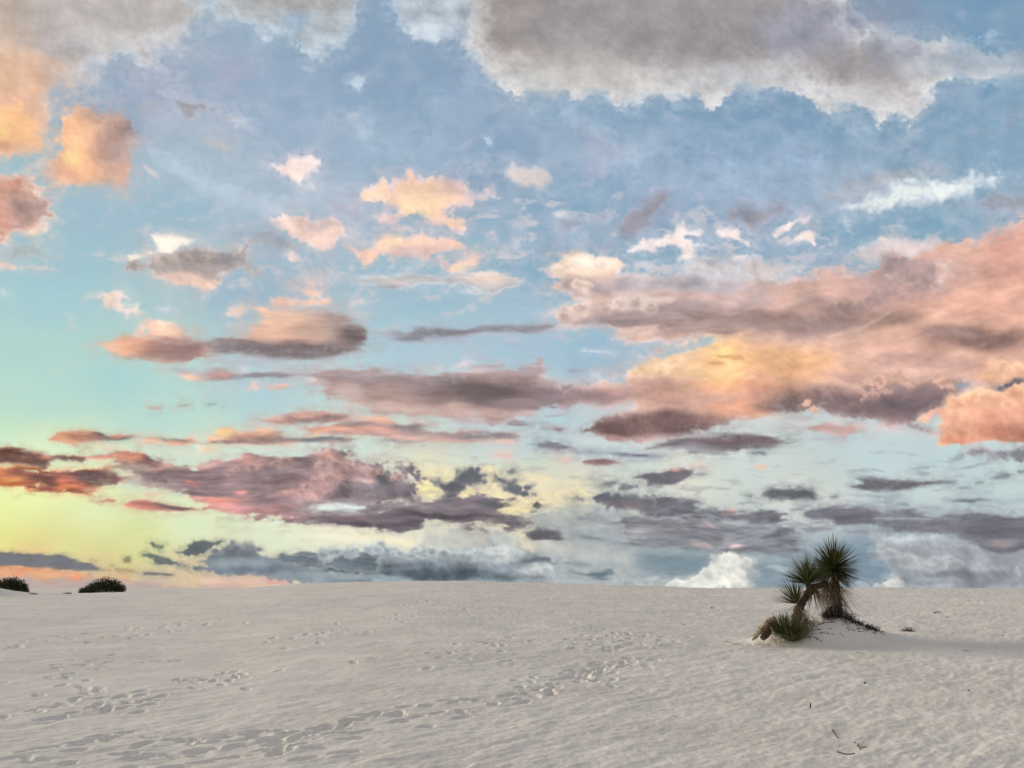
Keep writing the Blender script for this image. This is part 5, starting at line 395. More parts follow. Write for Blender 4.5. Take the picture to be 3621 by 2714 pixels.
([(1482.9,1261.2),(1477.8,1268.7),(1465.4,1271.9),(1454.5,1265.3),(1454.9,1257.4),(1465.2,1252.8),(1477.6,1252.6)],(215,216,209),(233,233,225),6.77677,2.5,3,0.85,0.08,'i',[(1470.8,1268.6,13.6,7.4,(199,200,193),0.7)],None),
([(1473.4,1265.7),(1470,1271.4),(1459.7,1273.3),(1452.3,1268.9),(1452.3,1261.5),(1460,1258.5),(1469.7,1258.2)],(209,210,203),(227,227,219),5.79942,2.5,3,0.85,0.08,'i',[(1464.6,1272,11.6,6.3,(193,194,187),0.7)],None),
([(1522.8,1251.5),(1519.3,1258.6),(1509.3,1260.8),(1502.4,1254.9),(1501.6,1248.1),(1509,1243.2),(1519.3,1244.8)],(218,219,212),(236,236,228),5.88112,2.5,3,0.85,0.08,'i',[(1514.1,1257.9,11.8,6.4,(202,203,196),0.7)],None),
([(1561.7,1232.6),(1556,1239.9),(1545,1241.4),(1536.6,1236.9),(1535.7,1228.9),(1545.4,1222.7),(1555.8,1226)],(217,218,211),(235,235,227),6.5564,2.5,3,0.85,0.08,'i',[(1550.8,1239.8,13.1,7.2,(201,202,195),0.7)],None),
([(1597,1207),(1591.5,1214.4),(1581.4,1215.9),(1571,1211.2),(1570.4,1202.4),(1580.9,1196.6),(1591.9,1199.5)],(211,212,205),(229,229,221),6.60697,2.5,3,0.85,0.08,'i',[(1586.5,1214.2,13.2,7.2,(195,196,189),0.7)],None),
([(1558.7,1229.6),(1554.4,1235.7),(1543.5,1238.6),(1537.1,1233.3),(1535.3,1226.2),(1543.9,1222.6),(1553.2,1222.6)],(212,213,206),(230,230,222),5.48015,2.5,3,0.85,0.08,'i',[(1548.3,1235.6,11,6,(196,197,190),0.7)],None),
([(1516.4,1254.9),(1510.2,1263),(1499.7,1263.4),(1490.5,1259.1),(1490.5,1250.2),(1499.6,1246.1),(1511,1247.2)],(209,210,203),(227,227,219),6.54964,2.5,3,0.85,0.08,'i',[(1505.3,1262,13.1,7.1,(193,194,187),0.7)],None),
([(1600.2,1212),(1595.6,1218.6),(1587,1218.6),(1580.2,1214.7),(1581.1,1209.1),(1586.9,1205.2),(1595.6,1207)],(209,210,203),(227,227,219),5.05276,2.5,3,0.85,0.08,'i',[(1591.4,1217.5,10.1,5.5,(193,194,187),0.7)],None),
([(1630,1217),(1621.7,1225),(1609.9,1226.7),(1597.8,1221.8),(1600.8,1212.6),(1609,1205.2),(1623.4,1207.9)],(218,219,212),(236,236,228),7.52705,2.5,3,0.85,0.08,'i',[(1615.6,1225.3,15.1,8.2,(202,203,196),0.7)],None),
([(1555.7,1232.9),(1553.1,1238.1),(1544.5,1239.6),(1537.3,1236.6),(1537,1229.4),(1544,1225.5),(1552.8,1227.3)],(211,212,205),(229,229,221),5.09269,2.5,3,0.85,0.08,'i',[(1548.4,1238.5,10.2,5.6,(195,196,189),0.7)],None),
([(1568.4,1227.5),(1565.6,1232.9),(1556.7,1234.4),(1549.8,1230.5),(1548.6,1224.2),(1556.5,1219.7),(1564.9,1220.9)],(209,210,203),(227,227,219),5.14913,2.5,3,0.85,0.08,'i',[(1560.6,1233.1,10.3,5.6,(193,194,187),0.7)],None),
([(1567.7,1231.2),(1562.1,1237.2),(1551.3,1239.6),(1542.4,1234.5),(1541.7,1227.6),(1551,1222.7),(1562.4,1224.8)],(214,215,208),(232,232,224),5.9936,2.5,3,0.85,0.08,'i',[(1556,1237.8,12,6.5,(198,199,192),0.7)],None),
([(1564.3,1224.8),(1560.7,1229.9),(1551.5,1232.1),(1545.1,1227.6),(1543,1222),(1551.5,1218),(1559.5,1219.4)],(209,210,203),(227,227,219),5.07804,2.5,3,0.85,0.08,'i',[(1555.7,1230.3,10.2,5.5,(193,194,187),0.7)],None),
([(1545.5,1240.1),(1539.6,1245.8),(1531.2,1248.7),(1523.6,1243.3),(1523.5,1236.7),(1531.3,1232.1),(1541.1,1234)],(214,215,208),(232,232,224),5.39737,2.5,3,0.85,0.08,'i',[(1535.6,1246,10.8,5.9,(198,199,192),0.7)],None),
([(1579.9,1213.4),(1576.4,1218.2),(1569.6,1219.3),(1563.5,1216),(1562.8,1210.6),(1569.4,1207.3),(1576.3,1208.6)],(215,216,209),(233,233,225),4.04503,2.5,3,0.85,0.08,'i',[(1572.9,1217.8,8.1,4.4,(199,200,193),0.7)],None),
([(1482.7,1261.8),(1478.5,1268.6),(1466.9,1270.2),(1458.5,1266.1),(1459.3,1257.8),(1466.9,1254.3),(1478.5,1254.6)],(214,215,208),(232,232,224),6.01528,2.5,3,0.85,0.08,'i',[(1472.2,1268.4,12,6.6,(198,199,192),0.7)],None),
([(1586.6,1207.8),(1582.6,1215.2),(1570.6,1215.1),(1562.6,1212),(1560.9,1203.7),(1571,1198.6),(1581.6,1200.6)],(215,216,209),(233,233,225),5.99082,2.5,3,0.85,0.08,'i',[(1575.9,1214.3,12,6.5,(199,200,193),0.7)],None),
([(1599,1217.6),(1594.5,1223.6),(1583.3,1225.7),(1575.1,1220.9),(1576.2,1213.4),(1583.9,1209.6),(1595.1,1211.3)],(216,217,210),(234,234,226),6.02158,2.5,3,0.85,0.08,'i',[(1588.7,1224.2,12,6.6,(200,201,194),0.7)],None),
([(1565.7,1230.6),(1561.3,1235.9),(1553.2,1237.7),(1544.7,1234.4),(1545.9,1227.5),(1553.1,1222.8),(1562.3,1225.3)],(214,215,208),(232,232,224),5.29602,2.5,3,0.85,0.08,'i',[(1557.4,1236.4,10.6,5.8,(198,199,192),0.7)],None),
([(1506.6,1258.1),(1503.4,1263.5),(1495.8,1265),(1490.7,1261.1),(1489.8,1255.7),(1495.9,1251),(1503.7,1252.8)],(217,218,211),(235,235,227),4.31298,2.5,3,0.85,0.08,'i',[(1499.3,1262.8,8.6,4.7,(201,202,195),0.7)],None),
([(1471.5,1267.3),(1464.8,1276.4),(1449.6,1277),(1438.6,1272.3),(1438.5,1262.6),(1448.9,1256.2),(1462.7,1257.6)],(210,211,204),(228,228,220),7.85068,2.5,3,0.85,0.08,'i',[(1455.9,1275.8,15.7,8.6,(194,195,188),0.7)],None),
([(1542.6,1240.4),(1536.1,1250.3),(1520.9,1251.6),(1510.9,1244.9),(1511,1235.4),(1521.5,1228.1),(1535,1231.8)],(211,212,205),(229,229,221),8.23675,2.5,3,0.85,0.08,'i',[(1527.8,1249.4,16.5,9,(195,196,189),0.7)],None),
([(1586.8,1239.3),(1584.2,1247.5),(1570.8,1250),(1562.4,1244.3),(1558.8,1234.6),(1571,1229.4),(1584.1,1231)],(218,217,208),(232,231,222),7.09368,2.5,3,0.8,0.08,'i',[(1576.5,1247,14.2,7.7,(202,201,192),0.7)],None),
([(1573.2,1228.2),(1569.6,1235.1),(1557.6,1235.9),(1547.6,1232.4),(1549.2,1223.9),(1558,1218.3),(1568.2,1220.3)],(226,225,216),(240,239,230),6.09855,2.5,3,0.8,0.08,'i',[(1562.9,1234.8,12.2,6.7,(210,209,200),0.7)],None),
([(1616,1239.4),(1610.7,1245.7),(1599.1,1248.1),(1591,1243.1),(1589.8,1235.5),(1599.1,1230.5),(1611.4,1231.9)],(225,224,215),(239,238,229),6.4226,2.5,3,0.8,0.08,'i',[(1604.3,1246.4,12.8,7,(209,208,199),0.7)],None),
([(1599,1250.6),(1596.1,1257.5),(1585.2,1259.4),(1577.2,1254),(1577.9,1247.4),(1585.6,1241.3),(1596.5,1244.3)],(220,219,210),(234,233,224),5.81399,2.5,3,0.8,0.08,'i',[(1590,1257,11.6,6.3,(204,203,194),0.7)],None),
([(1590.9,1228.9),(1583.6,1235.7),(1574.2,1237.8),(1565.8,1232.5),(1566,1224.9),(1574,1220.3),(1585.1,1222)],(227,226,217),(241,240,231),6.06242,2.5,3,0.8,0.08,'i',[(1579,1235.5,12.1,6.6,(211,210,201),0.7)],None),
([(1599.6,1239),(1593.9,1246.8),(1580,1248.6),(1571.2,1244),(1569.9,1234.6),(1580.4,1229.8),(1593.7,1230.8)],(221,220,211),(235,234,225),7.55164,2.5,3,0.8,0.08,'i',[(1586.1,1247.2,15.1,8.2,(205,204,195),0.7)],None),
([(1610.1,1241.7),(1603.5,1249.1),(1592.5,1251.6),(1583.1,1245.9),(1584.7,1237.4),(1592.5,1232.6),(1603.9,1235)],(219,218,209),(233,232,223),6.22358,2.5,3,0.8,0.08,'i',[(1597.4,1248.5,12.4,6.8,(203,202,193),0.7)],None),
([(1597.8,1232.5),(1591.3,1239.5),(1579.9,1242.7),(1569.1,1237.6),(1569,1227.5),(1579,1222.5),(1591.8,1224.5)],(220,219,210),(234,233,224),7.05515,2.5,3,0.8,0.08,'i',[(1585.3,1240.2,14.1,7.7,(204,203,194),0.7)],None),
([(1413.3,1258.2),(1409.1,1264.5),(1399.5,1264.9),(1393,1261.8),(1392.3,1255.2),(1399.3,1250),(1409.6,1252.3)],(177,185,185),(193,199,197),5.37745,2.5,3,0.8,0.08,'i',[(1404,1264,10.8,5.9,(161,169,169),0.7)],None),
([(1405.3,1261.5),(1402.5,1267.2),(1394,1269),(1388.1,1264.6),(1387.6,1258.4),(1394.2,1255.4),(1402.4,1256)],(186,194,194),(202,208,206),4.66523,2.5,3,0.8,0.08,'i',[(1397.9,1266.5,9.3,5.1,(170,178,178),0.7)],None),
([(1397.4,1262.3),(1394.5,1267.2),(1386.5,1268),(1380.2,1265.3),(1379.5,1259.5),(1386,1256.3),(1393.9,1256.8)],(184,192,192),(200,206,204),4.47681,2.5,3,0.8,0.08,'i',[(1389.9,1267.2,9,4.9,(168,176,176),0.7)],None),
([(1390.1,1259.6),(1385.3,1264.9),(1378.3,1266.4),(1372.8,1262.4),(1372,1256.5),(1378.4,1253.8),(1385.2,1254.5)],(176,184,184),(192,198,196),4.22506,2.5,3,0.8,0.08,'i',[(1381.8,1264.2,8.5,4.6,(160,168,168),0.7)],None),
([(1413.5,1258),(1408.9,1263.7),(1399.9,1266.8),(1393.1,1261.8),(1391,1254.5),(1400,1249.9),(1410.1,1251.8)],(178,186,186),(194,200,198),5.36242,2.5,3,0.8,0.08,'i',[(1404.2,1263.9,10.7,5.8,(162,170,170),0.7)],None),
([(1402.1,1261.9),(1399.7,1264.9),(1394.7,1266),(1390.1,1263.6),(1390,1259.8),(1394.7,1257.3),(1400.2,1258)],(182,190,190),(198,204,202),3.16078,2.5,3,0.8,0.08,'i',[(1397.2,1265.3,6.3,3.4,(166,174,174),0.7)],None),
([(1397.6,1263.1),(1396.4,1266),(1390.5,1267.5),(1385.8,1265.1),(1386.6,1261.4),(1390.6,1258.6),(1396,1259.9)],(180,188,188),(196,202,200),3.01534,2.5,3,0.8,0.08,'i',[(1393.2,1266.4,6,3.3,(164,172,172),0.7)],None),
([(1427.4,1257.6),(1420.8,1264.3),(1411.8,1265.3),(1403.4,1260.9),(1403.7,1254.5),(1412,1249.8),(1421.3,1250.7)],(177,185,185),(193,199,197),5.4624,2.5,3,0.8,0.08,'i',[(1416.3,1263.6,10.9,6,(161,169,169),0.7)],None),
([(1415.5,1258.6),(1413.3,1262.4),(1407.9,1263.1),(1404.3,1260.4),(1404.3,1256.8),(1408.1,1254.7),(1413.7,1255.1)],(179,187,187),(195,201,199),3.0424,2.5,3,0.8,0.08,'i',[(1410.6,1261.9,6.1,3.3,(163,171,171),0.7)],None),
([(1361.9,1261.2),(1359.4,1266),(1352.9,1267.4),(1346.2,1264),(1347.8,1258.3),(1352.8,1254.9),(1359.7,1256.6)],(179,187,187),(195,201,199),3.95634,2.5,3,0.8,0.08,'i',[(1356.1,1265.5,7.9,4.3,(163,171,171),0.7)],None),
([(1945,1261),(1941.4,1265.8),(1934.2,1267.2),(1929.2,1263.7),(1927.1,1257.9),(1934,1254.5),(1941.9,1255.4)],(203,205,201),(221,221,215),4.30643,2.5,3,0.9,0.08,'i',[(1937.7,1265.7,8.6,4.7,(187,189,185),0.7)],None),
([(1937.3,1263),(1934.2,1267.5),(1926.7,1269.5),(1920.2,1265.8),(1922.3,1260.8),(1927,1256.8),(1934,1258.8)],(195,197,193),(213,213,207),3.96386,2.5,3,0.9,0.08,'i',[(1930.2,1267.3,7.9,4.3,(179,181,177),0.7)],None),
([(1926.4,1261.1),(1924,1265.5),(1915.8,1267.6),(1908.8,1264),(1909.2,1258.5),(1916,1255.1),(1923.6,1255.5)],(199,201,197),(217,217,211),4.38876,2.5,3,0.9,0.08,'i',[(1919.6,1265.9,8.8,4.8,(183,185,181),0.7)],None),
([(1947.4,1257.5),(1944.4,1260.9),(1939.1,1262),(1934.6,1259.8),(1934.3,1255.6),(1939.1,1253),(1944.3,1254)],(194,196,192),(212,212,206),3.21314,2.5,3,0.9,0.08,'i',[(1941.7,1261,6.4,3.5,(178,180,176),0.7)],None),
([(1947.3,1261.7),(1944.5,1265.8),(1937.2,1267.4),(1932.1,1264.2),(1930.7,1259),(1937.3,1256.3),(1944.6,1257)],(197,199,195),(215,215,209),4.06381,2.5,3,0.9,0.08,'i',[(1940.6,1266.1,8.1,4.4,(181,183,179),0.7)],None),
([(1937.4,1261.7),(1934.2,1267.3),(1926,1267.8),(1918.1,1264.3),(1918.7,1258.9),(1925.8,1255.1),(1933.6,1256.9)],(205,207,203),(223,223,217),4.68238,2.5,3,0.9,0.08,'i',[(1929.7,1266.8,9.4,5.1,(189,191,187),0.7)],None),
([(1905.4,1199.1),(1902.5,1206.5),(1888.4,1208.9),(1876.4,1203.8),(1876.9,1194.4),(1888.9,1189.2),(1901.8,1191.9)],(167,169,175),(191,193,195),7.13349,2.5,3,0.6,0.08,'i',[(1894.5,1206.9,14.3,7.8,(151,153,159),0.7)],None),
([(2078.5,1220.5),(2073.8,1227.5),(2063,1229),(2053.4,1224.2),(2056.2,1217.2),(2062.6,1211.8),(2074.2,1214.6)],(167,169,175),(191,193,195),5.77943,2.5,3,0.6,0.08,'i',[(2067.8,1226.8,11.6,6.3,(151,153,159),0.7)],None),
([(2017.5,1220.6),(2011.9,1227.8),(1999.7,1229.5),(1990.6,1224.5),(1990.6,1215.9),(1999.5,1212.3),(2011.7,1212.4)],(170,172,178),(194,196,198),6.52373,2.5,3,0.6,0.08,'i',[(2005.1,1227.7,13,7.1,(154,156,162),0.7)],None),
([(2068.7,1212.2),(2063,1222.6),(2048.1,1225.3),(2037.7,1217.9),(2037,1207.5),(2047.9,1200.3),(2061.9,1201.7)],(171,173,179),(195,197,199),8.25073,2.5,3,0.6,0.08,'i',[(2055.1,1221.2,16.5,9,(155,157,163),0.7)],None),
([(2040.5,1218.5),(2034.2,1228.7),(2019.9,1228.9),(2008.1,1223.6),(2009.5,1213.3),(2020.2,1206.4),(2033.7,1208.6)],(169,171,177),(193,195,197),7.89269,2.5,3,0.6,0.08,'i',[(2026.6,1227.1,15.8,8.6,(153,155,161),0.7)],None),
([(1943.1,1197.3),(1931.9,1209.2),(1915.8,1209.6),(1904.1,1203.2),(1905,1191.9),(1916.4,1185.6),(1931.5,1186.3)],(169,171,177),(193,195,197),9.34969,2.5,3,0.6,0.08,'i',[(1924.1,1207.5,18.7,10.2,(153,155,161),0.7)],None),
([(2071.7,1221.6),(2066.3,1229),(2053.3,1231.8),(2043.2,1226.1),(2044.6,1217.8),(2053.6,1210.7),(2064.1,1214.4)],(169,171,177),(193,195,197),6.70949,2.5,3,0.6,0.08,'i',[(2059.1,1228.9,13.4,7.3,(153,155,161),0.7)],None),
([(1995.9,1214.2),(1993.6,1220.8),(1982.4,1222.7),(1974.5,1217.8),(1975.6,1209.9),(1982.3,1206.7),(1992.4,1206.8)],(172,174,180),(196,198,200),5.9585,2.5,3,0.6,0.08,'i',[(1987.4,1220.7,11.9,6.5,(156,158,164),0.7)],None),
([(2042.2,1214.8),(2037.7,1226.2),(2020.9,1227.3),(2006.5,1220.2),(2008,1208.2),(2021.1,1200.2),(2038.2,1202.9)],(168,170,176),(192,194,196),9.11897,2.5,3,0.6,0.08,'i',[(2028.2,1224.8,18.2,9.9,(152,154,160),0.7)],None),
([(1949.7,1199.6),(1941.7,1210.5),(1924.2,1211.7),(1912.7,1206.3),(1910.7,1193.1),(1924.1,1185),(1942.1,1187.9)],(172,174,180),(196,198,200),9.56844,2.5,3,0.6,0.08,'i',[(1932.7,1210.1,19.1,10.4,(156,158,164),0.7)],None),
([(1942.1,1212.9),(1939.8,1222.2),(1924.4,1223.9),(1912.8,1218),(1913.4,1207.4),(1924,1200.9),(1938.9,1203.5)],(168,170,176),(192,194,196),7.81663,2.5,3,0.6,0.08,'i',[(1930.9,1221.5,15.6,8.5,(152,154,160),0.7)],None),
([(1987.8,1217.7),(1983,1228.4),(1965.3,1230.1),(1950.1,1224.2),(1951.7,1211.4),(1965.1,1203.3),(1982.8,1205.8)],(172,174,180),(196,198,200),9.68004,2.5,3,0.6,0.08,'i',[(1972.7,1228.3,19.4,10.6,(156,158,164),0.7)],None),
([(1983.7,1218.5),(1981.2,1227.3),(1966.9,1229.5),(1955.1,1223.3),(1956.9,1214.1),(1966.5,1206.8),(1978.9,1209.4)],(173,175,181),(197,199,201),7.28852,2.5,3,0.6,0.08,'i',[(1973,1226.5,14.6,8,(157,159,165),0.7)],None),
([(1981.4,1210),(1972.7,1221.2),(1958.1,1223.4),(1947.2,1215.9),(1948.1,1204.4),(1958.9,1197.7),(1973.5,1201.3)],(171,173,179),(195,197,199),8.78064,2.5,3,0.6,0.08,'i',[(1966,1219.6,17.6,9.6,(155,157,163),0.7)],None),
([(1231.9,674.3),(1228.2,681.4),(1219.4,681.3),(1211.7,677.8),(1212.9,670.7),(1219.7,666.9),(1229.7,667.3)],(202,178,168),(234,214,202),5.56647,2.5,3,0.6,0.08,'i',[(1224,680.4,11.1,6.1,(186,162,152),0.7)],None),
([(1267.1,666),(1263.3,672.6),(1253.5,674.2),(1247,669.5),(1246.6,662.6),(1253.8,657.1),(1264.1,659.7)],(209,185,175),(241,221,209),5.53393,2.5,3,0.6,0.08,'i',[(1258.5,672.1,11.1,6,(193,169,159),0.7)],None),
([(1254.9,665.9),(1251.1,672.1),(1240.1,676.1),(1231,669.7),(1231.2,661.7),(1240,657.3),(1251.3,659.3)],(208,184,174),(240,220,208),6.28889,2.5,3,0.6,0.08,'i',[(1245.2,672.8,12.6,6.9,(192,168,158),0.7)],None),
([(1266.4,665.6),(1261.5,673.5),(1247.6,677),(1234.5,671.2),(1234.1,660),(1246.7,655.2),(1260.4,657.4)],(209,185,175),(241,221,209),8.11029,2.5,3,0.6,0.08,'i',[(1253.9,674.5,16.2,8.8,(193,169,159),0.7)],None),
([(1240.3,674.2),(1234.9,685.6),(1218.5,688),(1204.3,680.3),(1204.4,667.7),(1217.5,659.4),(1234,665)],(205,181,171),(237,217,205),9.44871,2.5,3,0.6,0.08,'i',[(1225.7,684.5,18.9,10.3,(189,165,155),0.7)],None),
([(1238.7,686.1),(1230.8,695.4),(1214.5,698.9),(1203.9,692.1),(1202.7,680.6),(1215.2,672.6),(1230,675.5)],(210,186,176),(242,222,210),8.64629,2.5,3,0.6,0.08,'i',[(1222,695.5,17.3,9.4,(194,170,160),0.7)],None),
([(1268.6,663.6),(1261.5,669.6),(1251.8,671.2),(1243.3,667.3),(1244,659.4),(1251.7,653.8),(1261.9,656.9)],(207,183,173),(239,219,207),6.1263,2.5,3,0.6,0.08,'i',[(1256.9,670.3,12.3,6.7,(191,167,157),0.7)],None),
([(1424.6,653.8),(1419.3,662.4),(1406.4,663.3),(1397,658.6),(1396.2,649.6),(1407.1,643.4),(1418.3,646.5)],(199,175,167),(235,215,203),6.85868,2.5,3,0.6,0.08,'i',[(1412.4,661.3,13.7,7.5,(183,159,151),0.7)],None),
([(1421.4,664),(1414.2,673.2),(1400.8,674.6),(1391.8,668.4),(1392.3,658.7),(1401.5,651.8),(1416.3,656.4)],(199,175,167),(235,215,203),7.86805,2.5,3,0.6,0.08,'i',[(1407.9,672.6,15.7,8.6,(183,159,151),0.7)],None),
([(1357.2,648.8),(1353,656.9),(1342.2,656.6),(1331.7,652.4),(1333,645.1),(1341.6,638.8),(1353.1,642.6)],(200,176,168),(236,216,204),6.21224,2.5,3,0.6,0.08,'i',[(1347.1,655.5,12.4,6.8,(184,160,152),0.7)],None),
([(1417.5,655.9),(1414.9,663.5),(1401.8,664.7),(1391.1,660.2),(1392.4,651.2),(1402,647.3),(1414.4,647.5)],(196,172,164),(232,212,200),6.91494,2.5,3,0.6,0.08,'i',[(1407.5,663.4,13.8,7.5,(180,156,148),0.7)],None),
([(1385.4,652.3),(1381.8,661.2),(1369.1,663.6),(1359.7,656.1),(1360,648.1),(1369.7,643.7),(1382.7,643.4)],(197,173,165),(233,213,201),6.9655,2.5,3,0.6,0.08,'i',[(1375,659.9,13.9,7.6,(181,157,149),0.7)],None),
([(1353.9,656.9),(1348.8,664.1),(1338.3,664.9),(1329.4,660.5),(1328.4,652.3),(1338.2,647.7),(1349,649.1)],(196,172,164),(232,212,200),6.44304,2.5,3,0.6,0.08,'i',[(1343.9,663.9,12.9,7,(180,156,148),0.7)],None),
([(1420.9,662.2),(1414.3,669.4),(1403.8,670.3),(1394.5,666.3),(1394,658.4),(1403.6,654),(1415,655.6)],(205,181,173),(241,221,209),6.36004,2.5,3,0.6,0.08,'i',[(1409,669.2,12.7,6.9,(189,165,157),0.7)],None),
([(1349.8,651.9),(1343.6,660),(1333.4,660.2),(1324.4,656.3),(1323.2,647.3),(1333.2,643.2),(1344.6,645.5)],(204,180,172),(240,220,208),6.43135,2.5,3,0.6,0.08,'i',[(1338.5,658.9,12.9,7,(188,164,156),0.7)],None),
([(1335.3,574),(1328.8,581.1),(1316,583.8),(1307.9,579),(1306.1,570.1),(1316.1,563.9),(1328.9,565.3)],(237,213,197),(249,231,215),6.89131,2.5,3,0.8,0.08,'i',[(1322.1,581.6,13.8,7.5,(221,197,181),0.7)],None),
([(1257.6,565.2),(1251.1,572.5),(1239.5,576.5),(1228.4,570.2),(1229.3,560.3),(1239.8,555.6),(1253.3,557.7)],(241,217,201),(253,235,219),7.09036,2.5,3,0.8,0.08,'i',[(1245.5,572.9,14.2,7.7,(225,201,185),0.7)],None),
([(1281.4,566.5),(1274.9,573.8),(1260.1,577.6),(1248.6,571.1),(1249.6,561.3),(1260.8,556.9),(1274.5,557)],(236,212,196),(248,230,214),7.46903,2.5,3,0.8,0.08,'i',[(1266.7,574.6,14.9,8.1,(220,196,180),0.7)],None),
([(1285.7,563.3),(1280.5,571),(1266.7,573),(1258.1,567.4),(1257,559.1),(1267.6,551),(1280,554)],(236,212,196),(248,230,214),7.64579,2.5,3,0.8,0.08,'i',[(1273.5,571.6,15.3,8.3,(220,196,180),0.7)],None),
([(1225.7,586.8),(1218.1,596.4),(1205.5,597.2),(1194.1,592.3),(1194.5,581.7),(1205.6,575.2),(1218.1,576.5)],(245,221,205),(257,239,223),8.07104,2.5,3,0.8,0.08,'i',[(1212,595.7,16.1,8.8,(229,205,189),0.7)],None),
([(1289,564.5),(1282.7,572.5),(1269.8,573.8),(1260.3,568.7),(1260.9,559.4),(1270.2,553.4),(1281.6,555.2)],(239,215,199),(251,233,217),7.28322,2.5,3,0.8,0.08,'i',[(1276,572.5,14.6,7.9,(223,199,183),0.7)],None),
([(1303.3,569.3),(1298,578.5),(1284.8,578.6),(1275.1,574.6),(1275.3,565.1),(1284.6,557.6),(1298.2,560.2)],(243,219,203),(255,237,221),7.52545,2.5,3,0.8,0.08,'i',[(1291.3,577.5,15.1,8.2,(227,203,187),0.7)],None),
([(1322.8,572.8),(1314.8,583.1),(1300.5,585.1),(1289.7,578.4),(1288.1,567.8),(1301.4,561.1),(1314,564.2)],(240,216,200),(252,234,218),7.95551,2.5,3,0.8,0.08,'i',[(1307.6,581.5,15.9,8.7,(224,200,184),0.7)],None),
([(1284.2,569.1),(1278.3,577.8),(1264.3,582.1),(1253.2,574.6),(1251.7,564.3),(1264.5,556.1),(1277.3,560.9)],(244,220,204),(256,238,222),8.05152,2.5,3,0.8,0.08,'i',[(1271.3,577.8,16.1,8.8,(228,204,188),0.7)],None),
([(1282.6,569.2),(1279.8,576.4),(1268.4,576.6),(1258,572.6),(1260.5,565),(1268,560),(1278.9,561.7)],(242,218,202),(254,236,220),6.10885,2.5,3,0.8,0.08,'i',[(1273.4,575.9,12.2,6.7,(226,202,186),0.7)],None),
([(1292.5,566.4),(1287.4,572.9),(1276.8,574.3),(1266.3,570.1),(1267.8,562.6),(1276.9,556.9),(1287.6,558.9)],(245,221,205),(257,239,223),6.47181,2.5,3,0.8,0.08,'i',[(1282.3,573.5,12.9,7.1,(229,205,189),0.7)],None),
([(1233.5,576.1),(1232,580.8),(1222.4,583.1),(1216.6,579.5),(1216.9,572.9),(1222.5,568.9),(1230.7,571.2)],(241,217,201),(253,235,219),4.81086,2.5,3,0.8,0.08,'i',[(1226.6,581.3,9.6,5.2,(225,201,185),0.7)],None),
([(1255.1,570.3),(1250.7,575.5),(1243,577.4),(1237.2,572.8),(1236.4,567.5),(1242.8,564.4),(1251.6,565.1)],(238,214,198),(250,232,216),4.52511,2.5,3,0.8,0.08,'i',[(1246.6,575.2,9.1,4.9,(222,198,182),0.7)],None),
([(1302.4,573.2),(1296.2,582.6),(1283.6,584.3),(1271.3,577.9),(1271.8,567.9),(1283.7,562.5),(1297.6,565.7)],(245,221,205),(257,239,223),7.61251,2.5,3,0.8,0.08,'i',[(1290.4,581.5,15.2,8.3,(229,205,189),0.7)],None),
([(1210.9,624.9),(1207,629.7),(1200.3,631.4),(1193.6,628),(1193.2,622.4),(1200.2,618.4),(1208.4,620.5)],(223,197,185),(241,219,203),4.32903,2.5,3,0.7,0.08,'i',[(1203.8,629.6,8.7,4.7,(207,181,169),0.7)],None),
([(1274.7,618.7),(1270.9,625.2),(1261,625.4),(1253.3,622.3),(1255.4,616),(1261.2,610.6),(1269.2,612.5)],(227,201,189),(245,223,207),4.98954,2.5,3,0.7,0.08,'i',[(1265.5,624.1,10,5.4,(211,185,173),0.7)],None),
([(1256.7,614.9),(1254,620.3),(1244.2,622.6),(1235.6,618.7),(1235.7,612.1),(1244.3,608.3),(1254,609.8)],(229,203,191),(247,225,209),5.22078,2.5,3,0.7,0.08,'i',[(1248.6,620.6,10.4,5.7,(213,187,175),0.7)],None),
([(1283,619),(1277.3,626.1),(1266.5,627),(1256.6,622.8),(1257.5,614.6),(1266.2,609.5),(1277.9,611.2)],(222,196,184),(240,218,202),6.2399,2.5,3,0.7,0.08,'i',[(1271.3,625.8,12.5,6.8,(206,180,168),0.7)],None),
([(1273.2,616),(1271.2,621.1),(1263.6,622),(1257.9,618.6),(1258.3,613.6),(1263.3,609.5),(1270.2,611.9)],(230,204,192),(248,226,210),4.08737,2.5,3,0.7,0.08,'i',[(1266.9,620.5,8.2,4.5,(214,188,176),0.7)],None),
([(1263.4,616.5),(1258.4,622.3),(1248.2,623.8),(1240,620.3),(1239.8,612.5),(1248.2,608.9),(1257.8,610)],(228,202,190),(246,224,208),5.51187,2.5,3,0.7,0.08,'i',[(1252.5,622.5,11,6,(212,186,174),0.7)],None),
([(1261,616.6),(1256.7,623.9),(1247,624.6),(1240,620.1),(1238.2,612.8),(1246.9,608.9),(1258.1,610.2)],(220,194,182),(238,216,200),6.03463,2.5,3,0.7,0.08,'i',[(1252.2,623.2,12.1,6.6,(204,178,166),0.7)],None),
([(1217.4,619),(1213.5,623.4),(1206.1,624.2),(1199.5,621.3),(1199.4,616.3),(1205.9,614.1),(1213.8,614.3)],(226,200,188),(244,222,206),3.9539,2.5,3,0.7,0.08,'i',[(1209.3,623.3,7.9,4.3,(210,184,172),0.7)],None),
([(1462.1,789.5),(1452.3,800.7),(1436.2,804.2),(1421.4,794.7),(1423.7,783.3),(1435.3,774.4),(1451.4,777.9)],(247,205,169),(253,219,185),9.26629,2.5,3,0.75,0.08,'i',[(1443.5,799.6,18.5,10.1,(231,189,153),0.7)],None),
([(1417.2,786.4),(1412.8,791.9),(1404.7,793),(1397.9,790.1),(1397.4,783.1),(1404.4,778.2),(1414.1,779.9)],(250,208,172),(256,222,188),5.10241,2.5,3,0.75,0.08,'i',[(1408.6,792,10.2,5.6,(234,192,156),0.7)],None),
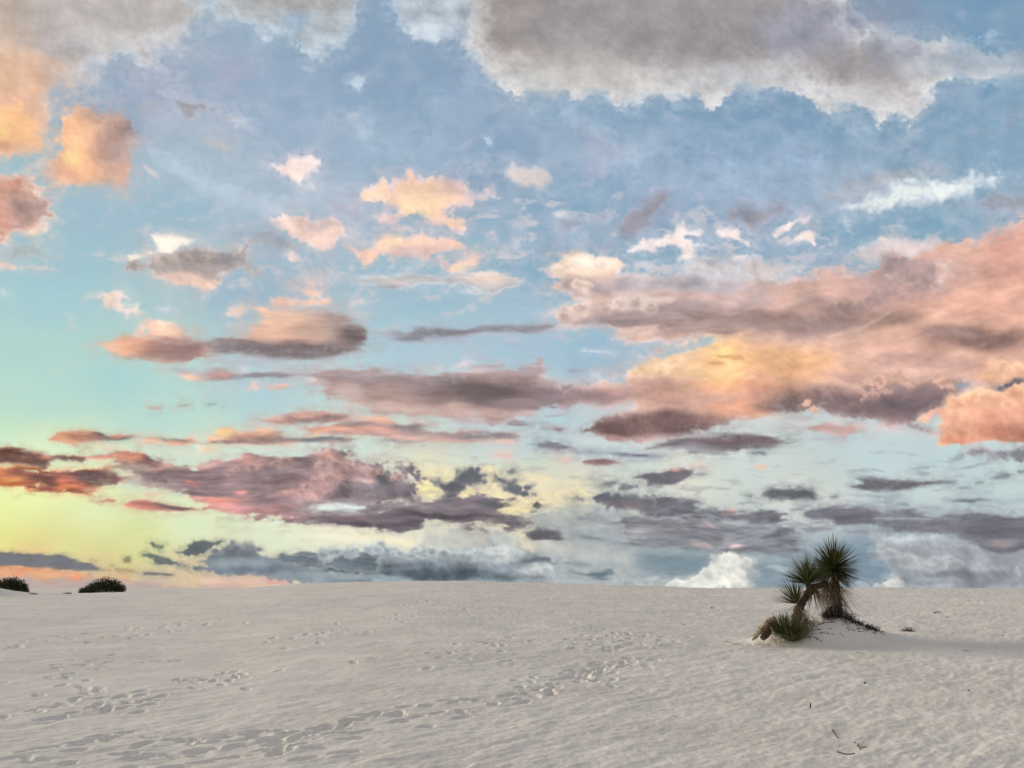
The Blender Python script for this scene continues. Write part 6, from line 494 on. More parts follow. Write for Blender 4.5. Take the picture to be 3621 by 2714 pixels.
([(1488.2,774.5),(1482.3,784.5),(1469.8,784.8),(1457.7,779.4),(1460,770.2),(1469.1,764.6),(1483.1,765)],(245,203,167),(251,217,183),7.62446,2.5,3,0.75,0.08,'i',[(1475.9,782.8,15.2,8.3,(229,187,151),0.7)],None),
([(1438.3,793.1),(1432.1,801.4),(1418.4,803.4),(1406.2,798.4),(1407.2,788.1),(1417.6,781.9),(1432.9,785.1)],(250,208,172),(256,222,188),7.59698,2.5,3,0.75,0.08,'i',[(1424.4,801.4,15.2,8.3,(234,192,156),0.7)],None),
([(1479,777.8),(1477.1,784.1),(1466.1,785.7),(1456.9,781.6),(1458.5,774.1),(1466.4,768.7),(1475.5,770.5)],(246,204,168),(252,218,184),5.68878,2.5,3,0.75,0.08,'i',[(1470.9,784,11.4,6.2,(230,188,152),0.7)],None),
([(1409.1,799.5),(1404.9,809.6),(1389.6,811.4),(1378.1,804),(1376.5,794.8),(1389.8,789.9),(1403.5,790.5)],(245,203,167),(251,217,183),7.93486,2.5,3,0.75,0.08,'i',[(1396.6,808.2,15.9,8.7,(229,187,151),0.7)],None),
([(1432.5,783),(1426.7,792.3),(1413,793.8),(1403.9,788.1),(1401.8,778.1),(1412.8,772.4),(1427.1,775.4)],(241,199,163),(247,213,179),7.79265,2.5,3,0.75,0.08,'i',[(1419.8,791.5,15.6,8.5,(225,183,147),0.7)],None),
([(1396.5,796.5),(1390.8,802.8),(1381.4,805.1),(1372.8,799.9),(1375,793.6),(1381.6,788.3),(1389.8,790.5)],(246,204,168),(252,218,184),5.42674,2.5,3,0.75,0.08,'i',[(1385.7,802.5,10.9,5.9,(230,188,152),0.7)],None),
([(1429.7,797.7),(1422.7,808.8),(1405.2,809.3),(1393.7,802.8),(1392.5,791.8),(1405.2,786.4),(1420.5,787.4)],(250,208,172),(256,222,188),9.14885,2.5,3,0.75,0.08,'i',[(1412.4,807.7,18.3,10,(234,192,156),0.7)],None),
([(1510.6,769.1),(1505.1,778.1),(1489.8,780.4),(1476.3,774.1),(1476.3,764.2),(1490.4,757.2),(1506.3,759)],(243,201,165),(249,215,181),8.57257,2.5,3,0.75,0.08,'i',[(1497,778.5,17.1,9.4,(227,185,149),0.7)],None),
([(1440.8,788.1),(1436,794.4),(1426.3,796.4),(1417.2,792),(1418.6,783.7),(1426,780.1),(1436.4,781.8)],(246,204,168),(252,218,184),6.21788,2.5,3,0.75,0.08,'i',[(1431.3,794.8,12.4,6.8,(230,188,152),0.7)],None),
([(1476,776.5),(1465.6,785.5),(1451.1,787.3),(1438.4,782.4),(1441.3,771.6),(1451.7,764.3),(1468.1,765.7)],(244,202,166),(250,216,182),8.75844,2.5,3,0.75,0.08,'i',[(1458.7,786.1,17.5,9.6,(228,186,150),0.7)],None),
([(1382.1,807.2),(1375.3,814.7),(1364.2,814.9),(1355.4,811.3),(1357,803.8),(1364.7,798.8),(1376,799.1)],(247,205,169),(253,219,185),6.22239,2.5,3,0.75,0.08,'i',[(1369.7,814,12.4,6.8,(231,189,153),0.7)],None),
([(1445.8,795.1),(1439.5,803.3),(1428.1,804.8),(1418.2,800),(1418.1,790.5),(1428,784.7),(1440.4,786.2)],(251,209,173),(257,223,189),6.88569,2.5,3,0.75,0.08,'i',[(1434,802.6,13.8,7.5,(235,193,157),0.7)],None),
([(1903.7,822.5),(1898.9,828),(1890.3,829),(1883.8,825.4),(1881.8,819.2),(1889.8,814.1),(1899,817.2)],(208,168,154),(230,190,172),5.16851,2.5,3,0.85,0.08,'i',[(1894.3,828.1,10.3,5.6,(192,152,138),0.7)],None),
([(1896.2,826.6),(1893.7,830.5),(1888.6,831.1),(1883.9,828.4),(1883.8,824.7),(1888.8,821.8),(1894.2,823.6)],(206,166,152),(228,188,170),3.09288,2.5,3,0.85,0.08,'i',[(1891.3,830,6.2,3.4,(190,150,136),0.7)],None),
([(1881.6,824.5),(1879,828.8),(1872,830.5),(1867.3,827),(1865.9,822),(1872.2,819.7),(1879,819.7)],(205,165,151),(227,187,169),3.88108,2.5,3,0.85,0.08,'i',[(1875.1,828.8,7.8,4.2,(189,149,135),0.7)],None),
([(2070.8,825.1),(2067.2,830.3),(2057.9,832.8),(2051.2,828.6),(2050.4,821.5),(2057.7,816.8),(2067.8,819.7)],(204,164,150),(226,186,168),5.38216,2.5,3,0.85,0.08,'i',[(2062.4,830.9,10.8,5.9,(188,148,134),0.7)],None),
([(2002.5,824),(1999.5,828.6),(1992.3,830.8),(1985.7,826.9),(1985.4,821.3),(1992.4,818.9),(2000.2,818.7)],(202,162,148),(224,184,166),4.18293,2.5,3,0.85,0.08,'i',[(1995.9,828.5,8.4,4.6,(186,146,132),0.7)],None),
([(1989.6,829.6),(1987.2,834.7),(1979.7,835.2),(1974.6,832.2),(1973.8,826.9),(1979.9,824),(1987.3,825.8)],(205,165,151),(227,187,169),3.92866,2.5,3,0.85,0.08,'i',[(1982.9,833.9,7.9,4.3,(189,149,135),0.7)],None),
([(1947.8,821.9),(1945.3,827.3),(1935.3,829.8),(1926.9,824.8),(1926.3,818.2),(1934.9,814.8),(1945.4,816.2)],(209,169,155),(231,191,173),5.39775,2.5,3,0.85,0.08,'i',[(1939.4,827.8,10.8,5.9,(193,153,139),0.7)],None),
([(1997.1,827.6),(1992,833.3),(1984.3,833.1),(1977.4,830.6),(1979,825),(1984.8,820.7),(1991.6,822)],(207,167,153),(229,189,171),4.41587,2.5,3,0.85,0.08,'i',[(1988.2,832.4,8.8,4.8,(191,151,137),0.7)],None),
([(2054.5,828.2),(2052.5,831.8),(2047.4,832.4),(2043.5,830.3),(2043.2,826),(2047.5,824),(2052.4,824.4)],(207,167,153),(229,189,171),2.97842,2.5,3,0.85,0.08,'i',[(2050.1,831.4,6,3.2,(191,151,137),0.7)],None),
([(1907.1,821.1),(1904.7,825.9),(1897.7,827.3),(1891.2,823.7),(1892.7,818.4),(1897.7,816.1),(1904,816)],(200,160,146),(222,182,164),3.95953,2.5,3,0.85,0.08,'i',[(1901.1,825.4,7.9,4.3,(184,144,130),0.7)],None),
([(2053.5,823.9),(2051.9,828.9),(2044.1,829.3),(2039,826.8),(2038.5,821.6),(2043.7,818.3),(2050.8,819.1)],(202,162,148),(224,184,166),4.20231,2.5,3,0.85,0.08,'i',[(2047.4,828.5,8.4,4.6,(186,146,132),0.7)],None),
([(1980,828),(1976.9,831.9),(1971.1,832.9),(1966.5,830.3),(1965.3,826.1),(1971.1,822.4),(1976.6,823.8)],(202,162,148),(224,184,166),3.48382,2.5,3,0.85,0.08,'i',[(1974,831.8,7,3.8,(186,146,132),0.7)],None),
([(1980.6,826.1),(1978,829.9),(1972.9,830.5),(1968.5,828.1),(1968.5,824.2),(1972.8,822.3),(1978.5,822.7)],(204,164,150),(226,186,168),2.93198,2.5,3,0.85,0.08,'i',[(1975.3,829.3,5.9,3.2,(188,148,134),0.7)],None),
([(2000.7,823.6),(1997.6,829.6),(1988.4,830.6),(1979.9,826.6),(1980.7,820.7),(1988.5,815.1),(1997.3,817.7)],(198,158,144),(220,180,162),5.26483,2.5,3,0.85,0.08,'i',[(1992.5,829.3,10.5,5.7,(182,142,128),0.7)],None),
([(1911.9,825.5),(1907.5,832.2),(1898.9,832.6),(1892,829.1),(1890,822.2),(1898.8,817),(1907.2,819)],(201,161,147),(223,183,165),5.32978,2.5,3,0.85,0.08,'i',[(1903.1,831.3,10.7,5.8,(185,145,131),0.7)],None),
([(2048.4,827.9),(2045.3,833),(2036,834.7),(2028.3,830.7),(2028.3,824.9),(2036,820.2),(2044.4,822.4)],(206,166,152),(228,188,170),5.0913,2.5,3,0.85,0.08,'i',[(2040.2,833.5,10.2,5.6,(190,150,136),0.7)],None),
([(2020.1,820.8),(2017.4,824.9),(2010.9,826.2),(2005.6,822.9),(2005,818.1),(2010.7,815.5),(2018,815.9)],(209,169,155),(231,191,173),3.82137,2.5,3,0.85,0.08,'i',[(2013.8,825,7.6,4.2,(193,153,139),0.7)],None),
([(2017.6,822.4),(2014.5,826.2),(2007.6,828.4),(2002.6,824.8),(2002.4,819.9),(2007.7,816.7),(2014.6,818)],(202,162,148),(224,184,166),3.68382,2.5,3,0.85,0.08,'i',[(2010.5,826.4,7.4,4,(186,146,132),0.7)],None),
([(2178.8,872),(2171.1,884.1),(2152.3,887.1),(2136.6,878.6),(2141.2,866.3),(2152.3,859.7),(2171.8,860)],(238,179,149),(247,199,165),9.89488,2.5,3,0.8,0.08,'i',[(2161.1,882.8,19.8,10.8,(222,163,133),0.7)],None),
([(2215.3,851.2),(2208.9,860.5),(2195.8,862.8),(2183.2,856.4),(2185.4,846.9),(2195.6,841),(2209.1,843.8)],(240,181,151),(249,201,167),7.38939,2.5,3,0.8,0.08,'i',[(2201.7,859.3,14.8,8.1,(224,165,135),0.7)],None),
([(2081.4,865.3),(2074.5,875),(2057.7,876.8),(2047,870.2),(2044.8,859.8),(2057.7,853.3),(2074.1,856.7)],(248,189,159),(257,209,175),8.47619,2.5,3,0.8,0.08,'i',[(2065.2,874.6,17,9.2,(232,173,143),0.7)],None),
([(2075.3,880.5),(2068,887),(2058.3,890),(2050.1,884.6),(2050.5,876.5),(2058.9,871.7),(2068.3,873.3)],(240,181,151),(249,201,167),5.88862,2.5,3,0.8,0.08,'i',[(2063.5,886.9,11.8,6.4,(224,165,135),0.7)],None),
([(2076.3,869.2),(2071.4,878.2),(2057.5,881.8),(2046,874.3),(2046.9,863.8),(2057.4,858.4),(2071.1,859.2)],(240,181,151),(249,201,167),8.28446,2.5,3,0.8,0.08,'i',[(2064.5,878.2,16.6,9,(224,165,135),0.7)],None),
([(2192.9,861.1),(2185.5,870.7),(2171.5,872.4),(2159.9,865.7),(2159.9,856.7),(2171.5,849.1),(2186,851.5)],(245,186,156),(254,206,172),7.38778,2.5,3,0.8,0.08,'i',[(2178.1,869.1,14.8,8.1,(229,170,140),0.7)],None),
([(2167.1,870.3),(2161.8,877.6),(2150.5,879.1),(2141.9,874.5),(2141.5,866.7),(2150.1,861.1),(2161.2,863.8)],(244,185,155),(253,205,171),5.97931,2.5,3,0.8,0.08,'i',[(2155.3,876.9,12,6.5,(228,169,139),0.7)],None),
([(2149.6,855),(2145.2,862.4),(2133.7,864.5),(2123.4,858.4),(2123.6,851.1),(2133,845),(2144.8,847.2)],(239,180,150),(248,200,166),6.30552,2.5,3,0.8,0.08,'i',[(2138.6,861.9,12.6,6.9,(223,164,134),0.7)],None),
([(2191.5,874.1),(2185.5,883.6),(2172.2,885.9),(2159.8,878.8),(2160.6,868.6),(2172.3,863.9),(2185.9,865.6)],(240,181,151),(249,201,167),7.98177,2.5,3,0.8,0.08,'i',[(2179,882.8,16,8.7,(224,165,135),0.7)],None),
([(2183.1,860.2),(2173.8,871),(2155.8,877.3),(2142.8,866.1),(2139.4,853.6),(2155.8,845.8),(2174.5,849.3)],(241,182,152),(250,202,168),10.7165,2.5,3,0.8,0.08,'i',[(2164,871.9,21.4,11.7,(225,166,136),0.7)],None),
([(2111.4,863.8),(2101.5,872.5),(2087.3,876.1),(2075.7,869.9),(2076.5,858.3),(2087.3,850.6),(2101.7,854.5)],(247,188,158),(256,208,174),8.73974,2.5,3,0.8,0.08,'i',[(2094.9,873.3,17.5,9.5,(231,172,142),0.7)],None),
([(2169.4,870),(2161.1,879.2),(2146.5,882.5),(2133.9,875),(2134.9,864.8),(2145.8,856.4),(2161.5,859.2)],(240,181,151),(249,201,167),8.40167,2.5,3,0.8,0.08,'i',[(2152.9,879.2,16.8,9.2,(224,165,135),0.7)],None),
([(2067.8,881.5),(2062.7,888.4),(2051.6,891),(2043.8,884.8),(2042.8,877.2),(2050.9,872.9),(2061,874.7)],(242,183,153),(251,203,169),6.05263,2.5,3,0.8,0.08,'i',[(2056.4,888.1,12.1,6.6,(226,167,137),0.7)],None),
([(2178.8,862.5),(2169.1,872.5),(2150.8,874.9),(2135.6,868.7),(2133.9,856.1),(2151.3,846.9),(2168.4,850.7)],(245,186,156),(254,206,172),10.2022,2.5,3,0.8,0.08,'i',[(2159.3,873.6,20.4,11.1,(229,170,140),0.7)],None),
([(2132,846.6),(2128.2,854),(2115.6,855.3),(2103.5,851.6),(2106.1,841.3),(2115.3,836.3),(2127.7,837.9)],(246,187,157),(255,207,173),7.19879,2.5,3,0.8,0.08,'i',[(2121.5,854.4,14.4,7.9,(230,171,141),0.7)],None),
([(2193.1,873.6),(2185.4,880.4),(2174.6,883.6),(2166.6,877.2),(2163.6,868.7),(2174.4,865.3),(2187.2,866.1)],(241,182,152),(250,202,168),6.69489,2.5,3,0.8,0.08,'i',[(2180.3,880.9,13.4,7.3,(225,166,136),0.7)],None),
([(2117.6,853.5),(2114.2,861.3),(2103,863.9),(2092.6,858.1),(2093.8,849.5),(2102.9,844.1),(2113.6,846.1)],(242,183,153),(251,203,169),6.41408,2.5,3,0.8,0.08,'i',[(2108.4,860.5,12.8,7,(226,167,137),0.7)],None),
([(2151.3,855.7),(2147.1,866.5),(2130,869.5),(2115.8,861),(2118.3,850.7),(2130.4,844.1),(2146.8,844.3)],(244,185,155),(253,205,171),8.83299,2.5,3,0.8,0.08,'i',[(2137.1,865.4,17.7,9.6,(228,169,139),0.7)],None),
([(2217.6,849.4),(2212.5,862.1),(2190.8,862.9),(2174.1,856.4),(2173.8,843),(2192.2,833.4),(2210,838.4)],(238,179,149),(247,199,165),10.8381,2.5,3,0.8,0.08,'i',[(2200.4,861.2,21.7,11.8,(222,163,133),0.7)],None),
([(2085.2,874.6),(2081.1,881.6),(2071.3,884),(2062.2,878),(2063.1,870.6),(2071.2,867.1),(2081.4,868.8)],(237,178,148),(246,198,164),6.0066,2.5,3,0.8,0.08,'i',[(2076,881.2,12,6.6,(221,162,132),0.7)],None),
([(2061.3,931.9),(2056.3,942.8),(2040.7,944.5),(2026.6,937.6),(2030.7,926.1),(2040.1,919.6),(2053.7,923.6)],(234,170,140),(242,188,156),8.39233,2.5,3,0.6,0.08,'i',[(2047.4,941.1,16.8,9.2,(218,154,124),0.7)],None),
([(2085.8,932.6),(2080.1,941.2),(2065.7,943.2),(2052.5,937.1),(2055,928),(2065.2,920.4),(2079.6,924.3)],(234,170,140),(242,188,156),8.16445,2.5,3,0.6,0.08,'i',[(2072.1,941.5,16.3,8.9,(218,154,124),0.7)],None),
([(2107.7,914.1),(2101.6,921.7),(2087.3,924.4),(2074.8,918.7),(2075.7,909.1),(2087.4,903.7),(2100.2,906.1)],(236,172,142),(244,190,158),7.40365,2.5,3,0.6,0.08,'i',[(2093.4,922.2,14.8,8.1,(220,156,126),0.7)],None),
([(2076.1,935.5),(2070.6,941.8),(2060.2,943.3),(2053.7,939.1),(2053,931.6),(2060,928.2),(2070.7,929.1)],(241,177,147),(249,195,163),5.56935,2.5,3,0.6,0.08,'i',[(2064.8,941.6,11.1,6.1,(225,161,131),0.7)],None),
([(2101.4,925.7),(2094.4,934.4),(2078.4,938.3),(2065.2,930.6),(2068.1,919.9),(2078.4,913.2),(2092.5,916.9)],(240,176,146),(248,194,162),8.29214,2.5,3,0.6,0.08,'i',[(2085.8,934.7,16.6,9,(224,160,130),0.7)],None),
([(2060,923.9),(2051.3,934.7),(2037.6,935.1),(2024.4,928.9),(2027.5,918.2),(2037.8,911.3),(2051,914.2)],(244,180,150),(252,198,166),8.51564,2.5,3,0.6,0.08,'i',[(2044.3,933.2,17,9.3,(228,164,134),0.7)],None),
([(2071.2,944.7),(2063.8,952.9),(2049.9,957),(2036.2,949.4),(2039.3,939.6),(2049.9,933.2),(2065.4,935.4)],(242,178,148),(250,196,164),8.48145,2.5,3,0.6,0.08,'i',[(2056.6,953.9,17,9.3,(226,162,132),0.7)],None),
([(2100,935.6),(2092.8,944.6),(2078.6,949.3),(2064.1,941),(2066.8,930.4),(2078.4,923.5),(2095.5,925.2)],(238,174,144),(246,192,160),8.69352,2.5,3,0.6,0.08,'i',[(2085.6,945.1,17.4,9.5,(222,158,128),0.7)],None),
([(2177.7,800.2),(2172,805.7),(2162.6,807.7),(2155.3,803.9),(2155.7,796.9),(2162.4,792.2),(2172.4,794.5)],(237,183,153),(245,203,171),5.55784,2.5,3,0.8,0.08,'i',[(2167,806.3,11.1,6.1,(221,167,137),0.7)],None),
([(2209.6,791.1),(2204,797.9),(2194.9,799.4),(2188.9,793.9),(2186.5,787.8),(2195.2,783.1),(2203.2,785.7)],(242,188,158),(250,208,176),5.23218,2.5,3,0.8,0.08,'i',[(2199.3,796.8,10.5,5.7,(226,172,142),0.7)],None),
([(2198.3,797),(2194.2,804.2),(2181.4,808),(2171.4,800.9),(2172.7,792.5),(2181.7,787.5),(2192.6,789.4)],(238,184,154),(246,204,172),6.91387,2.5,3,0.8,0.08,'i',[(2187.4,804.5,13.8,7.5,(222,168,138),0.7)],None),
([(2151.2,808),(2146.8,816.6),(2131.6,820.3),(2119.8,813.2),(2121.3,803.2),(2131.9,796.5),(2145.9,799.6)],(234,180,150),(242,200,168),8.1355,2.5,3,0.8,0.08,'i',[(2138.5,816.9,16.3,8.9,(218,164,134),0.7)],None),
([(2223.2,803.2),(2217.8,810.9),(2204.9,814.8),(2192.5,807.7),(2193.3,798),(2204.4,791.4),(2219.4,795.4)],(235,181,151),(243,201,169),7.90308,2.5,3,0.8,0.08,'i',[(2211.2,811.9,15.8,8.6,(219,165,135),0.7)],None),
([(2198.3,798.2),(2191.1,807.6),(2178.1,808.6),(2166.5,802.6),(2168.5,793.4),(2177.8,788.8),(2190.7,790.8)],(241,187,157),(249,207,175),7.35028,2.5,3,0.8,0.08,'i',[(2184.4,806.2,14.7,8,(225,171,141),0.7)],None),
([(2169.6,791.8),(2164.4,798.1),(2153.6,800.5),(2145.1,795.5),(2143.8,788.2),(2153.5,781.9),(2164.1,785)],(242,188,158),(250,208,176),6.1603,2.5,3,0.8,0.08,'i',[(2158.7,798.5,12.3,6.7,(226,172,142),0.7)],None),
([(2176.2,798.7),(2171.6,805.4),(2161.8,806.2),(2154.3,802.2),(2154,795.3),(2161.2,790.2),(2171.3,792.9)],(241,187,157),(249,207,175),5.72467,2.5,3,0.8,0.08,'i',[(2166.3,804.9,11.4,6.2,(225,171,141),0.7)],None),
([(2186.9,787.8),(2180.6,795.3),(2168,796.9),(2157,792.5),(2157.9,783.4),(2168.1,776.5),(2178.9,779.7)],(237,183,153),(245,203,171),6.94771,2.5,3,0.8,0.08,'i',[(2173.6,795.3,13.9,7.6,(221,167,137),0.7)],None),
([(2214.3,797.2),(2209.8,806.5),(2197.4,807.1),(2185.7,801.4),(2188.6,792.8),(2196.7,785.7),(2209,788.6)],(244,190,160),(252,210,178),7.33186,2.5,3,0.8,0.08,'i',[(2203,805.2,14.7,8,(228,174,144),0.7)],None),
([(1917.3,847.9),(1914.9,851.8),(1909.5,852.6),(1905.3,850),(1904.1,845.6),(1909.4,842.7),(1914.7,844.3)],(187,151,143),(211,173,159),3.25068,2.5,3,0.7,0.08,'i',[(1912.1,851.4,6.5,3.5,(171,135,127),0.7)],None),
([(1872.9,847.3),(1869.7,852.2),(1861.7,853.7),(1856.4,850.1),(1856.2,844.9),(1861.8,841.2),(1868.3,842.4)],(195,159,151),(219,181,167),4.06218,2.5,3,0.7,0.08,'i',[(1865.2,851.8,8.1,4.4,(179,143,135),0.7)],None),
([(1857.4,834.5),(1854.3,839.6),(1845.7,841.6),(1839.1,837.1),(1839.2,831.1),(1845.3,828.4),(1854,828.8)],(186,150,142),(210,172,158),4.79788,2.5,3,0.7,0.08,'i',[(1849.5,839.7,9.6,5.2,(170,134,126),0.7)],None),
([(1932.4,848.4),(1929.4,854.1),(1921,854.1),(1913.5,851.6),(1914.3,845.8),(1921.4,842.8),(1929.6,843.2)],(195,159,151),(219,181,167),4.48269,2.5,3,0.7,0.08,'i',[(1924.9,853.3,9,4.9,(179,143,135),0.7)],None),
([(1859.8,838.4),(1855.4,843.2),(1847.3,844.2),(1840.1,841.4),(1840.6,835.1),(1847.5,831.5),(1854.7,833.5)],(191,155,147),(215,177,163),4.6216,2.5,3,0.7,0.08,'i',[(1851.1,843.4,9.2,5,(175,139,131),0.7)],None),
([(1898.9,850),(1896.7,853.8),(1890.2,855.4),(1886,852.3),(1885.1,847.8),(1890.2,845.4),(1895.9,845.7)],(187,151,143),(211,173,159),3.54035,2.5,3,0.7,0.08,'i',[(1893.1,853.8,7.1,3.9,(171,135,127),0.7)],None),
([(1862.6,844.7),(1858.8,849.5),(1851.6,851.2),(1845.5,847.7),(1845.3,842.2),(1851.1,839.4),(1858.7,840)],(185,149,141),(209,171,157),4.28692,2.5,3,0.7,0.08,'i',[(1854.9,849.4,8.6,4.7,(169,133,125),0.7)],None),
([(1900.9,854.7),(1898.8,860.5),(1890.3,861.2),(1882.1,858.1),(1883.7,851.6),(1889.8,847.7),(1898.4,848.6)],(190,154,146),(214,176,162),4.75433,2.5,3,0.7,0.08,'i',[(1894.1,859.9,9.5,5.2,(174,138,130),0.7)],None),
([(373.2,702.4),(372,706.8),(365,707.7),(360,704.7),(360.2,699.9),(364.8,698),(371.5,697.8)],(244,204,182),(248,218,198),3.59885,2.5,3,0.8,0.08,'i',[(367.9,706.3,7.2,3.9,(228,188,166),0.7)],None),
([(314.5,713.6),(310.8,718.6),(303.2,719.8),(297.1,716.1),(297.7,710.7),(303,708.2),(310.2,708.7)],(251,211,189),(255,225,205),4.32263,2.5,3,0.8,0.08,'i',[(306.9,718.3,8.6,4.7,(235,195,173),0.7)],None),
([(382.3,716),(379.5,719.8),(372.8,720.7),(368.5,718.1),(368.3,714.1),(372.7,710.5),(379.2,711.9)],(241,201,179),(245,215,195),3.49973,2.5,3,0.8,0.08,'i',[(375.6,719.8,7,3.8,(225,185,163),0.7)],None),
([(345.9,703),(342.4,709.4),(332.7,712.1),(322.9,706.3),(323,699.4),(332,695.3),(341.5,695.5)],(244,204,182),(248,218,198),5.72081,2.5,3,0.8,0.08,'i',[(337.1,709.2,11.4,6.2,(228,188,166),0.7)],None),
([(314.9,716.7),(308.1,722.3),(298.6,724.5),(292.3,720),(291.1,713),(299,708.1),(308.8,709.7)],(248,208,186),(252,222,202),5.58813,2.5,3,0.8,0.08,'i',[(303.7,722.8,11.2,6.1,(232,192,170),0.7)],None),
([(359,703.5),(355.2,708.3),(347.9,708.4),(342.9,706),(342.4,700.5),(347.9,697.5),(354.6,699.3)],(249,209,187),(253,223,203),4.06416,2.5,3,0.8,0.08,'i',[(351.1,707.9,8.1,4.4,(233,193,171),0.7)],None),
([(380.6,712.3),(378.1,716.8),(371,717),(365.2,714.3),(366.6,710),(371.1,707),(377.7,707.9)],(244,204,182),(248,218,198),3.61907,2.5,3,0.8,0.08,'i',[(374.2,716.3,7.2,3.9,(228,188,166),0.7)],None),
([(313.2,718.6),(310.1,724.8),(300,725.8),(293.7,721.8),(291.1,715.2),(300,710.7),(308.8,712.7)],(242,202,180),(246,216,196),5.27399,2.5,3,0.8,0.08,'i',[(304.4,724.3,10.5,5.8,(226,186,164),0.7)],None),
([(356.5,706.4),(352.9,712.3),(343.5,713),(336,709.9),(336.3,703.4),(343.2,699.6),(352.1,700.3)],(248,208,186),(252,222,202),5.38704,2.5,3,0.8,0.08,'i',[(347.7,712.3,10.8,5.9,(232,192,170),0.7)],None),
([(335.6,700.5),(332.2,705),(325.5,705.1),(321,702.9),(319.9,698.5),(325.4,694.7),(332.1,695.9)],(245,205,183),(249,219,199),3.68171,2.5,3,0.8,0.08,'i',[(328.5,704.6,7.4,4,(229,189,167),0.7)],None),
([(456.2,559),(450.2,564.8),(439.8,568.6),(430.2,563.1),(433.2,555.1),(439.7,551.1),(450.7,552.1)],(174,158,152),(194,180,172),5.90626,2.5,3,0.6,0.08,'i',[(444.9,565.4,11.8,6.4,(158,142,136),0.7)],None),
([(477.2,559.6),(472.4,565.7),(461.3,566.9),(451.6,563.2),(452.3,555.9),(461,551.8),(470.6,552.3)],(175,159,153),(195,181,173),5.90634,2.5,3,0.6,0.08,'i',[(466,566.1,11.8,6.4,(159,143,137),0.7)],None),
([(407.9,548.6),(403.4,554.4),(393.3,557.4),(384.1,552.3),(383.9,545),(393.4,539.5),(403.4,542)],(174,158,152),(194,180,172),5.89931,2.5,3,0.6,0.08,'i',[(398.4,555.1,11.8,6.4,(158,142,136),0.7)],None),
([(367,564),(363.3,571.7),(353.6,571.3),(344.1,567.3),(343.9,560.7),(353.3,556.7),(363.3,556.8)],(177,161,155),(197,183,175),6,2.5,3,0.6,0.08,'i',[(358.5,570.6,12,6.5,(161,145,139),0.7)],None),
([(454.8,558.4),(449.2,566.1),(437.8,567.1),(428.6,562.7),(430.1,554.8),(437.5,550.3),(447.8,550.8)],(181,165,159),(201,187,179),6.19049,2.5,3,0.6,0.08,'i',[(442.9,565.2,12.4,6.8,(165,149,143),0.7)],None),
([(365.1,558.5),(360.3,564),(350.8,566.2),(341.5,562),(342.6,554.9),(350.6,550.4),(359.5,552.9)],(172,156,150),(192,178,170),5.42467,2.5,3,0.6,0.08,'i',[(355.2,564.5,10.8,5.9,(156,140,134),0.7)],None),
([(413,557.1),(410.2,561.2),(403.8,562.7),(397.8,559.8),(397.2,554.2),(403.8,551.4),(410.7,552.9)],(176,160,154),(196,182,174),4.1078,2.5,3,0.6,0.08,'i',[(407,561.6,8.2,4.5,(160,144,138),0.7)],None),
([(465.9,557.4),(463.1,561.6),(455.4,562.7),(450,560.1),(448.8,554.6),(455.8,550.9),(463.1,552.4)],(173,157,151),(193,179,171),4.08099,2.5,3,0.6,0.08,'i',[(459.1,561.9,8.2,4.5,(157,141,135),0.7)],None),
([(709.7,1006.4),(704.3,1013.6),(690.7,1017.9),(679.5,1010.4),(680.6,1001.8),(690.8,995.3),(702.6,999.1)],(158,132,134),(200,166,156),7.1084,2.5,3,0.7,0.08,'i',[(697,1014.2,14.2,7.8,(142,116,118),0.7)],None),
([(770.3,1009),(766.5,1016.8),(753.1,1019),(742.8,1013.7),(743.6,1003.9),(753,999.5),(766.2,1000.6)],(160,134,136),(202,168,158),7.19679,2.5,3,0.7,0.08,'i',[(759.3,1016.9,14.4,7.9,(144,118,120),0.7)],None),
([(561.1,1012.2),(555.2,1019.1),(543,1023),(532.2,1016.1),(531.2,1007.2),(542.5,1001.4),(554.8,1004.7)],(162,136,138),(204,170,160),7.06887,2.5,3,0.7,0.08,'i',[(548.7,1019.9,14.1,7.7,(146,120,122),0.7)],None),
([(629.5,996.9),(622.1,1003.7),(611.1,1006),(603,1001.1),(601.4,992.7),(611.4,986.8),(623.1,989.2)],(163,137,139),(205,171,161),6.49601,2.5,3,0.7,0.08,'i',[(616.8,1003.9,13,7.1,(147,121,123),0.7)],None),
([(760.9,1005),(754.2,1011.7),(743.5,1014.5),(734.4,1009),(733.8,1001.2),(743.4,995.5),(754.5,997.4)],(158,132,134),(200,166,156),6.21214,2.5,3,0.7,0.08,'i',[(748.7,1011.8,12.4,6.8,(142,116,118),0.7)],None),
([(699.4,1001.9),(696.3,1007.4),(688.7,1007.4),(682,1004.2),(682.5,999.6),(688.3,995.6),(695.3,997.5)],(162,136,138),(204,170,160),4.2599,2.5,3,0.7,0.08,'i',[(692,1006.5,8.5,4.6,(146,120,122),0.7)],None),
([(601.8,1005.5),(600.1,1010.7),(590,1012.6),(584,1008.8),(584.3,1002.5),(590.2,998.5),(598.5,999.4)],(161,135,137),(203,169,159),5.11163,2.5,3,0.7,0.08,'i',[(594.5,1011,10.2,5.6,(145,119,121),0.7)],None),
([(757,1001.5),(752.8,1006.7),(743.5,1008.6),(736.3,1005.1),(735.6,998.4),(743.7,993.5),(753.1,995.4)],(167,141,143),(209,175,165),4.9441,2.5,3,0.7,0.08,'i',[(747.5,1006.9,9.9,5.4,(151,125,127),0.7)],None),
([(738.2,1004.5),(732.2,1011.7),(722.9,1014.1),(715.2,1008.1),(713,1001),(722.8,995.9),(734.3,996.6)],(159,133,135),(201,167,157),6.08757,2.5,3,0.7,0.08,'i',[(727.6,1011.1,12.2,6.6,(143,117,119),0.7)],None),
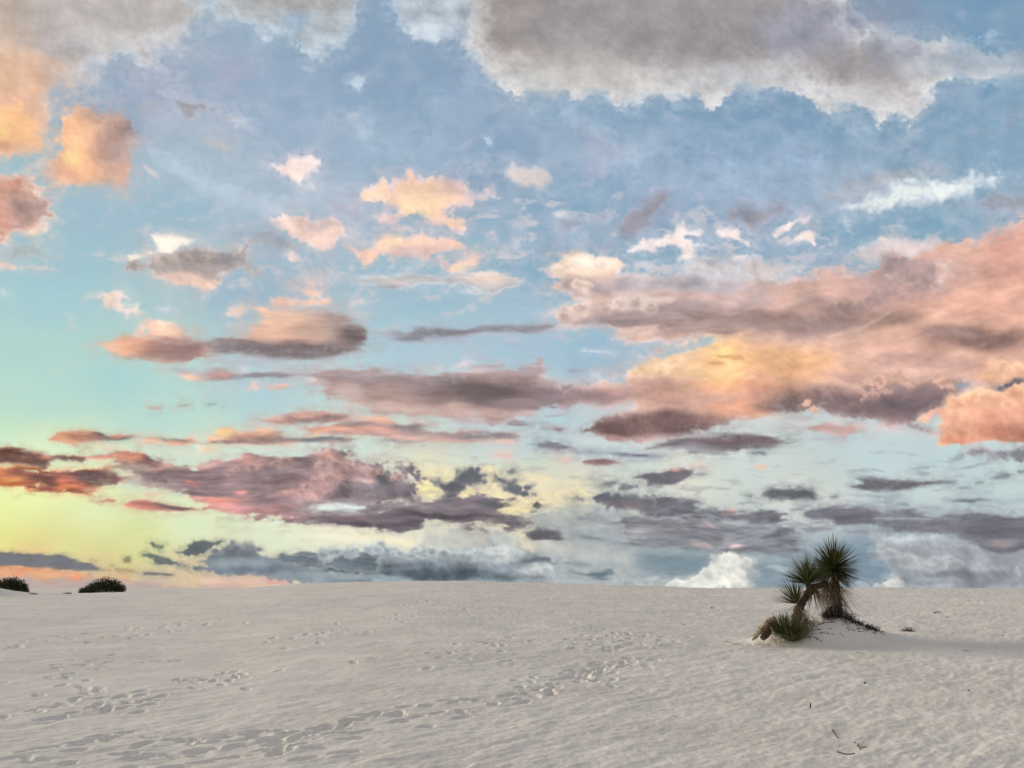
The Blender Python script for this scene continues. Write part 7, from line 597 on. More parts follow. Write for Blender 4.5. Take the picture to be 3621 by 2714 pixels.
([(511.9,1022),(505.3,1029.9),(494.4,1031.8),(485,1025.5),(487,1018),(494.4,1011.7),(504.4,1014.8)],(166,140,142),(208,174,164),6.34728,2.5,3,0.7,0.08,'i',[(499.5,1028.9,12.7,6.9,(150,124,126),0.7)],None),
([(607.4,1002),(605.3,1007.4),(596.7,1007.8),(590.8,1005.3),(590.3,998.9),(596.8,995.8),(604.1,995.9)],(161,135,137),(203,169,159),4.69921,2.5,3,0.7,0.08,'i',[(600.5,1007.1,9.4,5.1,(145,119,121),0.7)],None),
([(636.4,1000.6),(630.7,1009.5),(617.7,1009.8),(606,1005.3),(605,995.1),(617.4,989),(631.7,993)],(165,139,141),(207,173,163),7.59455,2.5,3,0.7,0.08,'i',[(623.8,1008.9,15.2,8.3,(149,123,125),0.7)],None),
([(740.8,1002.5),(733.5,1011.2),(721.9,1010.8),(713.5,1006.2),(712.7,998.7),(722.4,993.4),(734.4,995.3)],(159,133,135),(201,167,157),6.71581,2.5,3,0.7,0.08,'i',[(727.9,1009.8,13.4,7.3,(143,117,119),0.7)],None),
([(521.6,1016.1),(518.4,1023.5),(506.7,1024.4),(496.8,1020.6),(498.6,1012),(507.5,1006.6),(519,1008.2)],(165,139,141),(207,173,163),6.32032,2.5,3,0.7,0.08,'i',[(512.4,1023,12.6,6.9,(149,123,125),0.7)],None),
([(722.9,1036.2),(720.8,1043.1),(709.2,1043.6),(701.1,1039.6),(700.7,1031.9),(709.4,1026.6),(720.6,1030)],(171,145,145),(211,175,167),5.91226,2.5,3,0.7,0.08,'i',[(714.4,1042.6,11.8,6.4,(155,129,129),0.7)],None),
([(814.2,1023.2),(809.3,1028.2),(802.6,1029.2),(796.9,1025.6),(796.4,1020.2),(802.4,1018),(810.3,1018.6)],(172,146,146),(212,176,168),4.27959,2.5,3,0.7,0.08,'i',[(806.1,1027.9,8.6,4.7,(156,130,130),0.7)],None),
([(831.8,1022.4),(829.3,1026.9),(821.9,1027.3),(817.1,1024.6),(817,1020.2),(822,1016.7),(828.9,1018)],(168,142,142),(208,172,164),3.94615,2.5,3,0.7,0.08,'i',[(825.2,1026.7,7.9,4.3,(152,126,126),0.7)],None),
([(660.3,1064.2),(657.5,1069.2),(650,1069.4),(645.2,1066.3),(643.9,1061.7),(650.1,1058.2),(657.3,1059.5)],(166,140,140),(206,170,162),3.92121,2.5,3,0.7,0.08,'i',[(653.1,1068.4,7.8,4.3,(150,124,124),0.7)],None),
([(728,1033.4),(721.8,1040.3),(708.6,1043.1),(699.5,1038.3),(697,1028.6),(708.1,1022.9),(722,1024.6)],(170,144,144),(210,174,166),7.11009,2.5,3,0.7,0.08,'i',[(714.1,1041.2,14.2,7.8,(154,128,128),0.7)],None),
([(862.5,1036),(857.2,1042.4),(847.4,1044.6),(839.7,1040),(840.6,1032.2),(847.4,1027.5),(858.2,1029.1)],(172,146,146),(212,176,168),5.54967,2.5,3,0.7,0.08,'i',[(852.1,1042.1,11.1,6.1,(156,130,130),0.7)],None),
([(745.1,1031.2),(741.6,1036.5),(731.3,1038.3),(723.6,1034.5),(724.7,1028),(731.2,1023.3),(740.2,1024.3)],(162,136,136),(202,166,158),5.45701,2.5,3,0.7,0.08,'i',[(735.5,1037.1,10.9,6,(146,120,120),0.7)],None),
([(815.2,1023.5),(809.7,1029.3),(802.1,1030.5),(795.9,1026.8),(794.7,1020.3),(802.1,1016.1),(809.7,1017.8)],(163,137,137),(203,167,159),4.59258,2.5,3,0.7,0.08,'i',[(806.1,1028.5,9.2,5,(147,121,121),0.7)],None),
([(803.2,1015.8),(801.3,1020.9),(792.4,1023.1),(786.1,1018.4),(786.6,1012.6),(791.9,1008.7),(800.7,1010)],(171,145,145),(211,175,167),4.74569,2.5,3,0.7,0.08,'i',[(796.1,1020.9,9.5,5.2,(155,129,129),0.7)],None),
([(877,1031.6),(871.6,1040.7),(858,1041.5),(849.1,1036.7),(846.9,1026.9),(858.1,1020.7),(871.7,1022.6)],(167,141,141),(207,171,163),7.14958,2.5,3,0.7,0.08,'i',[(863.8,1039.4,14.3,7.8,(151,125,125),0.7)],None),
([(674.3,1053),(671,1058.3),(661.1,1060.8),(654.4,1056.4),(655,1049.4),(661.1,1044.6),(671.3,1047.3)],(162,136,136),(202,166,158),5.26582,2.5,3,0.7,0.08,'i',[(665.5,1058.7,10.5,5.7,(146,120,120),0.7)],None),
([(812.1,1020.7),(808.7,1025.9),(800.1,1028.1),(793.4,1024.2),(791.9,1017.7),(800,1014.8),(808.6,1014.8)],(163,137,137),(203,167,159),4.89863,2.5,3,0.7,0.08,'i',[(803.9,1026.1,9.8,5.3,(147,121,121),0.7)],None),
([(751.5,1031.1),(746.5,1038.2),(736.8,1039.6),(728.2,1035.2),(727,1028),(736.6,1022.8),(747.4,1025)],(167,141,141),(207,171,163),5.80998,2.5,3,0.7,0.08,'i',[(741.6,1037.4,11.6,6.3,(151,125,125),0.7)],None),
([(748.2,1037.8),(744.3,1042.9),(736.1,1044),(729.7,1040.7),(729.2,1034.8),(735.9,1030.6),(744.5,1032.4)],(168,142,142),(208,172,164),4.84773,2.5,3,0.7,0.08,'i',[(740,1043.1,9.7,5.3,(152,126,126),0.7)],None)]
def _perlin(X,Y,seed):
    r=np.random.RandomState(seed); p=r.permutation(256); p=np.concatenate([p,p]); g=r.rand(256)*2*np.pi
    gx=np.cos(g).astype('f4'); gy=np.sin(g).astype('f4')
    xi=np.floor(X).astype(np.int32); yi=np.floor(Y).astype(np.int32)
    xf=(X-xi).astype('f4'); yf=(Y-yi).astype('f4'); xi&=255; yi&=255
    u=xf*xf*xf*(xf*(xf*6-15)+10); v=yf*yf*yf*(yf*(yf*6-15)+10)
    def gr(i,j,x,y):
        h=p[p[(xi+i)&255]+((yi+j)&255)]; return gx[h]*x+gy[h]*y
    a=gr(0,0,xf,yf); b=gr(1,0,xf-1,yf); c=gr(0,1,xf,yf-1); d=gr(1,1,xf-1,yf-1)
    a+=u*(b-a); c+=u*(d-c); return (a+v*(c-a))*1.5
def _fbm(X,Y,seed,octv,gain=.5,billow=False):
    s=np.zeros(X.shape,'f4'); a=1.; t=0.
    for o in range(octv):
        n=_perlin(X*2**o+o*17.3,Y*2**o+o*9.1,seed+o)
        if billow: n=np.sqrt(n*n+.004)*1.9-.62
        s+=n*a; t+=a; a*=gain
    return s/t*1.6
def sky_chart(x0,y0,x1,y1,res,BG,CL):
    """sRGB colour of the sky over tangent-chart coordinates, res samples per unit"""
    W=int((x1-x0)*res); H=int((y1-y0)*res)
    X,Y=np.meshgrid(np.linspace(x0,x1,W,dtype='f4'),np.linspace(y0,y1,H,dtype='f4'))
    # clear sky: smooth interpolation on a coarse lattice
    k=12; cx,cy=np.meshgrid(np.linspace(x0,x1,W//k+2),np.linspace(y0,y1,H//k+2))
    num=0;den=0
    for (a,b,r,g,bb) in BG:
        w=1./(((cx-a)**2+((cy-b)*1.5)**2)+60**2)**1.6; num=num+w[...,None]*np.array((r,g,bb),float); den=den+w
    cb=num/den[...,None]
    fy=np.linspace(0,cb.shape[0]-1.001,H); fx=np.linspace(0,cb.shape[1]-1.001,W)
    iy=fy.astype(int); ix=fx.astype(int); ty=(fy-iy)[:,None,None]; txx=(fx-ix)[None,:,None]
    img=((cb[iy][:,ix]*(1-txx)+cb[iy][:,ix+1]*txx)*(1-ty)+(cb[iy+1][:,ix]*(1-txx)+cb[iy+1][:,ix+1]*txx)*ty).astype('f4')/255
    g_=img.mean(-1,keepdims=True); k_=np.clip((620-Y)/500,0,1)[...,None]*.14; img=img+(g_-img)*k_+.012*k_
    # noise fields
    N={}
    wx=_fbm(X/95,Y/95,5,2,.4); wy=_fbm(X/95+50,Y/95+50,25,2,.4)
    Xw=X+wx*6; Yw=Y+wy*5
    N['i']=_fbm(Xw/52,Yw/46,11,5,.45)*.8+_fbm(Xw/22,Yw/19,91,3,.42,True)*.5+.05
    N['s']=_fbm(Xw/84,(Y+wy*5)/17,31,5,.5)*.85+_fbm(Xw/24,Yw/9,93,4,.5)*.4
    ca,sa=np.cos(.30),np.sin(.30); Xd=Xw*ca-Yw*sa; Yd=Xw*sa+Yw*ca
    N['d']=_fbm(Xd/64,Yd/38,41,6,.5)*.8+_fbm(Xw/22,Yw/19,91,4,.5,True)*.4
    soft=_fbm(X/75,Y/48,171,2)
    wisp=_fbm(Xw/22,Yw/14,61,5,.62)
    R={}
    for kk,U,V,L,sc in (('i',Xw/64,Yw/54,(1.,-.9),1.),('s',Xw/110,(Y+5*wy)/24,(.5,-1.),1.),('d',Xd/120,Yd/70,(.7,-1.),1.)):
        lo=_fbm(U,V,71,3,.5); h=lo+.05*_fbm(U*6,V*6,75,3,.5); puff=_fbm(U*2.2,V*2.2,77,3,.45,True)
        m2=lo+.35*puff; gy,gx=np.gradient(m2); q=-(gx*L[0]+gy*L[1]); q=q/(q.std()+1e-6)
        R[kk]=np.clip(.3*np.tanh(q*.6)+1.0*h+.2*puff,-1.5,1.5)
    # thin high veil and faint chroma mottle of the clear air
    veil=_fbm(X/210+.4*wx,Y/90+.4*wy,131,6,.55)
    vm=np.clip((veil+.18)*1.2,0,1)*.42*np.exp(-((Y-420)/340)**2)*np.clip((X-150)/500,0,1)
    img+=(np.array((190,196,210),'f4')/255-img)*vm[...,None]
    # loose flecks of cloud between the larger ones
    fl=_fbm(Xw/62,Yw/30,191,6,.55)+.25*wisp
    for (fx_,fy_,rx,ry,c,st,th) in ((1000,540,520,150,(232,208,204),.62,.22),(1650,520,520,120,(222,206,210),.6,.2),(650,330,420,170,(192,200,214),.28,.1),(700,800,520,110,(206,190,194),.4,.3),(1500,1120,700,80,(150,154,164),.6,.12),(900,1060,420,80,(150,142,148),.4,.3),(1900,250,420,150,(178,192,210),.3,.1),(330,620,260,120,(232,214,204),.5,.38),(2050,1010,300,40,(150,158,166),.6,.3)):
        q=fl if fy_<900 else _fbm(Xw/70,Yw/13,211,5,.55)
        aa=np.clip((q-th)*(1.4 if fy_<400 else 3.2),0,1)*st*np.exp(-(((X-fx_)/rx)**2+((Y-fy_)/ry)**2))
        img+=(np.array(c,'f4')/255-img)*aa[...,None]
    mo=_fbm(X/40,Y/34,151,5,.6)
    img*=1+mo[...,None]*np.array((.022,-.002,-.004),'f4')
    def ss(v): v=np.clip(v,0,1); return v*v*(3-2*v)
    for (P,core,rim,rw,e,s,a,tx,n,S,F) in CL:
        P=np.array(P,float); m=e*3+s*7+12
        c0=int(max(0,(P[:,0].min()-m-x0)*res)); c1=int(min(W,(P[:,0].max()+m-x0)*res+1))
        r0=int(max(0,(P[:,1].min()-m-y0)*res)); r1=int(min(H,(P[:,1].max()+m-y0)*res+1))
        if c1<=c0 or r1<=r0: continue
        sl=(slice(r0,r1),slice(c0,c1)); x=X[sl]; y=Y[sl]
        d2=np.full(x.shape,1e12,'f4'); ins=np.zeros(x.shape,bool); Q=np.roll(P,-1,0)
        for (ax,ay),(bx,by) in zip(P,Q):
            ex,ey=bx-ax,by-ay; L2=ex*ex+ey*ey
            if L2<1e-9: continue
            t=np.clip(((x-ax)*ex+(y-ay)*ey)/L2,0,1)
            d2=np.minimum(d2,(x-ax-t*ex)**2+(y-ay-t*ey)**2)
            if ay!=by: ins^=((ay>y)!=(by>y))&(x<(bx-ax)*(y-ay)/(by-ay)+ax)
        sd=np.where(ins,np.sqrt(d2),-np.sqrt(d2))
        nn=N[n][sl]; ws=wisp[sl]
        d=sd+e*(nn*1.75+.5*ws)
        hz_=np.clip((1190-y)/90,0,1); s=(s*(1+.3*hz_)+1.5*(n!='s')*hz_)*np.clip(1+1.1*soft[sl]*hz_,.45,2.4); al=ss(.5+d/s)
        al=np.maximum(al,.5*ss((d+s*2+5)/(s*3+6))*np.clip(.7+ws,0,1))*a
        if F: al=al*ss((x-F[0])/(F[1]-F[0]))
        al*=1-np.clip(.45*ws,0,.6)*(1-ss(d/(s*2.2+3)))
        w=ss((d-s*.3+rw*.18*nn)/max(rw,1))[...,None]
        col=np.array(rim,'f4')/255*(1-w)+np.array(core,'f4')/255*w
        xs=x+wx[sl]*16+nn*3; ys=y+wy[sl]*9+nn*2
        for (sx,sy,rx,ry,c,st) in S:
            g=np.exp(-.6*(((xs-sx)/rx)**2+((ys-sy)/ry)**2)**1.5)
            g=np.clip(g*(1+.3*nn),0,1)[...,None]*st
            col=col*(1-g)+np.array(c,'f4')/255*g
        rr=R[n][sl][...,None]*tx*1.1
        col=col*(1+rr*np.array((1.,.96,.9),'f4'))
        lum=col.mean(-1,keepdims=True); k=np.clip((.70-lum)/.25,0,1)
        col=col-k*np.array((.006,.005,.010),'f4')+(col-lum)*.03*(1-k)
        mg=np.clip(np.minimum(col[...,0],col[...,2])-col[...,1],0,1); col[...,1]+=.3*mg; col[...,2]-=.08*mg; col[...,1]+=.07*k[...,0]*np.clip(col[...,0]-col[...,1],0,1); col[...,2]-=.45*k[...,0]*np.clip(col[...,2]-np.maximum(col[...,0],col[...,1]),0,1)
        al=al[...,None]
        img[sl]=img[sl]*(1-al)+col*al
    # clarity: unsharp filter steepening the light and shade painted into the clouds
    def box(a,r):
        for ax in (0,1):
            p=[(0,0)]*3; p[ax]=(r+1,r); c=np.cumsum(np.pad(a,p,mode='edge'),ax,dtype='f8')
            n_=a.shape[ax]; a=((c[2*r+1:2*r+1+n_] if ax==0 else c[:,2*r+1:2*r+1+n_])-(c[:n_] if ax==0 else c[:,:n_]))/(2*r+1)
        return a
    lm=img.mean(-1,keepdims=True)
    for rad,amt in ((30,.22),(4,.12)):
        r_=max(1,int(rad*res)); b_=box(box(lm,r_),r_)
        img=img+np.clip(lm-b_,-.16,.12).astype('f4')*amt
    return np.clip(img,0,1)


def srgb_lin(c):
    return np.where(c <= .04045, c/12.92, ((c+.055)/1.055)**2.4)
CX0, CY0, CX1, CY1, CRES = -360, -360, 2572, 1330, .72
chart = srgb_lin(sky_chart(CX0, CY0, CX1, CY1, CRES, BG, CL)).astype('f4')
AZ, EL0, EL1 = 42.0, -4.0, 46.0                 # the part of the sky worked out in detail, degrees
PW, PH = 2000, 1190
az = np.radians(np.linspace(-AZ, AZ, PW))[None, :]; el = np.radians(np.linspace(EL0, EL1, PH))[:, None]
dx = np.sin(az)*np.cos(el); dy = np.cos(az)*np.cos(el); dz = np.sin(el)+0*az
dep = dy*math.cos(PITCH)+dz*math.sin(PITCH); up = -dy*math.sin(PITCH)+dz*math.cos(PITCH)
gx = np.clip((1106+FPX*dx/dep-CX0)*CRES, 0, chart.shape[1]-1.01); gy = np.clip((829-FPX*up/dep-CY0)*CRES, 0, chart.shape[0]-1.01)
ix = gx.astype(int); iy = gy.astype(int); fx = (gx-ix)[..., None]; fy = (gy-iy)[..., None]
pano = (chart[iy, ix]*(1-fx)+chart[iy, ix+1]*fx)*(1-fy)+(chart[iy+1, ix]*(1-fx)+chart[iy+1, ix+1]*fx)*fy
fade = np.clip((AZ-np.abs(np.degrees(az)))/6, 0, 1)*np.clip((EL1-np.degrees(el))/6, 0, 1)
pano = np.concatenate([pano, (fade*fade*(3-2*fade))[..., None]], 2).astype('f4')
def make_image(name, arr):
    im = bpy.data.images.new(name, arr.shape[1], arr.shape[0], alpha=True, float_buffer=True, is_data=True)
    im.pixels.foreach_set(np.ascontiguousarray(arr, dtype='f4').ravel()); im.update(); im.pack(); return im
# broken cloud over the rest of the sphere
A2, E2 = np.meshgrid(np.linspace(-math.pi, math.pi, 1024, dtype='f4'), np.linspace(-math.pi/2, math.pi/2, 512, dtype='f4'))
hx = np.sin(A2)*np.cos(E2); hy = np.cos(A2)*np.cos(E2); hz = np.maximum(np.sin(E2), 0)+.12
n2 = _fbm(hx/hz*1.3+40, hy/hz*1.3+40, 401, 6, .55)
cov = np.clip((n2+.22)*3.2, 0, 1)*.85
glow = np.clip((hx*math.sin(SUN_AZ)+hy*math.cos(SUN_AZ)), 0, 1)**3*np.exp(-np.abs(np.sin(E2))*2.5)
n3 = _fbm(hx/hz*3+9, hy/hz*3+9, 431, 4, .5)
ccol = np.stack([.68+.22*glow+.2*n3, .65+.08*glow+.19*n3, .66-.06*glow+.18*n3], 2)
rest = np.concatenate([ccol, cov[..., None]], 2)

world = bpy.data.worlds.new("World"); scene.world = world; world.use_nodes = True
nt = world.node_tree; nt.nodes.clear(); N = nt.nodes; L = nt.links
def node(t, **k):
    n = N.new(t)
    for a, b in k.items(): setattr(n, a, b)
    return n
def mth(op, a, b=None, c=None):
    n = node('ShaderNodeMath', operation=op)
    for i, v in enumerate((a, b, c)):
        if v is None: continue
        if isinstance(v, (int, float)): n.inputs[i].default_value = v
        else: L.new(v, n.inputs[i])
    return n.outputs[0]
tc = node('ShaderNodeTexCoord'); sep = node('ShaderNodeSeparateXYZ'); L.new(tc.outputs['Generated'], sep.inputs[0])
X_, Y_, Z_ = sep.outputs
azn = mth('ARCTAN2', X_, Y_); eln = mth('ARCSINE', Z_)
u = mth('MULTIPLY_ADD', azn, 1/(2*R(AZ)), .5); v = mth('MULTIPLY_ADD', eln, 1/R(EL1-EL0), -EL0/(EL1-EL0))
uv = node('ShaderNodeCombineXYZ'); L.new(u, uv.inputs[0]); L.new(v, uv.inputs[1])
t1 = node('ShaderNodeTexImage', image=make_image("front_sky", pano), extension='CLIP', interpolation='Cubic'); L.new(uv.outputs[0], t1.inputs[0])
u2 = mth('MULTIPLY_ADD', azn, 1/(2*math.pi), .5); v2 = mth('MULTIPLY_ADD', eln, 1/math.pi, .5)
uv2 = node('ShaderNodeCombineXYZ'); L.new(u2, uv2.inputs[0]); L.new(v2, uv2.inputs[1])
t2 = node('ShaderNodeTexImage', image=make_image("cloud_cover", rest), interpolation='Linear'); L.new(uv2.outputs[0], t2.inputs[0])
sky = node('ShaderNodeTexSky', sky_type='NISHITA'); sky.sun_disc = False
sky.sun_elevation = SUN_EL; sky.sun_rotation = SUN_AZ
b_sky = node('ShaderNodeBackground'); b_sky.inputs[1].default_value = 0.06; L.new(sky.outputs[0], b_sky.inputs[0])
b_cl = node('ShaderNodeBackground'); L.new(t2.outputs[0], b_cl.inputs[0])
b_fr = node('ShaderNodeBackground'); L.new(t1.outputs[0], b_fr.inputs[0])
m1 = node('ShaderNodeMixShader'); L.new(t2.outputs[1], m1.inputs[0]); L.new(b_sky.outputs[0], m1.inputs[1]); L.new(b_cl.outputs[0], m1.inputs[2])
m2 = node('ShaderNodeMixShader'); L.new(t1.outputs[1], m2.inputs[0]); L.new(m1.outputs[0], m2.inputs[1]); L.new(b_fr.outputs[0], m2.inputs[2])
wo = node('ShaderNodeOutputWorld'); L.new(m2.outputs[0], wo.inputs[0])
world.cycles.sampling_method = 'MANUAL'; world.cycles.sample_map_resolution = 1024

# ------------------------------------------------------------------ materials
def material(name, base, rough=.8, var=None, scale=5., spec=.3, bump=None, trans=0.):
    m = bpy.data.materials.new(name); m.use_nodes = True; nt = m.node_tree; b = nt.nodes['Principled BSDF']
    b.inputs['Roughness'].default_value = rough; b.inputs['Specular IOR Level'].default_value = spec
    b.inputs['Base Color'].default_value = (*base, 1)
    g = nt.nodes.new('ShaderNodeNewGeometry'); n = nt.nodes.new('ShaderNodeTexNoise')
    n.inputs['Scale'].default_value = scale; n.inputs['Detail'].default_value = 4
    nt.links.new(g.outputs['Position'], n.inputs['Vector'])
    if var:
        r = nt.nodes.new('ShaderNodeValToRGB'); e = r.color_ramp.elements
        e[0].position, e[0].color = .33, (*base, 1); e[1].position, e[1].color = .67, (*var, 1)
        nt.links.new(n.outputs[0], r.inputs[0]); nt.links.new(r.outputs[0], b.inputs['Base Color'])
    if bump:
        bp = nt.nodes.new('ShaderNodeBump'); bp.inputs['Strength'].default_value = bump[0]; bp.inputs['Distance'].default_value = bump[1]
        nt.links.new(n.outputs[0], bp.inputs['Height']); nt.links.new(bp.outputs[0], b.inputs['Normal'])
    return m
def leaf_material(name, ramp, rough=.5, trans=.15):
    """blade colour picked per leaf from the colour attribute 'tint'"""
    m = bpy.data.materials.new(name); m.use_nodes = True; nt = m.node_tree; b = nt.nodes['Principled BSDF']
    a = nt.nodes.new('ShaderNodeAttribute'); a.attribute_name = 'tint'
    r = nt.nodes.new('ShaderNodeValToRGB'); e = r.color_ramp.elements
    for i, (p, c) in enumerate(ramp):
        q = e[i] if i < 2 else e.new(p)
        q.position = p; q.color = (*c, 1)
    nt.links.new(a.outputs['Fac'], r.inputs[0]); nt.links.new(r.outputs[0], b.inputs['Base Color'])
    b.inputs['Roughness'].default_value = rough; b.inputs['Specular IOR Level'].default_value = .35
    return m
M_GREEN = leaf_material('yucca_leaf', [(0, (.034, .038, .012)), (.45, (.078, .092, .025)), (.85, (.16, .17, .062)), (1, (.26, .20, .10))])
M_DEAD = leaf_material('dead_leaf', [(0, (.080, .048, .028)), (.5, (.20, .135, .082)), (1, (.38, .30, .21))], .8)
M_DARKDEAD = leaf_material('old_litter', [(0, (.032, .030, .030)), (.6, (.075, .065, .058)), (1, (.13, .10, .075))], .9)
M_TRUNK = material('yucca_bark', (.045, .032, .021), .95, (.105, .072, .046), 40, .1, (.8, .02))
M_WOOD = material('bare_wood', (.30, .20, .12), .85, (.62, .53, .40), 14, .2, (.6, .01))
M_HOLLOW = material('hollow_shade_wood', (.05, .035, .025), .95, (.13, .09, .06), 20, .1, (.8, .01))  # dark colour stands in for the shade in the root's hollow
M_TWIG = material('twig_bark', (.045, .034, .026), .9, (.11, .085, .06), 60, .1)
M_BUSH = leaf_material('bush_leaf', [(0, (.022, .030, .014)), (.5, (.050, .066, .028)), (1, (.13, .12, .055))], .7)
M_STEM = material('bush_stem', (.08, .06, .04), .9, (.13, .10, .07), 30, .1)

sand = bpy.data.materials.new('gypsum_sand'); sand.use_nodes = True
snt = sand.node_tree; sb = snt.nodes['Principled BSDF']; sb.inputs['Roughness'].default_value = 1; sb.inputs['Specular IOR Level'].default_value = .05
g = snt.nodes.new('ShaderNodeNewGeometry')
def snoise(scale, detail, sy=1.):
    mp = snt.nodes.new('ShaderNodeMapping'); mp.inputs['Rotation'].default_value = (0, 0, R(-45)); mp.inputs['Scale'].default_value = (sy, 1, 1)
    n = snt.nodes.new('ShaderNodeTexNoise'); n.inputs['Scale'].default_value = scale; n.inputs['Detail'].default_value = detail
    snt.links.new(g.outputs['Position'], mp.inputs[0]); snt.links.new(mp.outputs[0], n.inputs['Vector']); return n.outputs[0]
r1 = snt.nodes.new('ShaderNodeValToRGB'); e = r1.color_ramp.elements
e[0].position, e[0].color = .30, (.77, .735, .67, 1); e[1].position, e[1].color = .70, (.89, .862, .795, 1)
snt.links.new(snoise(1.1, 6, .5), r1.inputs[0]); snt.links.new(r1.outputs[0], sb.inputs['Base Color'])
b1 = snt.nodes.new('ShaderNodeBump'); b1.inputs['Strength'].default_value = .55; b1.inputs['Distance'].default_value = .03
b2 = snt.nodes.new('ShaderNodeBump'); b2.inputs['Strength'].default_value = .35; b2.inputs['Distance'].default_value = .006
snt.links.new(snoise(9, 4, .5), b1.inputs['Height']); snt.links.new(snoise(60, 3), b2.inputs['Height'])
snt.links.new(b1.outputs[0], b2.inputs['Normal']); snt.links.new(b2.outputs[0], sb.inputs['Normal'])

# ------------------------------------------------------------------ the dune surface
CREST = 60.0
SKX = np.array([-900, -300, 0, 60, 116, 155, 272, 400, 430, 520, 620, 760, 900, 1000, 1100, 1300, 1500, 1640, 1700, 1850, 2212, 3000], float)
SKY = np.array([1276, 1279, 1280, 1280, 1276.5, 1279, 1276, 1275.5, 1274, 1269, 1263, 1256.5, 1254, 1254.8, 1257, 1262, 1268, 1270.5, 1271, 1268, 1270, 1268], float)
def smooth(t): t = np.clip(t, 0, 1); return t*t*(3-2*t)
TX = np.arange(-900, 3001, 5.)
def blurred(v, sig):
    k = np.exp(-.5*(np.arange(-4*sig, 4*sig+1, 5)/sig)**2); n_ = len(k)//2
    return np.convolve(np.pad(v, n_, mode='edge'), k/k.sum(), 'same')[n_:-n_]
SKY_FINE = blurred(np.interp(TX, SKX, SKY), 12)
SKY_BROAD = blurred(np.interp(TX, [-900, 0, 300, 430, 620, 900, 1300, 1640, 2212, 3000], [1277, 1277.5, 1276.5, 1273.5, 1263, 1255, 1262, 1269, 1269.5, 1268]), 110)
def base_height(x, y):
    """dune form without ripples; x, y arrays in metres"""
    x = np.asarray(x, float); y = np.asarray(y, float)
    r = np.hypot(x, y)+1e-6; fwd = np.maximum(y, .05*r)
    px = 1106+FPX/math.cos(PITCH)*np.clip(x/fwd, -2, 2)
    sky_y = np.interp(px, TX, SKY_FINE); broad = np.interp(px, TX, SKY_BROAD)
    w_ = smooth((r-44)/13); H = CAM_Z+CREST*(1267.6-(sky_y*w_+broad*(1-w_)))/FPX
    t = np.clip((r-6)/(CREST-6), 0, 1)
    h = H*(1-(1-t)**1.5)
    h = np.where(r > CREST, H-np.maximum(r-CREST, 0)**1.3*.012, h)
    h = np.maximum(h, -3.0)
    front = smooth((y/r-.2)/.4); h = h*front+(1-front)*np.where(r > 30, -.5*smooth((r-30)/60), 0)
    def bump(cx, cy, ax, ay, hh, rot=0., p=1.):
        c, s = math.cos(rot), math.sin(rot); u = ((x-cx)*c+(y-cy)*s)/ax; w = (-(x-cx)*s+(y-cy)*c)/ay
        return hh*np.exp(-(u*u+w*w)**p)
    h = h+bump(-25.9, 45.5, 1.9, 2.6, .50)                      # hummock under the left bush
    h = h+bump(5.80, 18.6, .98, .70, .42, 0, 1.5)+bump(6.85, 18.75, .75, .55, .17, 0, 1.3)   # yucca hummock
    w = y-(20.4+.03*x); k = smooth((x-6.8)/1.6)*smooth((40-x)/10)   # low lip running right from the hummock
    h = h+k*.10*np.where(w < 0, np.exp(-(w/2.4)**2), np.exp(-(w/.5)**2))-k*.10*np.where(w > .2, np.exp(-((w-2)/2.2)**2), 0)
    w2 = y-(33+.12*x); h = h+.10*np.exp(-(w2/3.5)**2)*smooth((2-x)/10)
    return h
def at(px, py):
    """where the line of sight through chart point (px, py) meets the dune"""
    a, b = (px-1106)/FPX, (829-py)/FPX
    d = np.array([a, math.cos(PITCH)-b*math.sin(PITCH), math.sin(PITCH)+b*math.cos(PITCH)])
    t = np.concatenate([np.linspace(4, 30, 5200), np.linspace(30, 61, 1500)])
    z = CAM_Z+d[2]*t-base_height(d[0]*t, d[1]*t); k = np.argmax(z < 0) if (z < 0).any() else len(t)-1
    return Vector((d[0]*t[k], d[1]*t[k], float(base_height(d[0]*t[k], d[1]*t[k]))))
# footprints: trails across the near slope, (chart polyline, count, spread in m)
rng = np.random.RandomState(7)
trails = [([(20, 1640), (270, 1604), (640, 1588), (900, 1545), (1080, 1508), (1290, 1450), (1380, 1420)], 105, .38),
          ([(300, 1650), (560, 1615), (760, 1590)], 16, .5), ([(1180, 1470), (1350, 1430)], 22, .35),
          ([(880, 1432), (960, 1405), (1060, 1390), (1180, 1378), (1290, 1360), (1420, 1385)], 30, .7),
          ([(0, 1400), (120, 1385), (260, 1368), (420, 1345), (470, 1338)], 34, .9), ([(90, 1470), (250, 1520), (370, 1495), (460, 1462), (560, 1440)], 34, .6),
          ([(0, 1440), (150, 1440), (330, 1430)], 12, .8), ([(720, 1335), (860, 1340), (1000, 1300)], 20, 1.6), ([(1150, 1400), (1330, 1388), (1460, 1372)], 26, .7),
          ([(620, 1390), (680, 1370), (760, 1360)], 10, .8), ([(1280, 1300), (1400, 1310), (1540, 1330)], 10, 1.2), ([(100, 1550), (230, 1510)], 10, .4), ([(880, 1285), (1000, 1275)], 6, 2.5)]
prints = []
for line, cnt, spread in trails:
    P = [at(*q) for q in line]; seg = [(P[i+1]-P[i]).length for i in range(len(P)-1)]; tot = sum(seg)
    for _ in range(int(cnt*1.5)):
        s = rng.rand()*tot; i = 0
        while i < len(seg)-1 and s > seg[i]: s -= seg[i]; i += 1
        d = (P[i+1]-P[i]).normalized(); q = P[i]+d*s
        prints.append((q.x+rng.randn()*spread*.6, q.y+rng.randn()*spread*.8, math.atan2(d.y, d.x)+rng.randn()*.5, rng.uniform(.10, .15), rng.uniform(.045, .065), rng.uniform(.022, .042)))
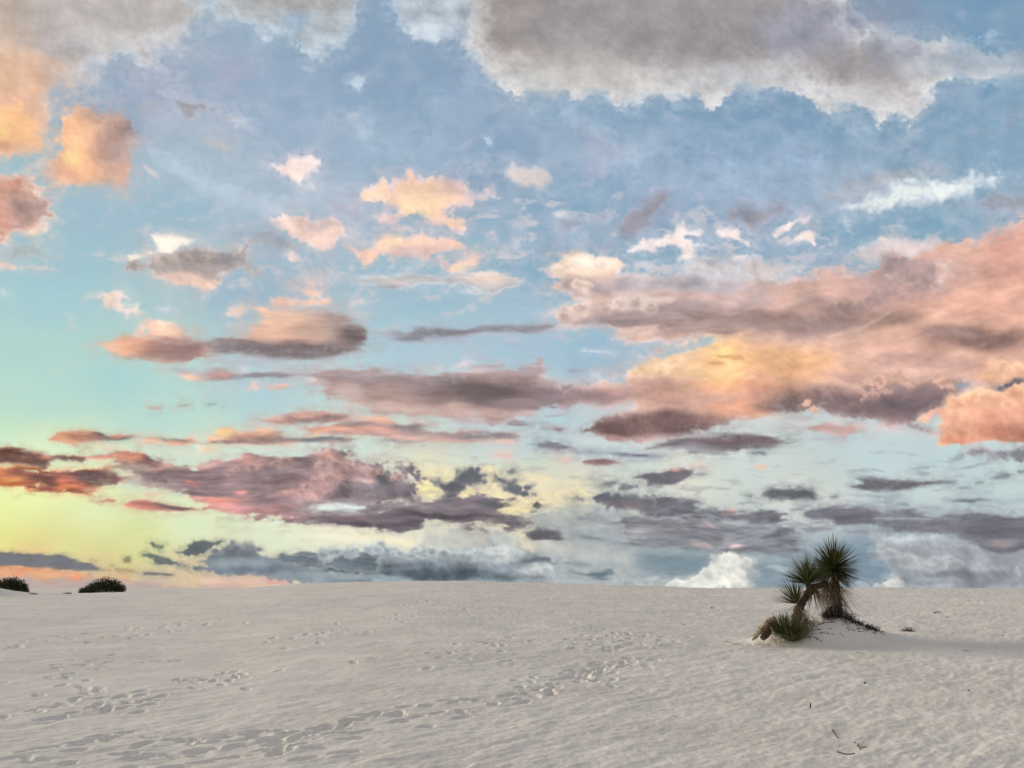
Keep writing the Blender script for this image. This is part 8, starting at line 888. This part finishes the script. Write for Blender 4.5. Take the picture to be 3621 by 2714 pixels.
def detail_height(x, y):
    """wind texture and footprints"""
    r = np.hypot(x, y); c = math.cos(R(48)); s = math.sin(R(48))
    a = (x*c+y*s); b = (-x*s+y*c)
    wob = _perlin(x/1.7, y/1.7, 301)*.22
    n1 = _fbm(a/.95, (b+wob)/.27, 311, 3, .5); n2 = _fbm(a/.17, b/.105, 321, 3, .55)
    patch = .55+.45*_fbm(x/3.1, y/3.1, 331, 2)
    calm = 1-.55*smooth((-x-.5)/3)*smooth((r-10)/4)
    h = (.019*n1*patch+.0065*n2)*calm
    h += .012*_fbm(x/.75, y/.75, 341, 3)+.05*_fbm(x/5, y/5, 351, 3)*smooth((r-9)/8)
    h = h*np.clip((55-np.abs(np.degrees(np.arctan2(x, y))))/15, 0, 1)
    for (qx, qy, an, la, lb, dp) in prints:
        m = (np.abs(x-qx) < .5)&(np.abs(y-qy) < .5)
        if not m.any(): continue
        ca, sa = math.cos(an), math.sin(an); u_ = x[m]-qx; v_ = y[m]-qy
        e_ = np.sqrt(((u_*ca+v_*sa)/la)**2+((-u_*sa+v_*ca)/lb)**2)*(1+.25*n2[m])
        h[m] += -dp*np.exp(-(e_*1.0)**6)+dp*.10*np.exp(-((e_-1.45)/.3)**2)
    return h
NA = 1250
azs = np.concatenate([np.linspace(-180, -58, 50)[:-1], np.linspace(-58, -37, 70)[:-1], np.linspace(-37, 37, NA), np.linspace(37, 58, 70)[1:], np.linspace(58, 180, 50)[1:]])
rr = np.linspace(3, CREST+1, 6000); tt = np.clip((rr-6)/(CREST-6), 0, 1); vv = (CAM_Z-(CAM_Z+.1)*(1-(1-tt)**1.5))/rr
key = np.cumsum(np.concatenate([[0], np.abs(np.diff(vv))*FPX*.463*1.9+np.diff(rr)*.55]))
rad = np.interp(np.linspace(0, key[-1], int(key[-1])), key, rr)
rad = np.concatenate([[.02, 1, 2], rad, CREST+1+np.geomspace(.6, 6000, 60)])
AA, RR = np.meshgrid(np.radians(azs), rad); GX = (RR*np.sin(AA)).ravel(); GY = (RR*np.cos(AA)).ravel()
GZ = base_height(GX, GY)
near = (np.hypot(GX, GY) < CREST+8)&(GY > 0); GZ[near] += detail_height(GX[near].astype('f8'), GY[near].astype('f8'))
nr, na = RR.shape; idx = np.arange(nr*na).reshape(nr, na)
Q = np.stack([idx[:-1, :-1], idx[:-1, 1:], idx[1:, 1:], idx[1:, :-1]], -1).reshape(-1, 4)[:, ::-1]
me = bpy.data.meshes.new('sand_dune'); me.vertices.add(nr*na); me.vertices.foreach_set('co', np.stack([GX, GY, GZ], 1).astype('f4').ravel())
me.loops.add(Q.size); me.loops.foreach_set('vertex_index', Q.astype('i4').ravel())
me.polygons.add(len(Q)); me.polygons.foreach_set('loop_start', np.arange(0, Q.size, 4, dtype='i4'))
me.polygons.foreach_set('use_smooth', np.ones(len(Q), bool)); me.update(calc_edges=True); me.validate()
me.materials.append(sand); dune = bpy.data.objects.new('sand_dune', me); scene.collection.objects.link(dune); dune['kind'] = 'structure'
_o = np.array([0.])
def ground_z(x, y): return float(base_height(x, y))+float(detail_height(np.array([x]), np.array([y]))[0])

# ------------------------------------------------------------------ helpers
def empty(name, loc, label, cat, group=None):
    o = bpy.data.objects.new(name, None); o.location = loc; o.empty_display_size = .2; scene.collection.objects.link(o)
    o['label'] = label; o['category'] = cat
    if group: o['group'] = group
    return o
def mesh_object(name, V, F, mat, parent=None, T=None, smooth_=False, world_space=True):
    V = np.asarray(V, float)
    if parent is not None and world_space: V = V-np.array(parent.location)
    me = bpy.data.meshes.new(name); me.from_pydata(V.tolist(), [], F); me.update()
    if T is not None:
        ca = me.color_attributes.new('tint', 'FLOAT_COLOR', 'POINT')
        T = np.asarray(T, float); ca.data.foreach_set('color', np.stack([T, T, T, np.ones_like(T)], 1).astype('f4').ravel())
    if smooth_: me.polygons.foreach_set('use_smooth', np.ones(len(me.polygons), bool))
    me.materials.append(mat); o = bpy.data.objects.new(name, me); scene.collection.objects.link(o)
    if parent is not None: o.parent = parent
    return o
def single(name, V, F, mat, label, cat, group=None, T=None, smooth_=False):
    """a thing that is one mesh, origin at its own base"""
    V = np.asarray(V, float); c = V.mean(0); c[2] = V[:, 2].min(); o = mesh_object(name, V-c, F, mat, None, T, smooth_)
    o.location = c; o['label'] = label; o['category'] = cat
    if group: o['group'] = group
    return o
def unit(v): return v/(np.linalg.norm(v)+1e-9)
def blade(V, F, T, p, d, length, width, bend=0., tint=.5, segs=3, sag=None):
    """a stiff folded yucca blade: keel plus two edges, tapering to a point"""
    p = np.array(p, float); d = unit(np.array(d, float)); side = np.cross(d, (0, 0, 1.))
    side = unit(side) if np.linalg.norm(side) > .05 else np.array([1., 0, 0]); nrm = np.cross(side, d)
    if rng.rand() < .5: side = unit(side+nrm*rng.uniform(-1, 1)); nrm = unit(np.cross(side, d))
    st = len(V)//1; base = len(V)
    for i in range(segs+1):
        t = i/segs; c = p+d*length*t+np.array((0, 0, -bend*length*t*t))
        if sag is not None: c = c+np.array(sag)*t*t
        w = width*(1-t)**.7*(.55+.45*min(1, t*4+.2))
        if i == segs: V.append(c); T.append(tint)
        else: V.extend([c-side*w, c-nrm*w*.5, c+side*w]); T.extend([tint]*3)
    for i in range(segs-1):
        a = base+3*i; F.extend([(a, a+1, a+4, a+3), (a+1, a+2, a+5, a+4)])
    a = base+3*(segs-1); F.extend([(a, a+1, a+3), (a+1, a+2, a+3)])
def tube(V, F, pts, rads, sides=8, rough=.0, T=None, tint=.5):
    pts = [np.array(q, float) for q in pts]; base = len(V); prev = np.array((0, 1., .05))
    for i, q in enumerate(pts):
        d = unit(pts[min(i+1, len(pts)-1)]-pts[max(i-1, 0)]); a = unit(np.cross(d, prev)) if abs(np.dot(d, unit(prev))) < .98 else unit(np.cross(d, (1., 0, 0))); b = np.cross(d, a)
        for k in range(sides):
            an = 2*math.pi*k/sides; rr_ = rads[i]*(1+rough*rng.uniform(-1, 1))
            V.append(q+(a*math.cos(an)+b*math.sin(an))*rr_)
            if T is not None: T.append(tint)
    for i in range(len(pts)-1):
        for k in range(sides):
            F.append((base+i*sides+k, base+i*sides+(k+1)%sides, base+(i+1)*sides+(k+1)%sides, base+(i+1)*sides+k))
    F.append(tuple(base+k for k in reversed(range(sides)))); F.append(tuple(base+(len(pts)-1)*sides+k for k in range(sides)))
def curve_pts(P, n):
    """Catmull-Rom through P"""
    P = [np.array(q, float) for q in P]; P = [2*P[0]-P[1]]+P+[2*P[-1]-P[-2]]; out = []
    for i in range(1, len(P)-2):
        for k in range(n):
            t = k/n; a, b, c, d = P[i-1], P[i], P[i+1], P[i+2]
            out.append(.5*((2*b)+(-a+c)*t+(2*a-5*b+4*c-d)*t*t+(-a+3*b-3*c+d)*t**3))
    out.append(P[-2]); return out

# ------------------------------------------------------------------ yuccas, about 18.5 m away
YD = 18.45
def plane(cx, cy, y=YD):
    """a point of the yucca clump at distance y; cx, cy measured on a 0.1933-unit sub-chart of the clump"""
    px, py = 1557.8+cx*.1933, 1130.1+cy*.1933
    a, b = (px-1106)/FPX, (829-py)/FPX
    dy_, dz_ = math.cos(PITCH)-b*math.sin(PITCH), math.sin(PITCH)+b*math.cos(PITCH); t = y/dy_
    return np.array((a*t, y, CAM_Z+dz_*t))
UNIT = .1933*YD/FPX
def rosette(c, axis, length, n, spread, width=.0085, back=.0, core=.06, tint0=.5, bendmax=.10, gap=None):
    """blades fanning out of a stem tip; spread = widest angle from the axis in degrees"""
    V, F, T = [], [], []; axis = unit(np.array(axis, float))
    a = unit(np.cross(axis, (0, 1., .3))); b = np.cross(axis, a)
    for i in range(n):
        ang = R(spread)*math.sqrt(rng.rand()) if spread < 100 else math.acos(1-(1-math.cos(R(spread)))*rng.rand())
        th = rng.uniform(0, 2*math.pi); d = axis*math.cos(ang)+(a*math.cos(th)+b*math.sin(th))*math.sin(ang)
        l = length*(rng.uniform(.78, 1.04) if rng.rand() < .75 else rng.uniform(.5, .8))*(1-.12*(ang/R(150)))
        st = np.array(c)+d*core*rng.uniform(.3, 1)-axis*core*1.2*(ang/R(110))
        tint = np.clip(tint0+rng.randn()*.17-.10*(ang > R(85)), 0, .86)
        if ang > R(96) and rng.rand() < .4: tint = 1.
        blade(V, F, T, st, d, l, width*rng.uniform(.75, 1.2), rng.uniform(0, bendmax)*(1 if ang > .5 else .3), tint)
    return V, F, T
def skirt(c, h, n, reach, length, side=1., down=.9):
    """dead leaves hanging off the trunk below a crown"""
    V, F, T = [], [], []
    for i in range(n):
        th = rng.uniform(0, 2*math.pi); z = rng.uniform(-h, 0)
        out = np.array((math.cos(th)*side, math.sin(th), 0))
        p = np.array(c)+np.array((0, 0, z))+out*.04
        d = unit(out*rng.uniform(.15, .9)*reach+np.array((rng.randn()*.08, rng.randn()*.08, -down*rng.uniform(.1, 1))))
        l = length*rng.uniform(.55, 1.1)
        blade(V, F, T, p, d, l, rng.uniform(.005, .009), 0, np.clip(rng.normal(.52, .27), 0, 1), 4, (rng.randn()*.09, rng.randn()*.09, -rng.uniform(.06, .26)))
    return V, F, T
def bark(pts, rads, rough=.13):
    V, F = [], []; P = curve_pts(pts, 7); n = len(P); rs = np.interp(np.linspace(0, len(rads)-1, n), range(len(rads)), rads)
    tube(V, F, P, rs*(1+.10*np.sin(np.arange(n)*2.2)), 12, rough)
    # old leaf bases: short stubs pointing up and out of the stem
    for i in range(n*9):
        k = rng.randint(1, n-1); d = unit(P[min(k+1, n-1)]-P[k-1]); o_ = unit(np.cross(d, rng.randn(3)))
        T_ = []; V2, F2 = [], []; blade(V2, F2, T_, P[k]+o_*rs[k]*.8, unit(o_*.9+d*rng.uniform(-.4, .8)), rng.uniform(.02, .05), .006, 0, .5, 2)
        off = len(V); V.extend(V2); F.extend([tuple(q+off for q in f) for f in F2])
    return V, F
GY_ = 'soaptree yuccas on the sand hummock'
# tall one on the right
q0 = plane(1325, 1160, 18.75); tall = empty('yucca', (q0[0], q0[1], float(base_height(q0[0], q0[1]))), 'tall yucca with a round green crown on an upright trunk, right of the leaning one', 'yucca', GY_)
tb = [plane(1330, 1190, 18.75), plane(1325, 1030, 18.75), plane(1305, 860, 18.72), plane(1285, 700, 18.7), plane(1265, 560, 18.7), plane(1258, 480, 18.7)]
V, F = bark(tb, [.095, .075, .068, .064, .055, .04]); mesh_object('trunk', V, F, M_TRUNK, tall)
V, F, T = rosette(plane(1258, 450, 18.7), (.06, -.1, 1), .60, 860, 132, .0115, core=.10, tint0=.48); mesh_object('crown', V, F, M_GREEN, tall, T)
V, F, T = skirt(plane(1265, 640, 18.7), .28, 230, .95, .52); V2, F2, T2 = skirt(plane(1190, 630, 18.6), .12, 150, 1.7, .50)
F += [tuple(q+len(V) for q in f) for f in F2]; V += V2; T += T2
for i in range(6): blade(V, F, T, plane(1290, 640, 18.6), (rng.uniform(-1, -.2), rng.uniform(-.3, .3), rng.uniform(-.15, .15)), rng.uniform(.4, .7), .006, .05, .9)
mesh_object('dead_leaf_skirt', V, F, M_DEAD, tall, T)
# leaning one with three heads
q1 = plane(825, 1290, 18.2); lean = empty('yucca', (q1[0], q1[1], float(base_height(q1[0], q1[1]))), 'leaning yucca whose bent trunk carries several leaf heads at different heights', 'yucca', GY_)
tl = [plane(815, 1330, 18.2), plane(825, 1200, 18.2), plane(840, 1060, 18.2), plane(880, 930, 18.22), plane(950, 810, 18.25), plane(1020, 715, 18.28), plane(1085, 690, 18.35)]
V, F = bark(tl, [.085, .085, .083, .08, .074, .066, .03]); V2, F2 = bark([plane(1010, 740, 18.28), plane(975, 700, 18.2), plane(960, 650, 18.15)], [.062, .05, .035])
F += [tuple(q+len(V) for q in f) for f in F2]; V += V2
V2, F2 = bark([plane(1060, 700, 18.35), plane(1120, 680, 18.5), plane(1150, 620, 18.6)], [.055, .045, .03]); F += [tuple(q+len(V) for q in f) for f in F2]; V += V2
mesh_object('trunk', V, F, M_TRUNK, lean)
V, F, T = rosette(plane(962, 655, 18.12), (-.12, -.15, 1), .68, 260, 74, .0115, core=.045, tint0=.42); mesh_object('crown', V, F, M_GREEN, lean, T)
V, F, T = rosette(plane(838, 885, 18.05), (-.55, -.12, .85), .58, 120, 56, .011, core=.04, tint0=.4); mesh_object('crown', V, F, M_GREEN, lean, T)
V, F, T = rosette(plane(1135, 600, 18.75), (-.1, .25, 1), .52, 150, 78, .011, core=.04, tint0=.30); mesh_object('crown', V, F, M_GREEN, lean, T)
V, F, T = skirt(plane(1030, 700, 18.3), .1, 95, 1.2, .50); V2, F2, T2 = skirt(plane(850, 900, 18.1), .16, 80, 1.3, .30)
F += [tuple(q+len(V) for q in f) for f in F2]; V += V2; T += T2
V2, F2, T2 = skirt(plane(900, 950, 18.25), .3, 90, 1.5, .34); F += [tuple(q+len(V) for q in f) for f in F2]; V += V2; T += T2
for i in range(26): blade(V, F, T, plane(975, 665, 18.15), (rng.uniform(-1, 1), rng.uniform(-.6, .3), rng.uniform(-.5, .22)), rng.uniform(.2, .5), .006, .12, rng.uniform(.2, .9))
mesh_object('dead_leaf_skirt', V, F, M_DEAD, lean, T)
# stemless one at the foot
q2 = plane(800, 1300, 17.95); foot = empty('yucca', (q2[0], q2[1], float(base_height(q2[0], q2[1]))), 'low stemless yucca tuft of upright green blades at the foot of the leaning trunk', 'yucca', GY_)
V, F, T = rosette(plane(800, 1285, 17.9), (-.10, -.1, 1), .56, 230, 66, .011, core=.10, tint0=.6, bendmax=.2); V2, F2, T2 = rosette(plane(700, 1230, 17.95), (-.45, -.1, .9), .50, 130, 52, .011, core=.07, tint0=.62, bendmax=.2)
F += [tuple(q+len(V) for q in f) for f in F2]; V += V2; T += T2
mesh_object('crown', V, F, M_GREEN, foot, T)
V, F, T = [], [], []
for i in range(230):
    c = plane(rng.uniform(560, 1060), 1290, rng.uniform(17.85, 18.4)); c[2] = base_height(c[0], c[1])+.01
    d = unit(np.array((rng.randn(), rng.randn()*.6, abs(rng.randn())*.38))); blade(V, F, T, c, d, rng.uniform(.12, .36), .005, .12, rng.uniform(0, .8))
mesh_object('dead_leaf_skirt', V, F, M_DEAD, foot, T)
# dark heap of old leaves under the tall yucca
V, F, T = [], [], []
for i in range(1700):
    t = rng.rand()**2.0; cx = 1180+t*570+rng.randn()*25; c = plane(cx, 1150, 18.62+rng.randn()*.13); g0 = float(base_height(c[0], c[1]))
    hh = (.30*math.exp(-((cx-1300)/105)**2)+.05*math.exp(-((cx-1470)/110)**2)+.07*math.exp(-((cx-1675)/50)**2)+.01)
    c[2] = g0+rng.rand()*hh; d = unit(np.array((rng.randn()+.3, rng.randn()*.7, rng.randn()*.5+.12))); blade(V, F, T, c, d, rng.uniform(.07, .22), .009, .25, rng.rand()**2)
single('leaf_litter_heap', V, F, M_DARKDEAD, 'dark heap of matted old leaves trailing right from the tall yucca trunk', 'leaf litter', None, T)
V, F, T = [], [], []
for i in range(7):
    c = plane(1400+rng.uniform(-20, 40), 1100, 18.7); c[2] = float(base_height(c[0], c[1]))+.12
    blade(V, F, T, c, (1, 0, rng.uniform(.1, .6)), rng.uniform(.3, .55), .004, .55, rng.uniform(.2, .8), 6)
single('dry_stalk_tuft', V, F, M_DEAD, 'thin dry stalks arching to the right beside the dark leaf heap', 'dry stalks', None, T)
# exposed root and stump at the left end of the hummock
q = plane(470, 1270, 18.0); root = empty('exposed_root', (q[0], q[1], float(base_height(q[0], q[1]))), 'pale weathered root stump laid bare at the left end of the hummock', 'root')
def gz(cx, cy, y, dz=0.):
    p = plane(cx, cy, y); p[2] = max(p[2], float(base_height(p[0], p[1]))+dz); return p
for k, (pts, rd, mat, nm) in enumerate([
    ([gz(600, 1060, 18.1), gz(520, 1100, 18.05), gz(450, 1180, 18.0), gz(390, 1260, 17.95), gz(345, 1300, 17.9)], [.055, .06, .05, .035, .012], M_WOOD, 'root_limb'),
    ([gz(610, 1120, 18.0), gz(540, 1170, 17.95), gz(500, 1230, 17.9), gz(455, 1280, 17.85)], [.07, .085, .08, .05], M_HOLLOW, 'stump'),  # solid tube, coloured dark to read as the shaded hollow
    ([gz(560, 1160, 17.9), gz(580, 1220, 17.85), gz(640, 1260, 17.8)], [.03, .03, .015], M_WOOD, 'root_limb'),
    ([gz(480, 1110, 18.15), gz(420, 1190, 18.1), gz(370, 1250, 18.05)], [.03, .028, .012], M_HOLLOW, 'root_limb')]):
    V, F = [], []; P = curve_pts(pts, 6); tube(V, F, P, np.interp(np.linspace(0, len(rd)-1, len(P)), range(len(rd)), rd), 10, .22)
    o = mesh_object(nm, V, F, mat, root, smooth_=True)
# fallen blades lying on the hummock
fallen = [((1085, 1135), (1265, 1128)), ((1075, 1192), (1240, 1188)), ((1110, 1232), (1175, 1238)), ((1190, 1238), (1260, 1252)), ((1410, 1182), (1480, 1196)), ((1530, 1192), (1640, 1212)), ((1640, 1212), (1745, 1198)), ((1540, 1222), (1605, 1230)), ((1330, 1245), (1370, 1275)), ((1060, 1290), (1130, 1325)), ((985, 1268), (1080, 1290)), ((1420, 1205), (1500, 1215))]
for k, (a, b) in enumerate(fallen):
    V, F, T = [], [], []; pa, pb = at(1557.8+a[0]*.1933, 1130.1+a[1]*.1933), at(1557.8+b[0]*.1933, 1130.1+b[1]*.1933)
    m = (pa+pb)/2; P = [(pa.x, pa.y, ground_z(pa.x, pa.y)+.008), (m.x, m.y+.03, ground_z(m.x, m.y)+.015), (pb.x, pb.y, ground_z(pb.x, pb.y)+.008)]
    tube(V, F, curve_pts(P, 4), np.linspace(.010, .005, 9), 5, .1)
    single('fallen_leaf', V, F, M_TWIG, 'dry fallen blade lying on the shaded side of the yucca hummock', 'fallen leaf', 'dry blades lying on the hummock')

# ------------------------------------------------------------------ twigs, pebbles and clumps on the sand
def stick(path, rad, label, lift=0., name='twig', group='twigs on the sand'):
    P = []; rad *= .8
    for i, q in enumerate(path):
        p = at(*q); P.append((p.x, p.y, ground_z(p.x, p.y)+rad*.6+lift*(i/(len(path)-1))))
    P = curve_pts(P, 4); V, F = [], []; n = len(P); tube(V, F, P, np.linspace(rad, rad*.55, n), 6, .12)
    return single(name, V, F, M_TWIG, label, 'twig', group, smooth_=True)
stick([(1798.8, 1574.5), (1802.8, 1583), (1808.6, 1592.3), (1811.6, 1594.2)], .007, 'straight twig stuck slanting in the sand above the long curved one')
stick([(1809.8, 1623.6), (1821, 1628), (1834, 1629.4), (1846.8, 1628.8)], .009, 'longest curved twig at the very front right of the sand')
stick([(1852.6, 1605), (1854.4, 1609.7), (1858.4, 1613.2), (1856.6, 1617.8)], .007, 'small hooked twig up right of the long curved twig')
stick([(1861.3, 1612.6), (1866.5, 1613.2), (1871.3, 1610.6)], .007, 'short twig touching the small hooked one on its right')
p = at(1750.4, 1527); V, F = [], []; gz0 = ground_z(p.x, p.y); tube(V, F, [(p.x, p.y, gz0-.01), (p.x+.003, p.y, gz0+.022), (p.x+.002, p.y, gz0+.048)], [.009, .009, .007], 6, .1)
single('twig', V, F, M_TWIG, 'short dark stub standing upright in the sand below the yuccas', 'twig', 'twigs on the sand')
stick([(2079, 1401.5), (2087, 1402), (2096, 1403)], .008, 'thin twig lying flat on the right near the frame edge')
stick([(2017, 1323), (2024, 1321.2), (2033, 1322)], .017, 'dark twig lying far back right of the yuccas', .02)
stick([(1567, 1382), (1580, 1386), (1601, 1387.5)], .007, 'upper of two thin dry stems left of the pale root')
stick([(1584, 1390), (1600, 1391.5), (1621, 1394)], .006, 'lower of two thin dry stems left of the pale root')
def pebble(px, py, rad, label):
    p = at(px, py); V, F = [], []; n1, n2 = 7, 6; g0 = ground_z(p.x, p.y)
    for i in range(n2+1):
        for k in range(n1):
            th, ph = 2*math.pi*k/n1, math.pi*i/n2; rr_ = rad*(1+.22*rng.uniform(-1, 1))
            V.append((p.x+rr_*math.sin(ph)*math.cos(th), p.y+rr_*math.sin(ph)*math.sin(th)*.8, g0+rad*.35+rr_*.7*math.cos(ph)))
    for i in range(n2):
        for k in range(n1): F.append((i*n1+k, (i+1)*n1+k, (i+1)*n1+(k+1)%n1, i*n1+(k+1)%n1))
    single('seed_pod', V, F, M_TWIG, label, 'seed pod', 'dark seed pods scattered on the sand')
pebble(1869, 1478.5, .020, 'largest dark round pod on open sand below the yuccas')
pebble(1846.8, 1602.8, .010, 'tiny dark pod just left of the small hooked twig')
pebble(2093.3, 1495, .013, 'small dark pod on the sand farthest right')
pebble(1853, 1408, .014, 'small dark pod close in front of the yucca hummock')
pebble(2046, 1333, .022, 'small dark pod behind right of the yuccas, below the far twig')
pebble(1538, 1311.6, .035, 'dark pod alone on the slope left of the yuccas')
pebble(2167, 1373, .018, 'small dark pod near the low lip at the right edge')
pebble(1478, 1349, .018, 'dark speck of a pod left of the hummock, at mid slope')
# dead clump right of the hummock
V, F, T = [], [], []; c = at(1962, 1365)
for i in range(320):
    p = np.array((c.x+np.clip(rng.randn(), -1.5, 1.5)*.07, c.y+np.clip(rng.randn(), -1.5, 1.5)*.05, c.z+.01+abs(rng.randn())*.035))
    blade(V, F, T, p, rng.randn(3)*np.array((1, 1, .6)), rng.uniform(.03, .09), .005, .1, rng.rand()**1.5)
single('dead_tuft', V, F, M_DARKDEAD, 'small dark dead tuft standing alone to the right of the hummock', 'dead tuft', None, T)

# ------------------------------------------------------------------ bushes on the far crest
def bush(name, px0, px1, top_px, base_of, label, dist, group, lobes, n=9000, dry=.0, leaf=.065):
    """dense rounded desert shrub; lobes = (px, centre height px above base, half width px, half height px)"""
    k = dist/FPX; cx = (px0+px1)/2; x0 = (cx-1106)/FPX*dist*math.cos(PITCH)
    zb = base_of(x0); root = empty(name, (x0, dist, zb), label, 'bush', group)
    V, F, T = [], [], []
    for i in range(n):
        lx, lh, lw, lt = lobes[rng.randint(len(lobes))]; q = rng.randn(3); q = q/np.linalg.norm(q)*(rng.rand()**.38)*(1+.18*rng.randn())
        x = (lx-1106)*k*math.cos(PITCH)+q[0]*lw*k; y = dist+q[1]*lw*k*.8; gzz = base_of(x); z = gzz+max(0.0, lh*k+q[2]*lt*k)
        s = leaf*rng.uniform(.5, 1.3); u_ = unit(rng.randn(3)); w_ = unit(np.cross(u_, rng.randn(3)))
        b = len(V); V.extend([(x, y, z), tuple(np.array((x, y, z))+u_*s+w_*s*.3), tuple(np.array((x, y, z))+u_*s*1.7), tuple(np.array((x, y, z))+u_*s-w_*s*.3)])
        F.append((b, b+1, b+2, b+3)); T.extend([np.clip(rng.normal(.35+dry*max(0, (cx-lx)/(px1-px0))*2+.25*math.sin(lx*1.7)*math.cos(q[2]*3), .24), 0, 1)]*4)
    mesh_object('foliage', V, F, M_BUSH, root, T)
    V, F = [], []
    for i in range(26):
        lx, lh, lw, lt = lobes[rng.randint(len(lobes))]; x = x0+rng.randn()*.04; xe = (lx-1106)*k*math.cos(PITCH)+rng.randn()*lw*k*.45; ye = dist+rng.randn()*lw*k*.4
        tube(V, F, curve_pts([(x, dist, base_of(x)-.05), ((x+xe)/2, (dist+ye)/2, base_of(x)+lh*k*.6), (xe, ye, base_of(xe)+(lh+lt*rng.uniform(.9, 1.3))*k)], 3), np.linspace(.018, .004, 7), 4)
    mesh_object('stems', V, F, M_STEM, root)
    return root
G_B = 'bushes on the far crest'
D1 = 57.
bush('desert_bush', 170, 272, 1247, lambda x: float(base_height(x, D1))-.03, 'wide low dark green bush on the skyline with a dry brown left flank', D1, G_B,
     [(180, 5, 8, 6), (192, 8, 10, 10), (203, 12, 12, 13), (215, 14, 14, 17), (228, 16, 14, 17), (240, 15, 14, 16), (250, 12, 13, 14), (261, 7, 11, 9), (208, -2, 6, 6)], 9000, .5)
D2 = 49.
bush('desert_bush', 0, 62, 1243, lambda x: float(base_height(x, D2))-.03, 'dark bush cut off by the left edge of the picture, behind a sand hummock', D2, G_B,
     [(-8, 16, 14, 14), (8, 18, 12, 14), (20, 19, 12, 14), (32, 18, 13, 15), (44, 14, 12, 16), (53, 8, 9, 12), (-24, 14, 12, 12)], 7000, .1)
def tuft(px, py, w, h, label, n=160):
    c = at(px, py); V, F, T = [], [], []; k = c.y/FPX
    for i in range(n):
        p = (c.x+np.clip(rng.randn(), -1.6, 1.6)*w*k*.3, c.y+np.clip(rng.randn(), -1.5, 1.5)*.08, c.z-.02); blade(V, F, T, p, (rng.randn()*.7, rng.randn()*.5, 1), h*k*rng.uniform(.5, 1.2), .012, .1, rng.rand())
    single('grass_tuft', V, F, M_DARKDEAD, label, 'grass tuft', 'small tufts on the far crest', T)
tuft(71, 1282, 14, 4, 'low brown tuft just right of the bush at the left edge')
tuft(128, 1277.5, 6, 6, 'smallest pointed tuft between the two far bushes')
tuft(145, 1281, 16, 4, 'flat brown tuft close left of the wide skyline bush')
